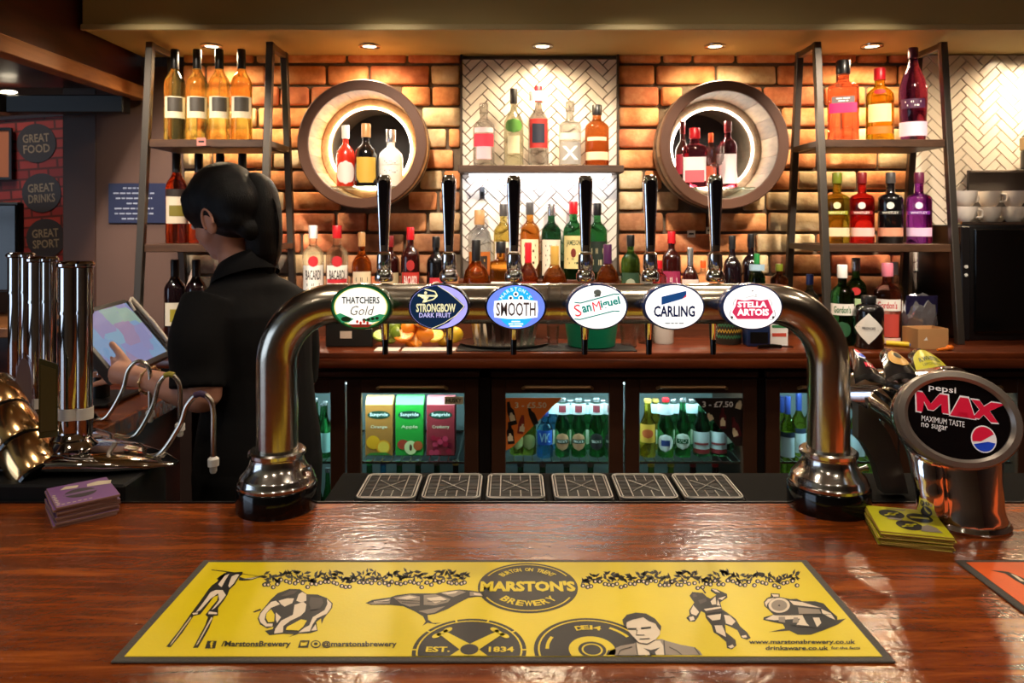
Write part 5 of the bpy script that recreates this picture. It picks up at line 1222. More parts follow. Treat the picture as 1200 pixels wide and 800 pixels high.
# round seals (drawn as circles on the mat)
def seal(px, py, r_px):                               # circle on the mat: world radius from the px half width
    g = G(px, py, TOP+.0036)-RO; return g, r_px*(g.y+RO.y)/F
ylim = -(.249/2)+.0088
def disc(g, r, n=64, clip=True):
    out = [(g.x+r*math.cos(2*PI*k/n), g.y+r*math.sin(2*PI*k/n)) for k in range(n)]
    if clip: out = clip_poly(out, -9, 9, ylim, 9)
    return out
def wprint(nm, polys, mat, lift): return flat_obj(nm, [clip_poly(p, -9, 9, ylim, 9) for p in polys if len(clip_poly(p, -9, 9, ylim, 9)) > 2], mat, RUN, lambda x, y: (x, y, .0036+.00022*lift))
def wring(g, r0, r1, t0=0, t1=360, n=48):
    out = []
    for k in range(n):
        a, b = math.radians(t0+(t1-t0)*k/n), math.radians(t0+(t1-t0)*(k+1)/n)
        out.append([(g.x+r0*math.cos(a), g.y+r0*math.sin(a)), (g.x+r1*math.cos(a), g.y+r1*math.sin(a)), (g.x+r1*math.cos(b), g.y+r1*math.sin(b)), (g.x+r0*math.cos(b), g.y+r0*math.sin(b))])
    return out
def wtext(s, g, x, y, w, h, mat, lift, rot=0, **k):
    c_, s_ = math.cos(rot), math.sin(rot)
    return txt_obj('lettering', s, w, h, mat, RUN, lambda a, b: (g.x+x+a*c_-b*s_, g.y+y+a*s_+b*c_, .0036+.00022*lift), **k)
def arc_text(s, g, R_, a0, a1, w, h, mat, lift, inward=False):
    n = len(s)
    for i, ch in enumerate(s):
        if ch == ' ': continue
        a = math.radians(a0+(a1-a0)*i/(n-1)); wtext(ch, g, R_*math.cos(a), R_*math.sin(a), w*(.35 if ch in "I'1." else 1), h, mat, lift, a-PI/2+(PI if inward else 0), bold=.03)
g1 = G(618.5, 687.5, TOP+.0036)-RO; g1.y += .001; R1 = .0683
wprint('seal_disc', [disc(g1, R1)], INK, 1)
wprint('seal_ring', wring(g1, R1*.90, R1*.93, 28, 152)+wring(g1, R1*.90, R1*.93, 208, 332), YEL, 2)
wtext("MARSTON'S", g1, 0, 0, R1*1.90, R1*.42, YEL, 3, bold=.05)
arc_text('BURTON ON TRENT', g1, R1*.70, 138, 42, R1*.085, R1*.15, YEL, 3)
arc_text('BREWERY', g1, R1*.66, 228, 312, R1*.15, R1*.2, YEL, 3, True)
g2 = Vector(((550-600)*.845/F-RO.x, .845-RO.y, 0)); R2 = .0665
wprint('seal_disc', [disc(g2, R2)], INK, 1)
wprint('seal_ring', wring(g2, R2*.90, R2*.93), YEL, 2)
for a in range(0, 181, 36): wprint('seal_tick', [[(g2.x+R2*q*math.cos(math.radians(a)+d), g2.y+R2*q*math.sin(math.radians(a)+d)) for q, d in ((.92, -.02), (1.01, -.02), (1.01, .02), (.92, .02))]], YEL, 2)
for s1 in (45, 135):
    a = math.radians(s1); u, v = Vector((math.cos(a), math.sin(a))), Vector((-math.sin(a), math.cos(a)))
    pt = lambda p, q: (g2.x+(u.x*p+v.x*q)*R2, g2.y+(u.y*p+v.y*q)*R2)
    wprint('crossed_tool', [[pt(-.72, -.07), pt(0, -.13), pt(.72, -.07), pt(.72, .07), pt(0, .13), pt(-.72, .07)]], YEL, 3)
    for e in (-1, 1): wprint('tool_end', [[(pt(e*.74+.06*math.cos(q), .13+.1*math.sin(q))) for q in [2*PI*k/14 for k in range(14)]], [(pt(e*.74+.06*math.cos(q), -.13+.1*math.sin(q))) for q in [2*PI*k/14 for k in range(14)]], [pt(e*.70, -.12), pt(e*.78, -.12), pt(e*.78, .12), pt(e*.70, .12)]], YEL, 3)
wprint('seal_hub', [disc(g2, R2*.16, 24)], INK, 4)
wtext('EST.', g2, -R2*.55, 0, R2*.42, R2*.16, YEL, 4, bold=.03); wtext('1834', g2, R2*.56, 0, R2*.44, R2*.16, YEL, 4, bold=.03)
g3 = Vector(((694-600)*.845/F-RO.x, .845-RO.y, 0)); R3 = .0680
wprint('seal_disc', [disc(g3, R3)], INK, 1)
wprint('seal_ring', wring(g3, R3*.90, R3*.93), YEL, 2)
wprint('barrel_ring', wring(g3, R3*.24, R3*.40), YEL, 2); wprint('barrel_ring', wring(g3, R3*.15, R3*.18), YEL, 2)
arc_text('DE14', g3, R3*.68, 104, 76, R3*.14, R3*.14, YEL, 3)
wprint('seal_dash', wring(g3, R3*.74, R3*.80, 30, 60, 6)+wring(g3, R3*.74, R3*.80, 150, 178, 6), YEL, 2)
# stilt walker
z = Z(190, 660, 7.617)
rprint('stilt_walker', [[(415, 230), (445, 195), (490, 165), (520, 120), (580, 75), (640, 80), (720, 75), (715, 100), (690, 120), (650, 190), (600, 235), (585, 280), (545, 340), (500, 400), (500, 465), (460, 470), (420, 580), (320, 755), (275, 755), (380, 560), (410, 480), (385, 460), (440, 390), (490, 330), (500, 285), (460, 300), (400, 380), (340, 455), (280, 470), (180, 620), (75, 750), (35, 745), (150, 600), (255, 450), (330, 350)],
     [(690, 120), (740, 135), (800, 128), (850, 115), (905, 105), (905, 122), (850, 130), (800, 148), (720, 155), (685, 150)], [(485, 140), (520, 110), (560, 85), (560, 110), (510, 152)], [(440, 55), (560, 68), (850, 110), (850, 114), (560, 76), (440, 62)]], INK, 1, z)
rprint('stilt_walker', [[(480, 240), (540, 240), (570, 285), (520, 350), (470, 400), (440, 420), (510, 330), (500, 270), (430, 320), (340, 420), (300, 440), (390, 320), (430, 260)], [(500, 190), (560, 110), (600, 95), (560, 160), (530, 215)], [(620, 120), (660, 100), (690, 100), (640, 180), (600, 220), (590, 200)], [(420, 430), (490, 440), (490, 455), (410, 455)], [(270, 445), (320, 440), (315, 455), (275, 460)], [(720, 140), (800, 133), (870, 118), (800, 142)]], SKN, 2, z)
rprint('stilt_walker', [[(440, 480), (450, 490), (320, 720), (300, 740), (310, 720)], [(255, 480), (262, 486), (90, 715), (70, 735), (80, 715)]], SKN, 2, z)
# elephant
z = Z(295, 660, 7.27)
rprint('elephant', [[(70, 420), (95, 390), (160, 310), (220, 255), (320, 218), (410, 220), (470, 262), (560, 265), (640, 295), (690, 340), (685, 380), (655, 420), (615, 470), (595, 520), (590, 470), (550, 500), (562, 575), (500, 595), (400, 600), (310, 630), (360, 605), (270, 600), (150, 612), (110, 575), (180, 560), (185, 540), (130, 555), (70, 520), (50, 470)], [(10, 412), (75, 385), (80, 400), (20, 420)]], INK, 1, z)
rprint('elephant', [[(75, 430), (110, 385), (165, 330), (205, 320), (240, 350), (165, 380), (120, 430), (110, 480), (130, 515), (180, 515), (175, 538), (120, 540), (75, 505), (62, 465)], [(380, 320), (400, 265), (430, 245), (465, 265), (465, 320), (420, 335)], [(365, 355), (440, 330), (465, 350), (455, 410), (415, 450), (330, 490), (270, 535), (265, 590), (190, 600), (200, 560), (250, 490), (350, 440)], [(640, 305), (680, 345), (675, 380), (640, 430), (555, 470), (520, 520), (495, 580), (400, 590), (450, 550), (490, 530), (520, 460), (620, 400), (645, 345)], [(205, 420), (250, 460), (215, 510), (205, 480)], [(545, 520), (555, 570), (505, 575)], [(230, 320), (300, 300), (360, 300), (345, 340), (280, 370), (250, 350)]], SKN, 2, z)
rprint('head_cloth', [[(250, 280), (330, 235), (390, 235), (360, 262), (290, 282)]], DGR, 3, z); rprint('back_cloth', [[(500, 290), (600, 300), (610, 340), (580, 390), (500, 400), (490, 340)]], DGR, 3, z)
rprint('belly_gap', [[(300, 545), (420, 480), (470, 490), (440, 540), (400, 575), (290, 570)], [(125, 430), (165, 395), (195, 440), (190, 500), (140, 505), (122, 470)]], YEL, 3, z)
# crow
z = Z(420, 660, 6.667)
rprint('crow', [[(55, 310), (110, 285), (250, 265), (290, 250), (400, 235), (600, 235), (700, 215), (790, 205), (880, 212), (960, 225), (985, 262), (920, 262), (860, 270), (780, 310), (700, 355), (600, 395), (540, 405), (545, 440), (580, 465), (650, 465), (600, 475), (540, 465), (500, 490), (525, 455), (505, 415), (440, 375), (350, 335), (250, 325), (100, 325)]], INK, 1, z)
rprint('crow', [[(80, 312), (250, 275), (245, 315), (110, 322)], [(275, 268), (400, 245), (480, 260), (480, 330), (400, 340), (330, 315)], [(510, 250), (600, 243), (720, 280), (700, 305), (600, 330), (510, 325)], [(640, 235), (790, 212), (840, 225), (780, 250), (740, 265)], [(870, 222), (955, 232), (975, 258), (870, 255)], [(470, 375), (600, 350), (680, 335), (600, 385), (540, 395)]], GRY, 2, z)
rprint('crow', [[(530, 275), (640, 262), (690, 285), (600, 315)], [(900, 232), (950, 238), (968, 255), (905, 250)], [(300, 275), (400, 255), (460, 268), (380, 285)], [(650, 232), (780, 216), (760, 235), (700, 245)], [(120, 300), (240, 285), (235, 298), (130, 312)]], SKN, 3, z)
rprint('crow', path([(300, 290), (480, 300)], 5)+path([(340, 310), (480, 318)], 5)+path([(540, 300), (690, 296)], 5)+path([(130, 306), (245, 298)], 5)+path([(490, 240), (500, 340)], 8), INK, 4, z)
# man in a suit
z = Z(670, 655, 6.667)
rprint('portrait_suit', [[(270, 752), (290, 720), (380, 680), (490, 660), (500, 645), (700, 625), (740, 640), (850, 670), (960, 690), (1000, 720), (1022, 752)]], GRY, 2, z)
rprint('portrait_shirt', [[(505, 660), (520, 645), (690, 640), (715, 680), (722, 752), (510, 752)]], SKN, 3, z)
rprint('portrait_tie', [[(560, 700), (620, 715), (690, 695), (650, 730), (660, 752), (610, 752), (605, 730)], [(268, 752), (285, 715), (300, 718), (285, 752)]]+path([(500, 650), (515, 752)], 8)+path([(720, 640), (728, 752)], 8)+path([(360, 752), (380, 715), (470, 690)], 6)+path([(860, 752), (820, 720), (760, 690)], 6)+path([(960, 695), (1000, 752)], 8), INK, 4, z)
rprint('portrait_face', [[(420, 505), (450, 470), (560, 460), (640, 500), (690, 550), (690, 590), (650, 640), (580, 670), (520, 655), (480, 610), (445, 570)]], SKN, 4, z)
rprint('portrait_hair', [[(395, 480), (430, 440), (500, 423), (580, 430), (650, 470), (700, 530), (695, 570), (670, 540), (655, 510), (600, 490), (560, 460), (470, 480), (430, 500), (425, 540), (405, 520)]], INK, 5, z)
rprint('portrait_features', path([(440, 552), (505, 552)], 14)+path([(540, 548), (620, 540)], 14)+path([(510, 560), (505, 600), (570, 600)], 6)+path([(530, 632), (610, 628)], 8)+path([(480, 615), (520, 660), (590, 672), (650, 640)], 7), INK, 6, z)
# acrobat
z = Z(790, 680, 8.89)
rprint('acrobat', [[(160, 160), (190, 120), (300, 130), (340, 170), (380, 190), (440, 150), (380, 110), (385, 85), (440, 90), (550, 140), (555, 180), (500, 215), (480, 230), (500, 300), (560, 340), (640, 400), (690, 480), (760, 540), (800, 600), (760, 620), (700, 600), (660, 520), (580, 480), (530, 460), (540, 540), (640, 620), (650, 680), (600, 720), (550, 705), (540, 640), (470, 580), (410, 540), (390, 470), (330, 390), (320, 340), (280, 320), (250, 385), (215, 430), (160, 430), (125, 390), (160, 360), (155, 310), (210, 230), (180, 190)], [(270, 60), (280, 55), (335, 130), (320, 140)]], INK, 1, z)
rprint('acrobat', [[(380, 220), (430, 170), (440, 250), (395, 255)], [(455, 190), (540, 165), (500, 205)], [(455, 200), (480, 265), (445, 260)], [(390, 92), (440, 98), (480, 130), (430, 120)], [(310, 300), (480, 275), (495, 290), (330, 320)], [(340, 370), (490, 350), (480, 410), (400, 420)], [(520, 360), (580, 370), (640, 430), (600, 470), (540, 450)], [(420, 470), (500, 470), (530, 540), (540, 590), (440, 540)], [(170, 320), (200, 260), (260, 330), (230, 370), (180, 350)], [(155, 385), (200, 375), (215, 410), (170, 425)], [(560, 690), (610, 670), (625, 695), (590, 710)], [(700, 580), (750, 570), (760, 595), (715, 600)]], SKN, 2, z)
rprint('acrobat', [[(190, 150), (220, 140), (240, 170), (200, 180)], [(250, 210), (330, 190), (340, 220), (270, 250)], [(330, 325), (500, 305), (510, 325), (340, 345)]], DGR, 3, z)
# steam locomotive
z = Z(870, 680, 8)
rprint('locomotive', [[(200, 200), (230, 165), (265, 150), (265, 120), (350, 125), (350, 155), (450, 175), (510, 172), (560, 195), (680, 195), (760, 215), (830, 290), (890, 340), (890, 370), (970, 358), (900, 410), (780, 460), (640, 510), (520, 510), (440, 470), (245, 485), (400, 450), (380, 410), (280, 390), (195, 370), (200, 345), (290, 320), (240, 270), (205, 240)]], INK, 1, z)
rprint('locomotive', [ellipse(100, 70, 28, 345, 235), [(210, 210), (240, 175), (300, 165), (270, 185), (235, 220), (225, 250)], [(275, 130), (340, 135), (340, 155), (290, 155)], [(480, 230), (440, 190), (560, 205), (740, 260), (520, 235)], [(290, 325), (560, 322), (600, 400), (640, 440), (500, 430), (540, 360), (300, 375), (215, 365)], [(740, 270), (830, 310), (870, 370), (820, 350), (750, 310)], [(660, 350), (720, 350), (740, 400), (700, 440)]], SKN, 2, z)
rprint('locomotive', [ellipse(75, 52, 24, 345, 237), [(520, 255), (720, 275), (740, 315), (530, 318)], [(340, 345), (400, 345), (400, 400), (340, 390)], [(480, 350), (520, 350), (530, 400), (470, 400)]], GRY, 3, z)
rprint('locomotive', [ellipse(10, 8, 10, 345, 240)]+path([(300, 330), (860, 322)], 4)+path([(460, 420), (760, 450)], 10), INK, 4, z)
# hop garlands
random.seed(11)
for x0, x1, yb in ((310, 550, 676), (683, 938, 677)):
    lf, wh = [], []
    n = int((x1-x0)/2.5)
    for i in range(n):
        x = x0+(x1-x0)*i/n+random.uniform(-1, 1)
        for _ in range(2):
            y = yb+random.uniform(-6.5, 5)+2*math.sin(i*.35); a = random.uniform(0, PI); L_ = random.uniform(3.4, 5.4); w_ = L_*.40
            c_, s_ = math.cos(a), math.sin(a)*.75
            lf.append([(x+L_*c_, y+L_*s_), (x-w_*s_, y+w_*c_), (x-L_*c_, y-L_*s_), (x+w_*s_, y-w_*c_)])
        if i % 2 == 0:
            y = yb+random.uniform(3, 9)+(3 if (i//6) % 3 == 0 else 0); lf.append(ellipse(3.0, 2.6, 10, x, y)); wh.append(ellipse(1.2, 1.4, 8, x+.4, y+.2))
    rprint('hop_garland', lf, INK, 1); rprint('hop_garland', wh, SKN, 2)
# small print
rtext('/MarstonsBrewery', 300, 755.5, 82, 8.5, INK, 3, bold=.03, shear=.12); rtext('@marstonsbrewery', 421, 755.5, 88, 8.5, INK, 3, bold=.03)
rprint('icon_print', [[(240, 760), (243, 751), (254, 751), (252, 760)], [(349, 759), (352, 750.5), (363, 750.5), (361, 759)]], INK, 2); rprint('icon_print', [ellipse(6, 4.6, 20, 370, 755)], INK, 2); rprint('icon_print', [ellipse(4.6, 3.3, 20, 370, 755)], YEL, 3); rprint('icon_print', [ellipse(2.4, 1.8, 14, 370, 755)], INK, 4)
rtext('f', 248, 755.8, 4, 7.5, YEL, 4, bold=.04); rprint('icon_print', [[(352, 757.5), (359, 757), (361, 752.5), (356, 754), (352.5, 752.5)]], YEL, 4)
rtext('www.marstonsbrewery.co.uk', 940, 753, 125, 6.5, INK, 3, bold=.03); rtext('drinkaware.co.uk', 934, 759.6, 74, 5, INK, 3, bold=.03); rtext('for the facts', 991, 759.4, 34, 3.4, INK, 3, bold=.02)
# orange runner at the right
OR, OF = runner(.655, 1.545, .824, 1.073, 'orange printed bar runner cut off at the right edge', C(206, 84, 24), 'orange')
RO2, RUN2 = RO, RUN
RO = Vector(OR.location); RUN = OR
rprint('bird_print', [[(1160, 668), (1175, 669), (1182, 670), (1196, 676), (1212, 684), (1205, 688), (1190, 680), (1178, 672)]], INK, 1); rprint('bird_print', [[(1184, 672), (1192, 675), (1202, 682), (1196, 681)]], SKN, 2)
RO, RUN = RO2, RUN2
# ================================================================ beer mat stacks: every mat a thing
def mat_stack(cx, cy, rz, w, d, n, th, top_col, edge_col, name, lab, top_fn):
    me = mesh_from(box(NB(), -w/2, w/2, -d/2, d/2, 0, th*.93, bev=min(.0005, th*.3)), 'beer_mat', M(name+'_card', edge_col, .7), True)
    ORDN = ('bottom', 'second', 'third', 'fourth', 'fifth', 'sixth', 'seventh', 'eighth', 'ninth', 'tenth', 'eleventh', 'twelfth')
    for i in range(n):
        jx, jy, jr = random.uniform(-.0025, .0025), random.uniform(-.0025, .0025), random.uniform(-.03, .03)
        o = bpy.data.objects.new('beer_mat', me); link(o); o.location = (cx+jx, cy+jy, TOP+i*th); o.rotation_euler = (0, 0, rz+jr)
        tag(o, lab % ('topmost' if i == n-1 else ORDN[i]+(' from the bottom' if i else 'most')), 'beer mat', name.replace('_', ' ')+' stack')
        pr_ = obj('printed_top', B(-w/2+.0006, w/2-.0006, -d/2+.0006, d/2-.0006, th*.93, th*.95), M(name+'_print', top_col, .4, vary=.08), o, False)
        if i == n-1: top_fn(o, th)
def purple_top(o, th):
    f = lambda l: (lambda x, y: (x, y, th*.95+.0002*l))
    flat_obj('seal_print', [ellipse(.024, .024, 28, -.004, -.004)], M('mat_dark', C(44, 36, 40), .5), o, f(1)); flat_obj('seal_print', [[(-.03, -.009), (.022, -.009), (.022, .001), (-.03, .001)]], M('mat_lilac', C(110, 80, 120), .5), o, f(2))
    flat_obj('figure_print', [[(.01, .02), (.045, .012), (.05, .03), (.03, .04), (.012, .034)], [(-.03, .03), (-.005, .026), (.0, .038), (-.02, .045)]], M('mat_cream', C(190, 176, 150), .5), o, f(2))
    flat_obj('hop_print', [ellipse(.003, .002, 8, -.043+.001*(i % 2), -.045+.0075*i) for i in range(8)]+[ellipse(.003, .002, 8, -.036+.008*i, -.046+.001*(i % 2)) for i in range(6)], M('mat_cream', C(190, 176, 150), .5), o, f(2))
def yellow_top(o, th):
    f = lambda l: (lambda x, y: (x, y, th*.95+.0002*l)); yp = MATS['yellow_mats_print']
    for cx_, cy_ in ((-.018, .022), (.022, .016), (-.002, -.020)):
        flat_obj('seal_print', [ellipse(.019, .019, 28, cx_, cy_)], INK, o, f(1)); flat_obj('seal_print', [stroke((cx_-.012, cy_-.008), (cx_+.012, cy_+.008), .004), ellipse(.006, .006, 14, cx_, cy_)] if cx_ != .022 else [stroke((cx_-.014, cy_), (cx_+.014, cy_), .007)], yp, o, f(2))
    flat_obj('figure_print', [[(.01, -.04), (.04, -.04), (.036, -.02), (.026, -.012), (.016, -.02)], [(-.03, .0), (-.01, -.004), (-.005, .004), (-.025, .006)], [(-.02, .046), (.005, .04), (.01, .048)]], GRY, o, f(3))
mat_stack(-.748, 1.262, math.radians(40), .094, .112, 8, .0044, C(112, 72, 124), C(132, 96, 84), 'purple_mats', 'purple printed beer mat in the stack by the hand pumps, %s', purple_top)
mat_stack(.636, 1.168, math.radians(-14), .104, .108, 10, .0022, C(180, 176, 22), C(156, 124, 44), 'yellow_mats', 'yellow printed beer mat in the stack before the dispenser, %s', yellow_top)
# ================================================================ touch-screen till
TL, TR, BR_, BL_ = W(75, 368, 1.9), W(145, 348, 2.2), W(202, 417, 2.2), W(138, 445, 1.9)
tc = (TL+TR+BR_+BL_)/4; tl = thing('till_screen', 'tilted touch-screen till beside the woman with a bright display', 'till', (tc.x-.06, tc.y, TOP))
ux = (TR-TL+BR_-BL_).normalized(); vy = (TL-BL_+TR-BR_); vy = (vy-ux*vy.dot(ux)).normalized(); nz = ux.cross(vy); w_, h_ = .31, .222
MT = Matrix(((ux.x, vy.x, nz.x, tc.x), (ux.y, vy.y, nz.y, tc.y), (ux.z, vy.z, nz.z, tc.z), (0, 0, 0, 1)))
MT = Matrix.Translation(-Vector(tl.location)) @ MT
bm = NB(); box(bm, -w_/2, w_/2, -h_/2, h_/2, -.03, 0, bev=.006, seg=2); bmesh.ops.transform(bm, matrix=MT, verts=bm.verts[:]); obj('housing', bm, M('till_grey', C(44, 44, 48), .4), tl)
def screen_mat():
    m, nt, b = nodes_of('till_display'); L = nt.links.new
    tcn = nt.nodes.new('ShaderNodeTexCoord'); v = nt.nodes.new('ShaderNodeTexVoronoi'); v.inputs['Scale'].default_value = 14; v.distance = 'CHEBYCHEV'; L(tcn.outputs['Object'], v.inputs['Vector'])
    cr = nt.nodes.new('ShaderNodeValToRGB'); e = cr.color_ramp.elements; e[0].color = C(120, 150, 186); e[1].color = C(150, 130, 160)
    for p, c in ((.3, C(128, 162, 190)), (.5, C(140, 168, 150)), (.72, C(132, 140, 186))): k = e.new(p); k.color = c
    sep = nt.nodes.new('ShaderNodeSeparateColor'); L(v.outputs['Color'], sep.inputs[0]); L(sep.outputs[0], cr.inputs[0])
    b.inputs['Base Color'].default_value = (.02, .02, .03, 1); b.inputs['Roughness'].default_value = .12
    L(cr.outputs[0], b.inputs['Emission Color']); b.inputs['Emission Strength'].default_value = .85
    return m
TS = screen_mat()
bm = NB(); box(bm, -w_/2+.016, w_/2-.016, -h_/2+.016, h_/2-.016, .0, .0012); bmesh.ops.transform(bm, matrix=MT, verts=bm.verts[:]); obj('display', bm, TS, tl, False)
bm = NB(); tube(bm, [MT @ Vector(p) for p in ((w_/2+.006, h_/2-.01, .012), (w_/2+.008, .0, .014), (w_/2+.006, -.07, .012))], .006, 10); tube(bm, [MT @ Vector(p) for p in ((w_/2+.006, h_/2-.01, .012), (w_/2-.012, h_/2-.02, .010), (w_/2-.012, h_/2-.05, .004))], .004, 8); obj('card_swipe', bm, M('swipe_white', C(206, 198, 190), .4), tl)
bm = NB(); box(bm, w_/2-.002, w_/2+.02, -.1, .1, -.02, .004, bev=.003); bmesh.ops.transform(bm, matrix=MT, verts=bm.verts[:]); obj('swipe_slot', bm, M('till_grey', C(44, 44, 48), .4), tl)
bm = NB(); box(bm, -.07, .07, -.09, .09, 0, .012, bev=.004); tube(bm, [(0, 0, .01), (.0, 0, .08), (.05, 0, .165)], .025, 14); obj('stand', bm, BLACK, tl)
# ================================================================ back counter clutter
def g2(px, py, zz): return G(px, py, zz)
# caddy
c = thing('bar_caddy', 'black plastic caddy with a white sticker on the back counter', 'caddy', ((412-600)*2.50/F, 2.50, BTOP))
bm = NB(); box(bm, -.08, .08, -.04, .08, 0, .09, bev=.004); bmesh.ops.delete(bm, geom=[f for f in bm.faces if f.normal.z > .9 and f.calc_center_median().z > .08], context='FACES')
obj('tub', bm, M('caddy_black', C(24, 24, 22), .4), c); obj('sticker', B(-.03, .01, -.0415, -.0405, .03, .055), M('sticker_white', C(196, 176, 156), .6), c, False)
obj('divider', B(-.003, .003, -.036, .076, .01, .085), M('caddy_black', C(24, 24, 22), .4), c)
# fruit: each piece a thing
FRM = {'lime': M('lime_skin', C(110, 130, 30), .4, bump=.2, bscale=120, vary=.2), 'orange': M('orange_skin', C(232, 130, 22), .4, bump=.3, bscale=140, vary=.1), 'lemon': M('lemon_skin', C(224, 180, 40), .4, bump=.25, bscale=130, vary=.12)}
FLE = {'lime': M('lime_flesh', C(170, 190, 80), .3), 'orange': M('orange_flesh', C(246, 160, 50), .3), 'lemon': M('lemon_flesh', C(244, 214, 110), .3)}
def half_fruit(kind, px, py, Y, r, lab, tiltx, rz):
    p = W(px, py, Y)
    t = thing('fruit_'+kind, lab, kind, p, rz, 'cut fruit on the back counter')
    R_ = Matrix.Rotation(tiltx, 4, 'X')
    prof = [(0, -r*.95)]+[(r*math.cos(a), r*.95*math.sin(a)) for a in [-PI/2+PI/2*k/7 for k in range(1, 8)]]
    obj('peel', lathe(NB(), prof+[(r*.93, .001)], 20, R_, 1.15, 1), FRM[kind], t); obj('flesh', lathe(NB(), [(r*.9, .0008), (r*.9, .003), (0, .0032)], 20, R_, 1.15, 1), FLE[kind], t)
    bm = NB()
    for k in range(8): tube(bm, [R_ @ Vector((0, 0, .0034)), R_ @ Vector((r*1.0*math.cos(k*PI/4), r*.86*math.sin(k*PI/4), .0034))], .0008, 4)
    obj('segment_lines', bm, CREAM, t)
k = 0
LFT = ('on the left', 'in the middle', 'on the right', 'on top', 'at the back')
for i, (px, py) in enumerate(((447, 392), (457, 394), (466, 390), (460, 383))): half_fruit('lime', px, py, 2.47+.02*(i % 2), .026, 'cut green lime of the small heap behind the arch, '+LFT[i], .6+.4*i, i)
for i, (px, py) in enumerate(((473, 392), (486, 397), (499, 391), (480, 384), (493, 383))): half_fruit('orange', px, py, 2.46+.03*(i % 2), .037 if i == 1 else .030, 'cut orange of the heap between limes and lemons, '+('on the left', 'large one in front', 'on the right', 'upper left', 'upper right')[i], .5+.5*i, i*1.3)
for i, (px, py) in enumerate(((509, 392), (520, 396), (532, 392), (523, 385))): half_fruit('lemon', px, py, 2.46+.03*(i % 2), .028, 'cut yellow lemon of the heap beside the steel bucket, '+('on the left', 'in front', 'on the right', 'on top')[i], .7+.5*i, i*1.7)
tag(obj('napkin', B((440-600)*2.40/F, (468-600)*2.40/F, 2.372, 2.44, BTOP, BTOP+.004), M('napkin_white', C(206, 196, 186), .8)), 'small stack of white napkins below the limes', 'napkin')
tag(obj('napkin', B((472-600)*2.40/F, (534-600)*2.40/F, 2.372, 2.44, BTOP, BTOP+.004), M('napkin_white', C(206, 196, 186), .8)), 'wider stack of white napkins below the oranges and lemons', 'napkin')
tag(obj('bar_mat', B((536-600)*2.42/F, (744-600)*2.42/F, 2.375, 2.52, BTOP, BTOP+.004, bev=.001), M('mat_black', C(22, 21, 21), .7, bump=.5, bscale=300)), 'black rubber bar mat under the steel and green buckets', 'bar mat')
# fluted steel bucket
b = thing('ice_bucket', 'fluted steel bucket on a round tray on the black mat', 'bucket', ((591-600)*2.5/F, 2.50, BTOP+.004))
bm = NB(); n = 72; rg = []
for z, r in ((.006, .100), (.02, .104), (.10, .118), (.118, .121)): rg.append([bm.verts.new(((r+.0035*math.cos(24*2*PI*k/n))*math.cos(2*PI*k/n), (r+.0035*math.cos(24*2*PI*k/n))*math.sin(2*PI*k/n), z)) for k in range(n)])
for p, q_ in zip(rg, rg[1:]):
    for k in range(n): bm.faces.new((p[k], p[(k+1) % n], q_[(k+1) % n], q_[k]))
bm.faces.new(rg[0][::-1]); obj('pail', bm, STEEL, b, True, 60); obj('saucer', lathe(NB(), [(.10, 0), (.150, .006), (.154, .010), (.150, .011), (.10, .006), (0, .006)], 48, None, 1, .75), PEWTER, b); obj('lip', ringlathe(NB(), [(.119, .116), (.125, .118), (.125, .123), (.119, .122)], 48), PEWTER, b)
# green bucket
b = thing('ice_bucket', 'green plastic ice bucket below the slanted-line badge', 'bucket', ((693-600)*2.47/F, 2.47, BTOP+.004))
obj('pail', lathe(NB(), [(.075, 0), (.080, .004), (.094, .11), (.097, .112), (.097, .118), (.09, .118), (.088, .112), (.076, .01), (0, .01)], 40), M('bucket_green', C(14, 120, 84), .35, coat=.3), b); obj('rim', ringlathe(NB(), [(.094, .104), (.099, .106), (.099, .119), (.094, .119)], 40), M('bucket_green', C(14, 120, 84), .35), b)
def tumbler(px, Y, r, h, lab, mat=None, name='drinking_glass', cat='glass', z0=BTOP):
    t = thing(name, lab, cat, ((px-600)*Y/F, Y, z0))
    obj('bowl', lathe(NB(), [(r*.78, 0), (r*.8, .003), (r, h), (r*.94, h), (r*.74, .008), (0, .008)], 24), mat or glass('tumbler', C(236, 240, 240), .6), t)
    return t
tumbler(737, 2.47, .032, .075, 'clear tumbler beside the green bucket')
t = tumbler(757, 2.55, .036, .085, 'clear tumbler below the blue-ribbon badge')
t = tumbler(648, 2.46, .022, .07, 'small clear glass between the steel and green buckets', z0=BTOP+.004)
def jar(px, Y, r, h, col, lab, capc):
    t = thing('jar', lab, 'jar', ((px-600)*Y/F, Y, BTOP)); obj('body', lathe(NB(), [(r*.95, 0), (r, .004), (r, h*.82), (r*.8, h*.88), (0, h*.88)], 24), col, t); obj('lid', lathe(NB(), [(r*.84, h*.86), (r*.86, h*.88), (r*.86, h), (0, h)], 24), capc, t); return t
jar(778, 2.55, .034, .11, M('jar_white', C(196, 186, 176), .5), 'white plastic jar below the blue-ribbon badge', M('jar_lid', C(220, 214, 206), .5))
t = thing('patterned_tin', 'dark tin with a yellow and green zigzag pattern on the back counter', 'tin', ((852-600)*2.55/F, 2.55, BTOP))
obj('body', lathe(NB(), [(.048, 0), (.05, .003), (.05, .1), (.047, .104), (0, .104)], 32), M('tin_dark', C(50, 44, 36), .4), t)
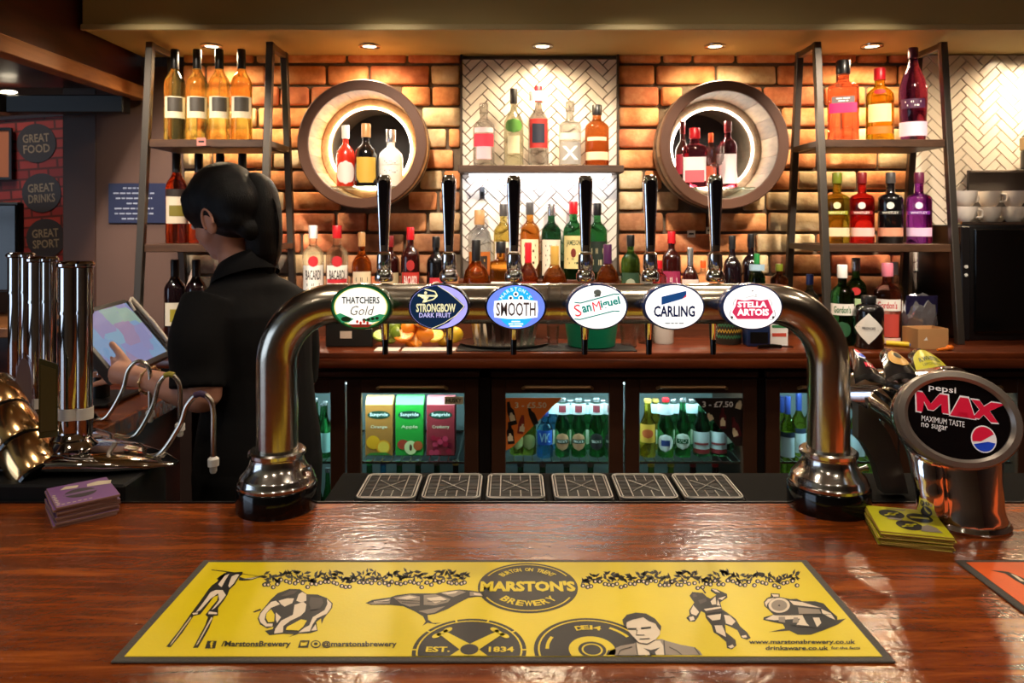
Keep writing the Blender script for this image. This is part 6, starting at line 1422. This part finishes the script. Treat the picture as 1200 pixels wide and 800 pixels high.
for row_, (zz, cc) in enumerate(((.02, C(60, 120, 80)), (.04, C(190, 150, 50)), (.06, C(60, 120, 80)), (.08, C(200, 160, 50)))):
    bm = NB()
    for i in range(32):
        a, b_ = PI+PI*i/32, PI+PI*(i+1)/32; za, zb_ = (zz, zz+.010) if i % 2 else (zz+.010, zz)
        vs = [bm.verts.new((.0506*math.cos(u), .0506*math.sin(u), v)) for u, v in ((a, za), (b_, zb_), (b_, zb_+.006), (a, za+.006))]; bm.faces.new(vs)
    obj('zigzag_band', bm, M('zigzag_%d' % (row_ % 2), cc, .4), t)
t = thing('payment_terminal', 'dark blue card terminal half hidden behind the red cartouche badge', 'terminal', ((886-600)*2.5/F, 2.50, BTOP)); obj('case', B(-.04, .04, -.03, .03, 0, .07, bev=.006, seg=2), M('terminal_blue', C(28, 44, 84), .35), t); obj('keypad', B(-.03, .03, -.0315, -.0302, .012, .05), BLACK, t)
t = thing('menu_card', 'small white card with a red stripe propped at the right elbow', 'card', ((913-600)*2.5/F, 2.5, BTOP)); obj('sheet', B(-.03, .03, -.001, .001, 0, .085), WHITE, t, False); obj('stripe', B(-.024, .024, -.0016, -.0011, .03, .042), M('card_red', C(206, 80, 60), .5), t, False); obj('stripe', B(-.024, .024, -.0016, -.0011, .06, .07), M('card_green', C(60, 130, 80), .5), t, False)
t = thing('corkscrew', 'dark bottle opener lying on the back counter by the right elbow', 'opener', ((908-600)*2.4/F, 2.42, BTOP+.008)); obj('handle', tube(NB(), [(-.05, 0, 0), (0, .004, .002), (.03, 0, .001)], [.006, .008, .006], 10), BLACKG, t); obj('blade', tube(NB(), [(.03, 0, .001), (.07, .006, -.003)], .003, 8), CHROME, t)
# foil bag, box and pens under the right shelves
t = thing('snack_bag', 'crumpled silver and navy foil bag under the right shelves', 'bag', ((1078-600)*2.57/F, 2.57, BTOP))
bm = NB(); bmesh.ops.create_icosphere(bm, subdivisions=3, radius=1)
random.seed(5)
for v in bm.verts: v.co = Vector((v.co.x*.062, v.co.y*.03, (v.co.z+1)*.085))*random.uniform(.93, 1.07); v.co.z = max(0, v.co.z)
obj('foil', bm, M('foil', (.5, .5, .55, 1), .25, .9), t, False)
bm = NB(); vs = [[bm.verts.new((-.056+.112*i/8, -.012-.012*math.sin(PI*i/8)+random.uniform(-.002, .002), .10+.066*j/3)) for i in range(9)] for j in range(4)]
for j in range(3):
    for i in range(8): bm.faces.new((vs[j][i], vs[j][i+1], vs[j+1][i+1], vs[j+1][i]))
bmesh.ops.solidify(bm, geom=bm.faces[:], thickness=.002); obj('printed_top', bm, M('foil_navy', C(50, 44, 84), .3, .4), t, False)
t = thing('cardboard_box', 'small open brown cardboard box under the right shelves', 'box', ((1088-600)*2.44/F, 2.46, BTOP), .12)
CARD = M('cardboard', C(188, 140, 88), .8, vary=.06); bm = NB()
for r in ((-.055, .055, -.04, -.038, 0, .068), (-.055, .055, .038, .04, 0, .068), (-.055, -.053, -.038, .038, 0, .068), (.053, .055, -.038, .038, 0, .068), (-.055, .055, -.04, .04, 0, .002)): box(bm, *r)
obj('box_body', bm, CARD, t, False); obj('label_mark', flat_obj('label_mark', [[(-.035, .03), (-.02, .03), (-.024, .042)]], WHITE, t, lambda x, y: (x, -.0406, y)).data, None, None) if False else flat_obj('label_mark', [[(-.035, .03), (-.02, .03), (-.024, .042)]], WHITE, t, lambda x, y: (x, -.0406, y))
t = thing('marker_pen', 'yellow and blue marker pen lying left of the cardboard box', 'pen', ((1058-600)*2.47/F, 2.47, BTOP+.009), -.5); obj('barrel', tube(NB(), [(-.05, 0, 0), (.02, 0, 0)], .009, 12), M('pen_yellow', C(226, 190, 30), .4), t); obj('pen_cap', tube(NB(), [(.02, 0, 0), (.05, 0, 0)], .0095, 12), M('pen_blue', C(40, 90, 190), .4), t)
t = thing('bottle_stopper', 'bright orange bottle stopper lying in front of the cardboard box', 'stopper', ((1108-600)*2.385/F, 2.39, BTOP+.007), .3); obj('knob', ball(NB(), (.022, 0, .003), .013, .011, .009), M('stopper_orange', C(240, 120, 20), .4), t); obj('spike', tube(NB(), [(.012, 0, .0), (-.03, 0, -.002)], [.006, .004], 10), M('stopper_orange', C(240, 120, 20), .4), t)
# ================================================================ coffee machine and cups
t = thing('coffee_machine', 'large black coffee machine at the right end of the back counter', 'coffee machine', (1.845, 2.60, BTOP))
obj('cabinet', B(-.235, .40, .0, .28, .0, .415, bev=.008, seg=2), M('machine_black', C(16, 15, 16), .3), t); obj('corner_pillar', B(-.238, -.205, -.006, .02, .0, .41, bev=.004), M('machine_pillar', C(32, 30, 32), .3, .4), t); obj('front_panel', B(-.19, .39, -.010, .0, .03, .40, bev=.003), BLACKG, t); obj('top_rail', B(-.23, .40, .002, .012, .415, .425), STEEL, t)
for zz in (.235, .265): obj('button', lathe(NB(), [(.006, 0), (.006, .004), (0, .005)], 14, Matrix.Translation((-.222, -.006, zz)) @ RY), M('button_white', C(206, 206, 200), .5), t)
CUPM = M('cup_china', C(226, 216, 206), .3, coat=.3)
def cup(px, py, Y, r, h, lab, inv=False):
    p = W(px, py, Y); z0 = p.z
    t = thing('coffee_cup', lab, 'cup', (p.x, p.y, z0), random.uniform(-1, 1), 'white cups on the coffee machine')
    obj('bowl', lathe(NB(), [(r*.55, 0), (r*.6, .002), (r*.85, h*.35), (r*.98, h*.8), (r, h), (r*.93, h), (r*.8, h*.4), (r*.5, .006), (0, .006)], 24), CUPM, t)
    obj('handle', tube(NB(), spline([(r*.9, 0, h*.8), (r*1.4, 0, h*.75), (r*1.4, 0, h*.35), (r*.85, 0, h*.3)], 5), .004, 8), CUPM, t)
zc_ = BTOP+.4255; k = 0
CL = ('first', 'second', 'third', 'fourth', 'fifth')
for lev in range(2):
    for i, px in enumerate((1131, 1159, 1188, 1217)):
        Yc = 2.68+.03*(i % 2); z0 = zc_+lev*.058
        cup(px, HY-(z0-ZC)*F/Yc, Yc, .041, .056, 'white coffee cup on the coffee machine, %s row, %s from the left' % (('bottom', 'upper')[lev], CL[i]))
for i, px in enumerate((1138, 1166, 1194)): cup(px, HY-(zc_+.0-ZC)*F/2.80, 2.80, .041, .056, 'white coffee cup in the back row on the coffee machine, %s from the left' % CL[i])
t = thing('cup_shelf', 'dark grey patterned tray standing behind the coffee cups', 'tray', (1.98, 2.875, BTOP+.416)); obj('panel', B(-.17, .35, 0, .014, 0, .215, bev=.002), M('tray_grey', C(78, 72, 70), .5), t); obj('ledge', B(-.17, .35, -.012, .0, .205, .215, bev=.002), M('tray_edge', C(120, 110, 104), .4), t)
t = thing('coffee_grinder', 'black and beige coffee grinder at the right edge above the cups', 'grinder', (2.03, 2.80, BTOP+.6325)); obj('hopper', lathe(NB(), [(.05, 0), (.056, .004), (.056, .065), (.052, .07)], 28), M('grinder_black', C(36, 32, 32), .3), t); obj('band', lathe(NB(), [(.054, .07), (.058, .073), (.058, .118), (.05, .122)], 28), M('grinder_beige', C(210, 180, 130), .4), t); obj('grinder_lid', lathe(NB(), [(.05, .122), (.052, .126), (.03, .142), (0, .146)], 28), M('grinder_black', C(36, 32, 32), .3), t)
obj('foot', B(-.05, .05, -.04, .04, -.0005, .0), BLACK, t)
# wall sockets and price tickets
t = thing('wall_socket', 'small dark switch on the white tiles under the wall shelf', 'switch', ((565-600)*(YB-.024)/F, YB-.0235, ZC-(226-HY)*(YB-.024)/F)); obj('plate', B(-.010, .010, -.008, 0, -.024, .024, bev=.002), M('socket_grey', C(66, 66, 72), .4), t); obj('rocker', B(-.006, .006, -.011, -.008, -.014, .004, bev=.001), BLACK, t)
for px, py, lab in ((810, 274, 'small white price ticket on the bricks right of the tiles'), (832, 270, 'small white price ticket half behind the last tap handle'), (236, 166, 'small pink ticket hanging from the top left shelf edge')):
    Yt = YB-.024 if px > 300 else 2.552
    p = W(px, py, Yt); t = thing('price_ticket', lab, 'ticket', p); obj('card', B(-.016, .016, -.0008, 0, -.014, .014), M('ticket_pink', C(196, 120, 110), .6) if px < 300 else M('ticket_white', C(222, 206, 186), .6), t, False); obj('print', B(-.010, .010, -.0012, -.0009, -.003, .004), INK, t, False)
# gin goblet and thin light in the right barrel
def goblet(px, Y, z0, lab, s=1.0):
    t = thing('gin_glass', lab, 'glass', ((px-600)*Y/F, Y, z0)); GG = glass('goblet', C(246, 246, 246), .6)
    obj('foot', lathe(NB(), [(.030*s, 0), (.030*s, .002), (.006*s, .006), (0, .006)], 24), GG, t); obj('stem', lathe(NB(), [(.004*s, .005), (.0035*s, .04*s), (.006*s, .085*s)], 12), GG, t)
    obj('bowl', lathe(NB(), [(.004*s, .085*s), (.03*s, .10*s), (.042*s, .135*s), (.038*s, .18*s), (.0365*s, .18*s), (.040*s, .135*s), (.028*s, .102*s), (0, .09*s)], 24), GG, t)
goblet(838, 2.755, BAR_C[1][1]-.157, 'round clear gin glass in front of the bottles in the right barrel', .85)
# ================================================================ left background
t = thing('wall_poster', 'red brick-print poster with three round slogan discs on the far left wall', 'poster', ((25-600)*3.42/F, 3.42, ZC-(222-HY)*3.42/F), 0); p0 = Vector(t.location)
t.rotation_euler = (0, math.radians(-4), 0)
def poster_mat():
    m, nt, b = nodes_of('poster_brick_print'); L = nt.links.new
    tcn = nt.nodes.new('ShaderNodeTexCoord'); mp = nt.nodes.new('ShaderNodeMapping'); mp.inputs['Rotation'].default_value = (PI/2, 0, 0); L(tcn.outputs['Object'], mp.inputs[0])
    br = nt.nodes.new('ShaderNodeTexBrick'); br.inputs['Color1'].default_value = C(176, 62, 56); br.inputs['Color2'].default_value = C(140, 44, 46); br.inputs['Mortar'].default_value = C(92, 40, 38); br.inputs['Scale'].default_value = 5.5; br.inputs['Mortar Size'].default_value = .03
    L(mp.outputs[0], br.inputs['Vector']); L(br.outputs[0], b.inputs['Base Color']); b.inputs['Roughness'].default_value = .5; return m
obj('sheet', B(-.30, .235, -.006, .0, -.36, .33), poster_mat(), t, False); obj('frame', B(.235, .252, -.016, .0, -.37, .345), M('poster_frame', C(44, 30, 40), .4), t); obj('frame', B(-.30, .252, -.016, .0, .33, .345), M('poster_frame', C(44, 30, 40), .4), t)
DISC = M('poster_disc', C(58, 54, 60), .5); DTX = M('poster_text', C(150, 134, 112), .5)
for px, py, wds in ((44, 168, ('GREAT', 'FOOD')), (50, 226, ('GREAT', 'DRINKS')), (55, 279, ('GREAT', 'SPORT'))):
    q = W(px, py, 3.42)-p0; q = Matrix.Rotation(math.radians(4), 3, 'Y') @ q
    bm = NB(); lathe(bm, [(.092, .006), (.092, .009), (0, .009)], 36, Matrix.Translation((q.x, 0, q.z)) @ RY); d = obj('slogan_disc', bm, DISC, t)
    for s_, zz in zip(wds, (.024, -.026)): txt_obj('lettering', s_, .125, .04, DTX, d, lambda a, b_: (q.x+a, -.0098, q.z+zz+b_), bold=.02)
t = thing('wall_plaque', 'small dark blue notice on the mauve wall behind the left shelves', 'sign', ((161-600)*2.995/F, 2.997, ZC-(238-HY)*2.995/F)); obj('sheet', B(-.118, .118, -.006, 0, -.082, .082, bev=.001), M('notice_blue', C(34, 40, 74), .4), t)
bm = NB()
for i, wd_ in enumerate((.09, .17, .15, .06, .16, .16, .10)):
    xx = -wd_/2
    while xx < wd_/2:                                   # lines of print too small to read
        L_ = random.uniform(.012, .03); bm.faces.new([bm.verts.new((x_-.012, -.0066, .062-.021*i+z_)) for x_, z_ in ((xx, -.003), (min(xx+L_, wd_/2), -.003), (min(xx+L_, wd_/2), .003), (xx, .003))]); xx += L_+.005
me = bpy.data.meshes.new('lettering'); bm.to_mesh(me); bm.free(); me.materials.append(M('notice_text', C(150, 160, 186), .5)); link(bpy.data.objects.new('lettering', me), t)
t = thing('picture_frame', 'small orange picture in a dark frame at the left edge', 'picture', ((-2-600)*3.39/F, 3.40, ZC-(180-HY)*3.39/F)); obj('print', B(-.05, .05, -.006, 0, -.11, .11), M('picture_orange', C(196, 120, 84), .6), t); obj('frame', B(.05, .062, -.012, 0, -.12, .12), BLACK, t); obj('frame', B(-.05, .05, -.012, 0, .11, .122), BLACK, t); obj('frame', B(-.05, .05, -.012, 0, -.122, -.11), BLACK, t)
t = thing('television', 'switched-off black screen at the left edge behind the pumps', 'television', ((-20-600)*3.2/F, 3.2, ZC-(290-HY)*3.2/F)); obj('screen', B(-.16, .16, -.02, 0, -.19, .19, bev=.006), BLACKG, t); obj('bezel', B(-.165, .165, -.012, .03, -.2, .2, bev=.006), BLACK, t); obj('stand', B(-.03, .03, .0, .02, -.302, -.2), BLACK, t)
t = thing('side_counter', 'wooden side counter behind the hand pumps at the left edge', 'counter', (-2.2, 3.1, 0)); obj('worktop', B(-.9, .33, -.25, .25, 1.10, 1.14, bev=.004), TRIMWOOD, t); obj('cabinet_body', B(-.88, .31, -.22, .25, 0, 1.10), DARKWOOD, t)
t = thing('ceiling_track_light', 'black track light with one lit spot under the left bulkhead', 'light', (-1.84, 2.90, 2.01)); obj('track', B(-.17, .30, -.03, .03, -.02, .05, bev=.004), BLACK, t); obj('head', lathe(NB(), [(.05, -.02), (.05, .05), (.045, .055), (0, .055)], 24, Matrix.Translation((-.2, 0, 0))), BLACK, t); obj('bulb', ball(NB(), (-.16, -.02, .062), .035, .02, .008), M('track_glow', C(255, 230, 180), .3, emit=(1, .85, .6, 1), estr=6), t)
obj('stem', B(.27, .29, -.01, .01, .05, .10), BLACK, t)
for i, (px, py, cc, lab) in enumerate(((14, 398, C(200, 190, 176), 'white paper slip on the side counter behind the pumps'), (18, 408, C(214, 170, 40), 'yellow paper slip on the side counter behind the pumps'))):
    p = W(px, py, 2.2); tag(obj('paper_slip', B(p.x-.05, p.x+.05, 2.2-.05+i*.04, 2.25+i*.04, TOP, TOP+.004+.01*i), M('slip_%d' % i, cc, .7)), lab, 'paper')
t = thing('table_lamp', 'small cream lamp shade visible just in front of her face', 'lamp', (W(228, 330, 2.79).x, 2.79, BTOP)); obj('lamp_base', lathe(NB(), [(.035, 0), (.035, .008), (.006, .014), (.006, .14), (0, .14)], 20), PEWTER, t); obj('lamp_shade', lathe(NB(), [(.034, .205-.04), (.010, .245)], 24), M('shade_cream', C(232, 206, 186), .6, emit=C(232, 190, 160), estr=.5), t)
# ================================================================ the woman behind the bar
PY = 1.93
pe = thing('person', 'woman in black shirt with dark ponytail touching the till screen', 'person', ((305-600)*PY/F, 1.96, 0))
PO = Vector(pe.location)
SKIN = M('skin', C(196, 140, 116), .5, vary=.06, vscale=20)
SHIRT = M('shirt_black', C(15, 14, 15), .85, spec=.2, bump=.6, bscale=14)
TROUS = M('trousers_black', C(11, 10, 11), .9, spec=.2, bump=.2, bscale=30)
HAIRM = M('hair_black', C(7, 5, 5), .45, spec=.22, bump=.5, bscale=50, stretch=(14, 14, 1))
fwd = Vector((-.80, .60, 0)).normalized(); lft = Vector((-fwd.y, fwd.x, 0))
def PW(px, py, Y): return W(px, py, Y)-PO
def loft(bm, secs, segs=28):
    """secs: (centre, half width along lft, half depth along fwd)"""
    rings = []
    for c, a, b in secs:
        rings.append([bm.verts.new(Vector(c)+lft*(a*math.copysign(abs(math.cos(t))**.85, math.cos(t)))+fwd*(b*math.copysign(abs(math.sin(t))**.85, math.sin(t)))) for t in [2*PI*k/segs for k in range(segs)]])
    for p, q in zip(rings, rings[1:]):
        for k in range(segs): bm.faces.new((p[k], p[(k+1) % segs], q[(k+1) % segs], q[k]))
    bm.faces.new(rings[0][::-1]); bm.faces.new(rings[-1])
neck = PW(283, 322, 1.95); hc = PW(262, 250, 1.955)
waist = Vector((-.012, 0, 1.06)); hip = Vector((-.012, 0, .90)); chest = PW(298, 395, 1.95); shd = PW(297, 345, 1.95)
ls = shd+lft*.150+Vector((0, 0, -.022)); rs = shd-lft*.150+Vector((0, 0, -.022))
elb = PW(241, 462, 1.79); wri = PW(170, 444, 1.88)
relb = rs+Vector((-.03, .06, -.27)); rwri = relb+Vector((-.20, .02, .06))
# --- body: head, neck, trunk, arms, hands, legs in one skin
bm = NB()
fh = Vector((-.87, .49, 0)).normalized(); hf = (fh*.86+Vector((0, 0, -.42))).normalized(); hl = Vector((-fh.y, fh.x, 0)); hu = hl.cross(hf)*-1
hu = hf.cross(hl); hu = hu if hu.z > 0 else -hu
MH = Matrix(((hf.x, hl.x, hu.x, hc.x), (hf.y, hl.y, hu.y, hc.y), (hf.z, hl.z, hu.z, hc.z), (0, 0, 0, 1)))   # x forward, y left, z up of the head
ball(bm, (0, 0, .018), .098, .076, .098, 24, 16, MH)
ball(bm, (.022, 0, -.042), .070, .058, .070, 20, 14, MH)
ball(bm, (.058, 0, -.088), .026, .030, .022, 14, 10, MH)
ball(bm, (.030, .044, -.040), .040, .022, .036, 14, 10, MH); ball(bm, (.030, -.044, -.040), .040, .022, .036, 14, 10, MH)
ball(bm, (.098, 0, -.024), .016, .012, .022, 12, 8, MH); ball(bm, (.108, 0, -.034), .012, .014, .010, 12, 8, MH)
ball(bm, (.086, 0, -.062), .012, .022, .006, 12, 8, MH); ball(bm, (.084, 0, -.072), .011, .018, .006, 12, 8, MH)
for s in (-1, 1):                                             # ears
    ball(bm, (-.026, s*.074, -.040), .020, .012, .035, 14, 10, MH)
tube(bm, [hc+Vector((.012, -.01, -.05)), hc.lerp(neck, .6)+Vector((.006, 0, 0)), neck+Vector((.01, 0, -.03))], [.052, .050, .062], 20)
loft(bm, [(hip-Vector((0, 0, .09)), .155, .115), (hip, .165, .120), (waist, .125, .095), (chest, .140, .110), (shd-Vector((0, 0, .03)), .150, .085), (shd+Vector((0, 0, .01)), .09, .06)])
def limb(pts, rad): tube(bm, spline(pts, 5), [rad[min(i//5, len(rad)-1)]+(rad[min(i//5+1, len(rad)-1)]-rad[min(i//5, len(rad)-1)])*(i % 5)/5 for i in range(5*(len(pts)-1)+1)], 18)
limb([ls, ls.lerp(elb, .5)+lft*.012, elb, elb.lerp(wri, .35)+Vector((0, 0, -.006)), wri], [.046, .043, .039, .040, .0255])
limb([rs, rs.lerp(relb, .5), relb, rwri], [.052, .046, .040, .026])
for s in (-1, 1):
    a = hip+lft*s*.085-Vector((0, 0, .08)); limb([a, a+Vector((0, 0, -.36))+fwd*.02, Vector((a.x, a.y, .08))], [.088, .058, .042]); ball(bm, (a.x+fwd.x*.06, a.y+fwd.y*.06, .045), .075, .06, .042)
# left hand on the screen: palm and five fingers
pal = PW(147, 438, 1.905)
def chain(pts, r0, r1):
    p = spline(pts, 4); n = len(p); tube(bm, p, [r0+(r1-r0)*i/(n-1) for i in range(n)], 12); ball(bm, p[-1], r1, r1, r1, 10, 8)
limb([wri, wri.lerp(pal, .5), pal, PW(135, 434, 1.915)], [.0255, .027, .030, .027])
k_i, k_m, k_r, k_l = PW(134, 424, 1.935), PW(131, 431, 1.925), PW(131, 439, 1.915), PW(134, 446, 1.905)
for a, b in ((k_i, .6), (k_m, .6), (k_r, .6), (k_l, .55)): tube(bm, [pal, a], [.018, .0125], 12)
chain([k_i, PW(121, 417, 1.95), PW(112, 415, 1.955), PW(105, 418, 1.95)], .0100, .0078)
chain([k_m, PW(117, 427, 1.94), PW(107, 427, 1.945), PW(99, 431, 1.94)], .0102, .0080)
chain([k_r, PW(118, 438, 1.925), PW(109, 439, 1.93), PW(102, 442, 1.925)], .0098, .0078)
chain([k_l, PW(123, 447, 1.91), PW(115, 449, 1.912), PW(109, 451, 1.908)], .0088, .0070)
chain([PW(154, 432, 1.905), PW(146, 422, 1.925), PW(138, 411, 1.95), PW(131, 403, 1.96)], .0125, .0088)
# right hand, hanging in front of her
rp_ = rwri+fwd*.06+Vector((0, 0, -.01)); limb([rwri, rp_], [.026, .030])
for i in range(4): chain([rp_+Vector((0, 0, .018-.012*i)), rp_+fwd*.04+Vector((0, 0, .016-.012*i)), rp_+fwd*.07+Vector((-.01, 0, .006-.012*i))], .0095, .0075)
chain([rp_+Vector((0, 0, .02)), rp_+fwd*.02+Vector((0, 0, .045)), rp_+fwd*.045+Vector((0, 0, .055))], .011, .0085)
body = fuse(bm, 'body', SKIN, pe, .0042, 5)
for s in (-1, 1): 
    obj('eye', ball(NB(), (.083, s*.030, .002), .011, .012, .009, 12, 8, MH), M('eye_white', C(230, 224, 220), .2), pe)
    e = obj('eyebrow', tube(NB(), [MH @ Vector((.094, s*.014, .020)), MH @ Vector((.092, s*.030, .025)), MH @ Vector((.078, s*.046, .020))], .003, 6), HAIRM, pe)
# --- ear rim (visible one)
bm = NB(); tube(bm, [MH @ Vector((-.030+.018*math.cos(t+.3), .084, -.036+.031*math.sin(t+.3))) for t in [-.9+(PI*1.35)*k/12 for k in range(13)]], .0036, 8); obj('ear_rim', bm, SKIN, pe)
# --- shirt
bm = NB()
loft(bm, [(hip+Vector((0, 0, -.03)), .172, .130), (hip+Vector((0, 0, .06)), .168, .128), (waist, .150, .122), (waist.lerp(chest, .5)+fwd*.01, .152, .128), (chest+fwd*.012, .160, .132), (chest.lerp(shd, .6), .166, .112), (shd+Vector((0, 0, .002)), .150, .085), (shd+Vector((-.004, 0, .030)), .105, .080), (neck+Vector((.014, 0, -.006)), .078, .076), (neck+Vector((.010, 0, .022)), .064, .064)])
sl_end = ls.lerp(elb, .93)+lft*.004
def sleeve(pts, rad): tube(bm, spline(pts, 5), [rad[min(i//5, len(rad)-1)]+(rad[min(i//5+1, len(rad)-1)]-rad[min(i//5, len(rad)-1)])*(i % 5)/5 for i in range(5*(len(pts)-1)+1)], 20)
sleeve([ls-lft*.03+Vector((0, 0, .012)), ls.lerp(elb, .35)+lft*.008, ls.lerp(elb, .7)+Vector((-.012, 0, 0)), sl_end+Vector((-.014, 0, 0))], [.074, .072, .068, .067])
sleeve([rs+lft*.03, rs.lerp(relb, .5), rs.lerp(relb, .9)], [.062, .062, .062])
shirt = fuse(bm, 'shirt', SHIRT, pe, .0065, 4)
# folded collar
bm = NB(); rg_ = []
for rr_, dz in ((.060, .028), (.064, .040), (.070, .038), (.084, .008), (.088, -.010), (.080, -.006), (.062, .018)):
    rg_.append([bm.verts.new(neck+lft*(rr_*1.02*math.cos(t))+fwd*(rr_*math.sin(t))+Vector((.010, 0, dz-.034*math.sin(t)))) for t in [PI/2+.10+(2*PI-.20)*k/35 for k in range(36)]])
for p, q in zip(rg_, rg_[1:]+rg_[:1]):
    for k in range(35): bm.faces.new((p[k], p[k+1], q[k+1], q[k]))
bm.faces.new([r_[0] for r_ in rg_]); bm.faces.new([r_[-1] for r_ in rg_][::-1])
obj('collar', bm, SHIRT, shirt, True, 60)
# --- trousers
bm = NB(); loft(bm, [(hip+Vector((0, 0, -.13)), .168, .126), (hip, .174, .132), (hip+Vector((0, 0, .07)), .160, .122)])
for s in (-1, 1):
    a = hip+lft*s*.085-Vector((0, 0, .08)); tube(bm, [a, a+Vector((0, 0, -.36))+fwd*.02, Vector((a.x, a.y, .07))], [.096, .075, .062], 18)
fuse(bm, 'trousers', TROUS, pe, .009, 4)
# --- hair: cap and ponytail
bm = NB()
ball(bm, (-.014, 0, .030), .110, .090, .106, 28, 18, MH); ball(bm, (-.045, 0, .000), .088, .088, .092, 28, 18, MH)
ball(bm, (-.052, 0, -.004), .072, .080, .076, 24, 16, MH)
ball(bm, (.036, .024, .060), .050, .056, .044, 20, 12, MH); ball(bm, (.030, -.03, .060), .052, .055, .046, 20, 12, MH)
ball(bm, (.026, .060, .032), .048, .022, .042, 16, 10, MH); ball(bm, (-.055, .058, -.016), .036, .026, .050, 16, 10, MH); ball(bm, (.040, .059, .008), .022, .012, .028, 14, 10, MH)
ball(bm, (-.072, .01, -.050), .036, .062, .045, 18, 12, MH); ball(bm, (-.056, .052, -.040), .030, .026, .040, 16, 10, MH); ball(bm, (-.080, .0, -.085), .026, .045, .035, 16, 10, MH)
hair = fuse(bm, 'hair', HAIRM, pe, .005, 16)
bm = NB()
tail = [PW(280, 222, 1.955), PW(294, 214, 1.955), PW(306, 222, 1.955), PW(309, 246, 1.95), PW(309, 274, 1.945), PW(310, 298, 1.945), PW(314, 322, 1.945)]
sp = spline(tail, 6); n = len(sp); tr = [.026, .037, .047, .056, .060, .055, .020]
tube(bm, sp, [tr[min(i//6, 6)]+(tr[min(i//6+1, 6)]-tr[min(i//6, 6)])*(i % 6)/6 for i in range(n)], 22, True, .8)
random.seed(4)
pt = fuse(bm, 'ponytail', HAIRM, pe, .0045, 4)
bm = NB()
for i in range(16):
    dx_, dz_ = random.uniform(-18, 14), random.uniform(-6, 6)
    tube(bm, spline([PW(294+dx_*.4, 214+abs(dx_)*.3, 1.935), PW(312+dx_*.9, 240+dz_, 1.925), PW(315+dx_, 275, 1.922), PW(313+dx_*.7, 315+dz_, 1.935)], 6), .0022, 5)
obj('loose_strands', bm, HAIRM, pt)
obj('hair_tie', tube(NB(), [PW(284, 219, 1.94), PW(289, 226, 1.935), PW(291, 234, 1.945)], .008, 10), BLACK, pe)
# --- bracelet and ring
bn = (pal-wri).normalized(); u1 = bn.cross(Vector((0, 0, 1))).normalized(); u2 = bn.cross(u1); bc_ = wri+(elb-wri).normalized()*.018
bm = NB(); tube(bm, [bc_+(u1*math.cos(t)+u2*math.sin(t))*.033 for t in [2*PI*k/24 for k in range(25)]], .0022, 6, False)
for k in range(10):
    t = 2*PI*k/10; ball(bm, bc_+(u1*math.cos(t)+u2*math.sin(t))*.034, .0045, .0045, .0045, 10, 8)
obj('bracelet', bm, M('bracelet_gold', C(206, 170, 120), .3, .7), pe)
rc = PW(118, 438, 1.925); dr = (PW(109, 439, 1.93)-rc).normalized(); v1 = dr.cross(Vector((0, 0, 1))).normalized(); v2 = dr.cross(v1)
obj('finger_ring', tube(NB(), [rc+(v1*math.cos(t)+v2*math.sin(t))*.0102 for t in [2*PI*k/16 for k in range(17)]], .0016, 6, False), M('ring_silver', (.8, .8, .8, 1), .2, 1), pe)
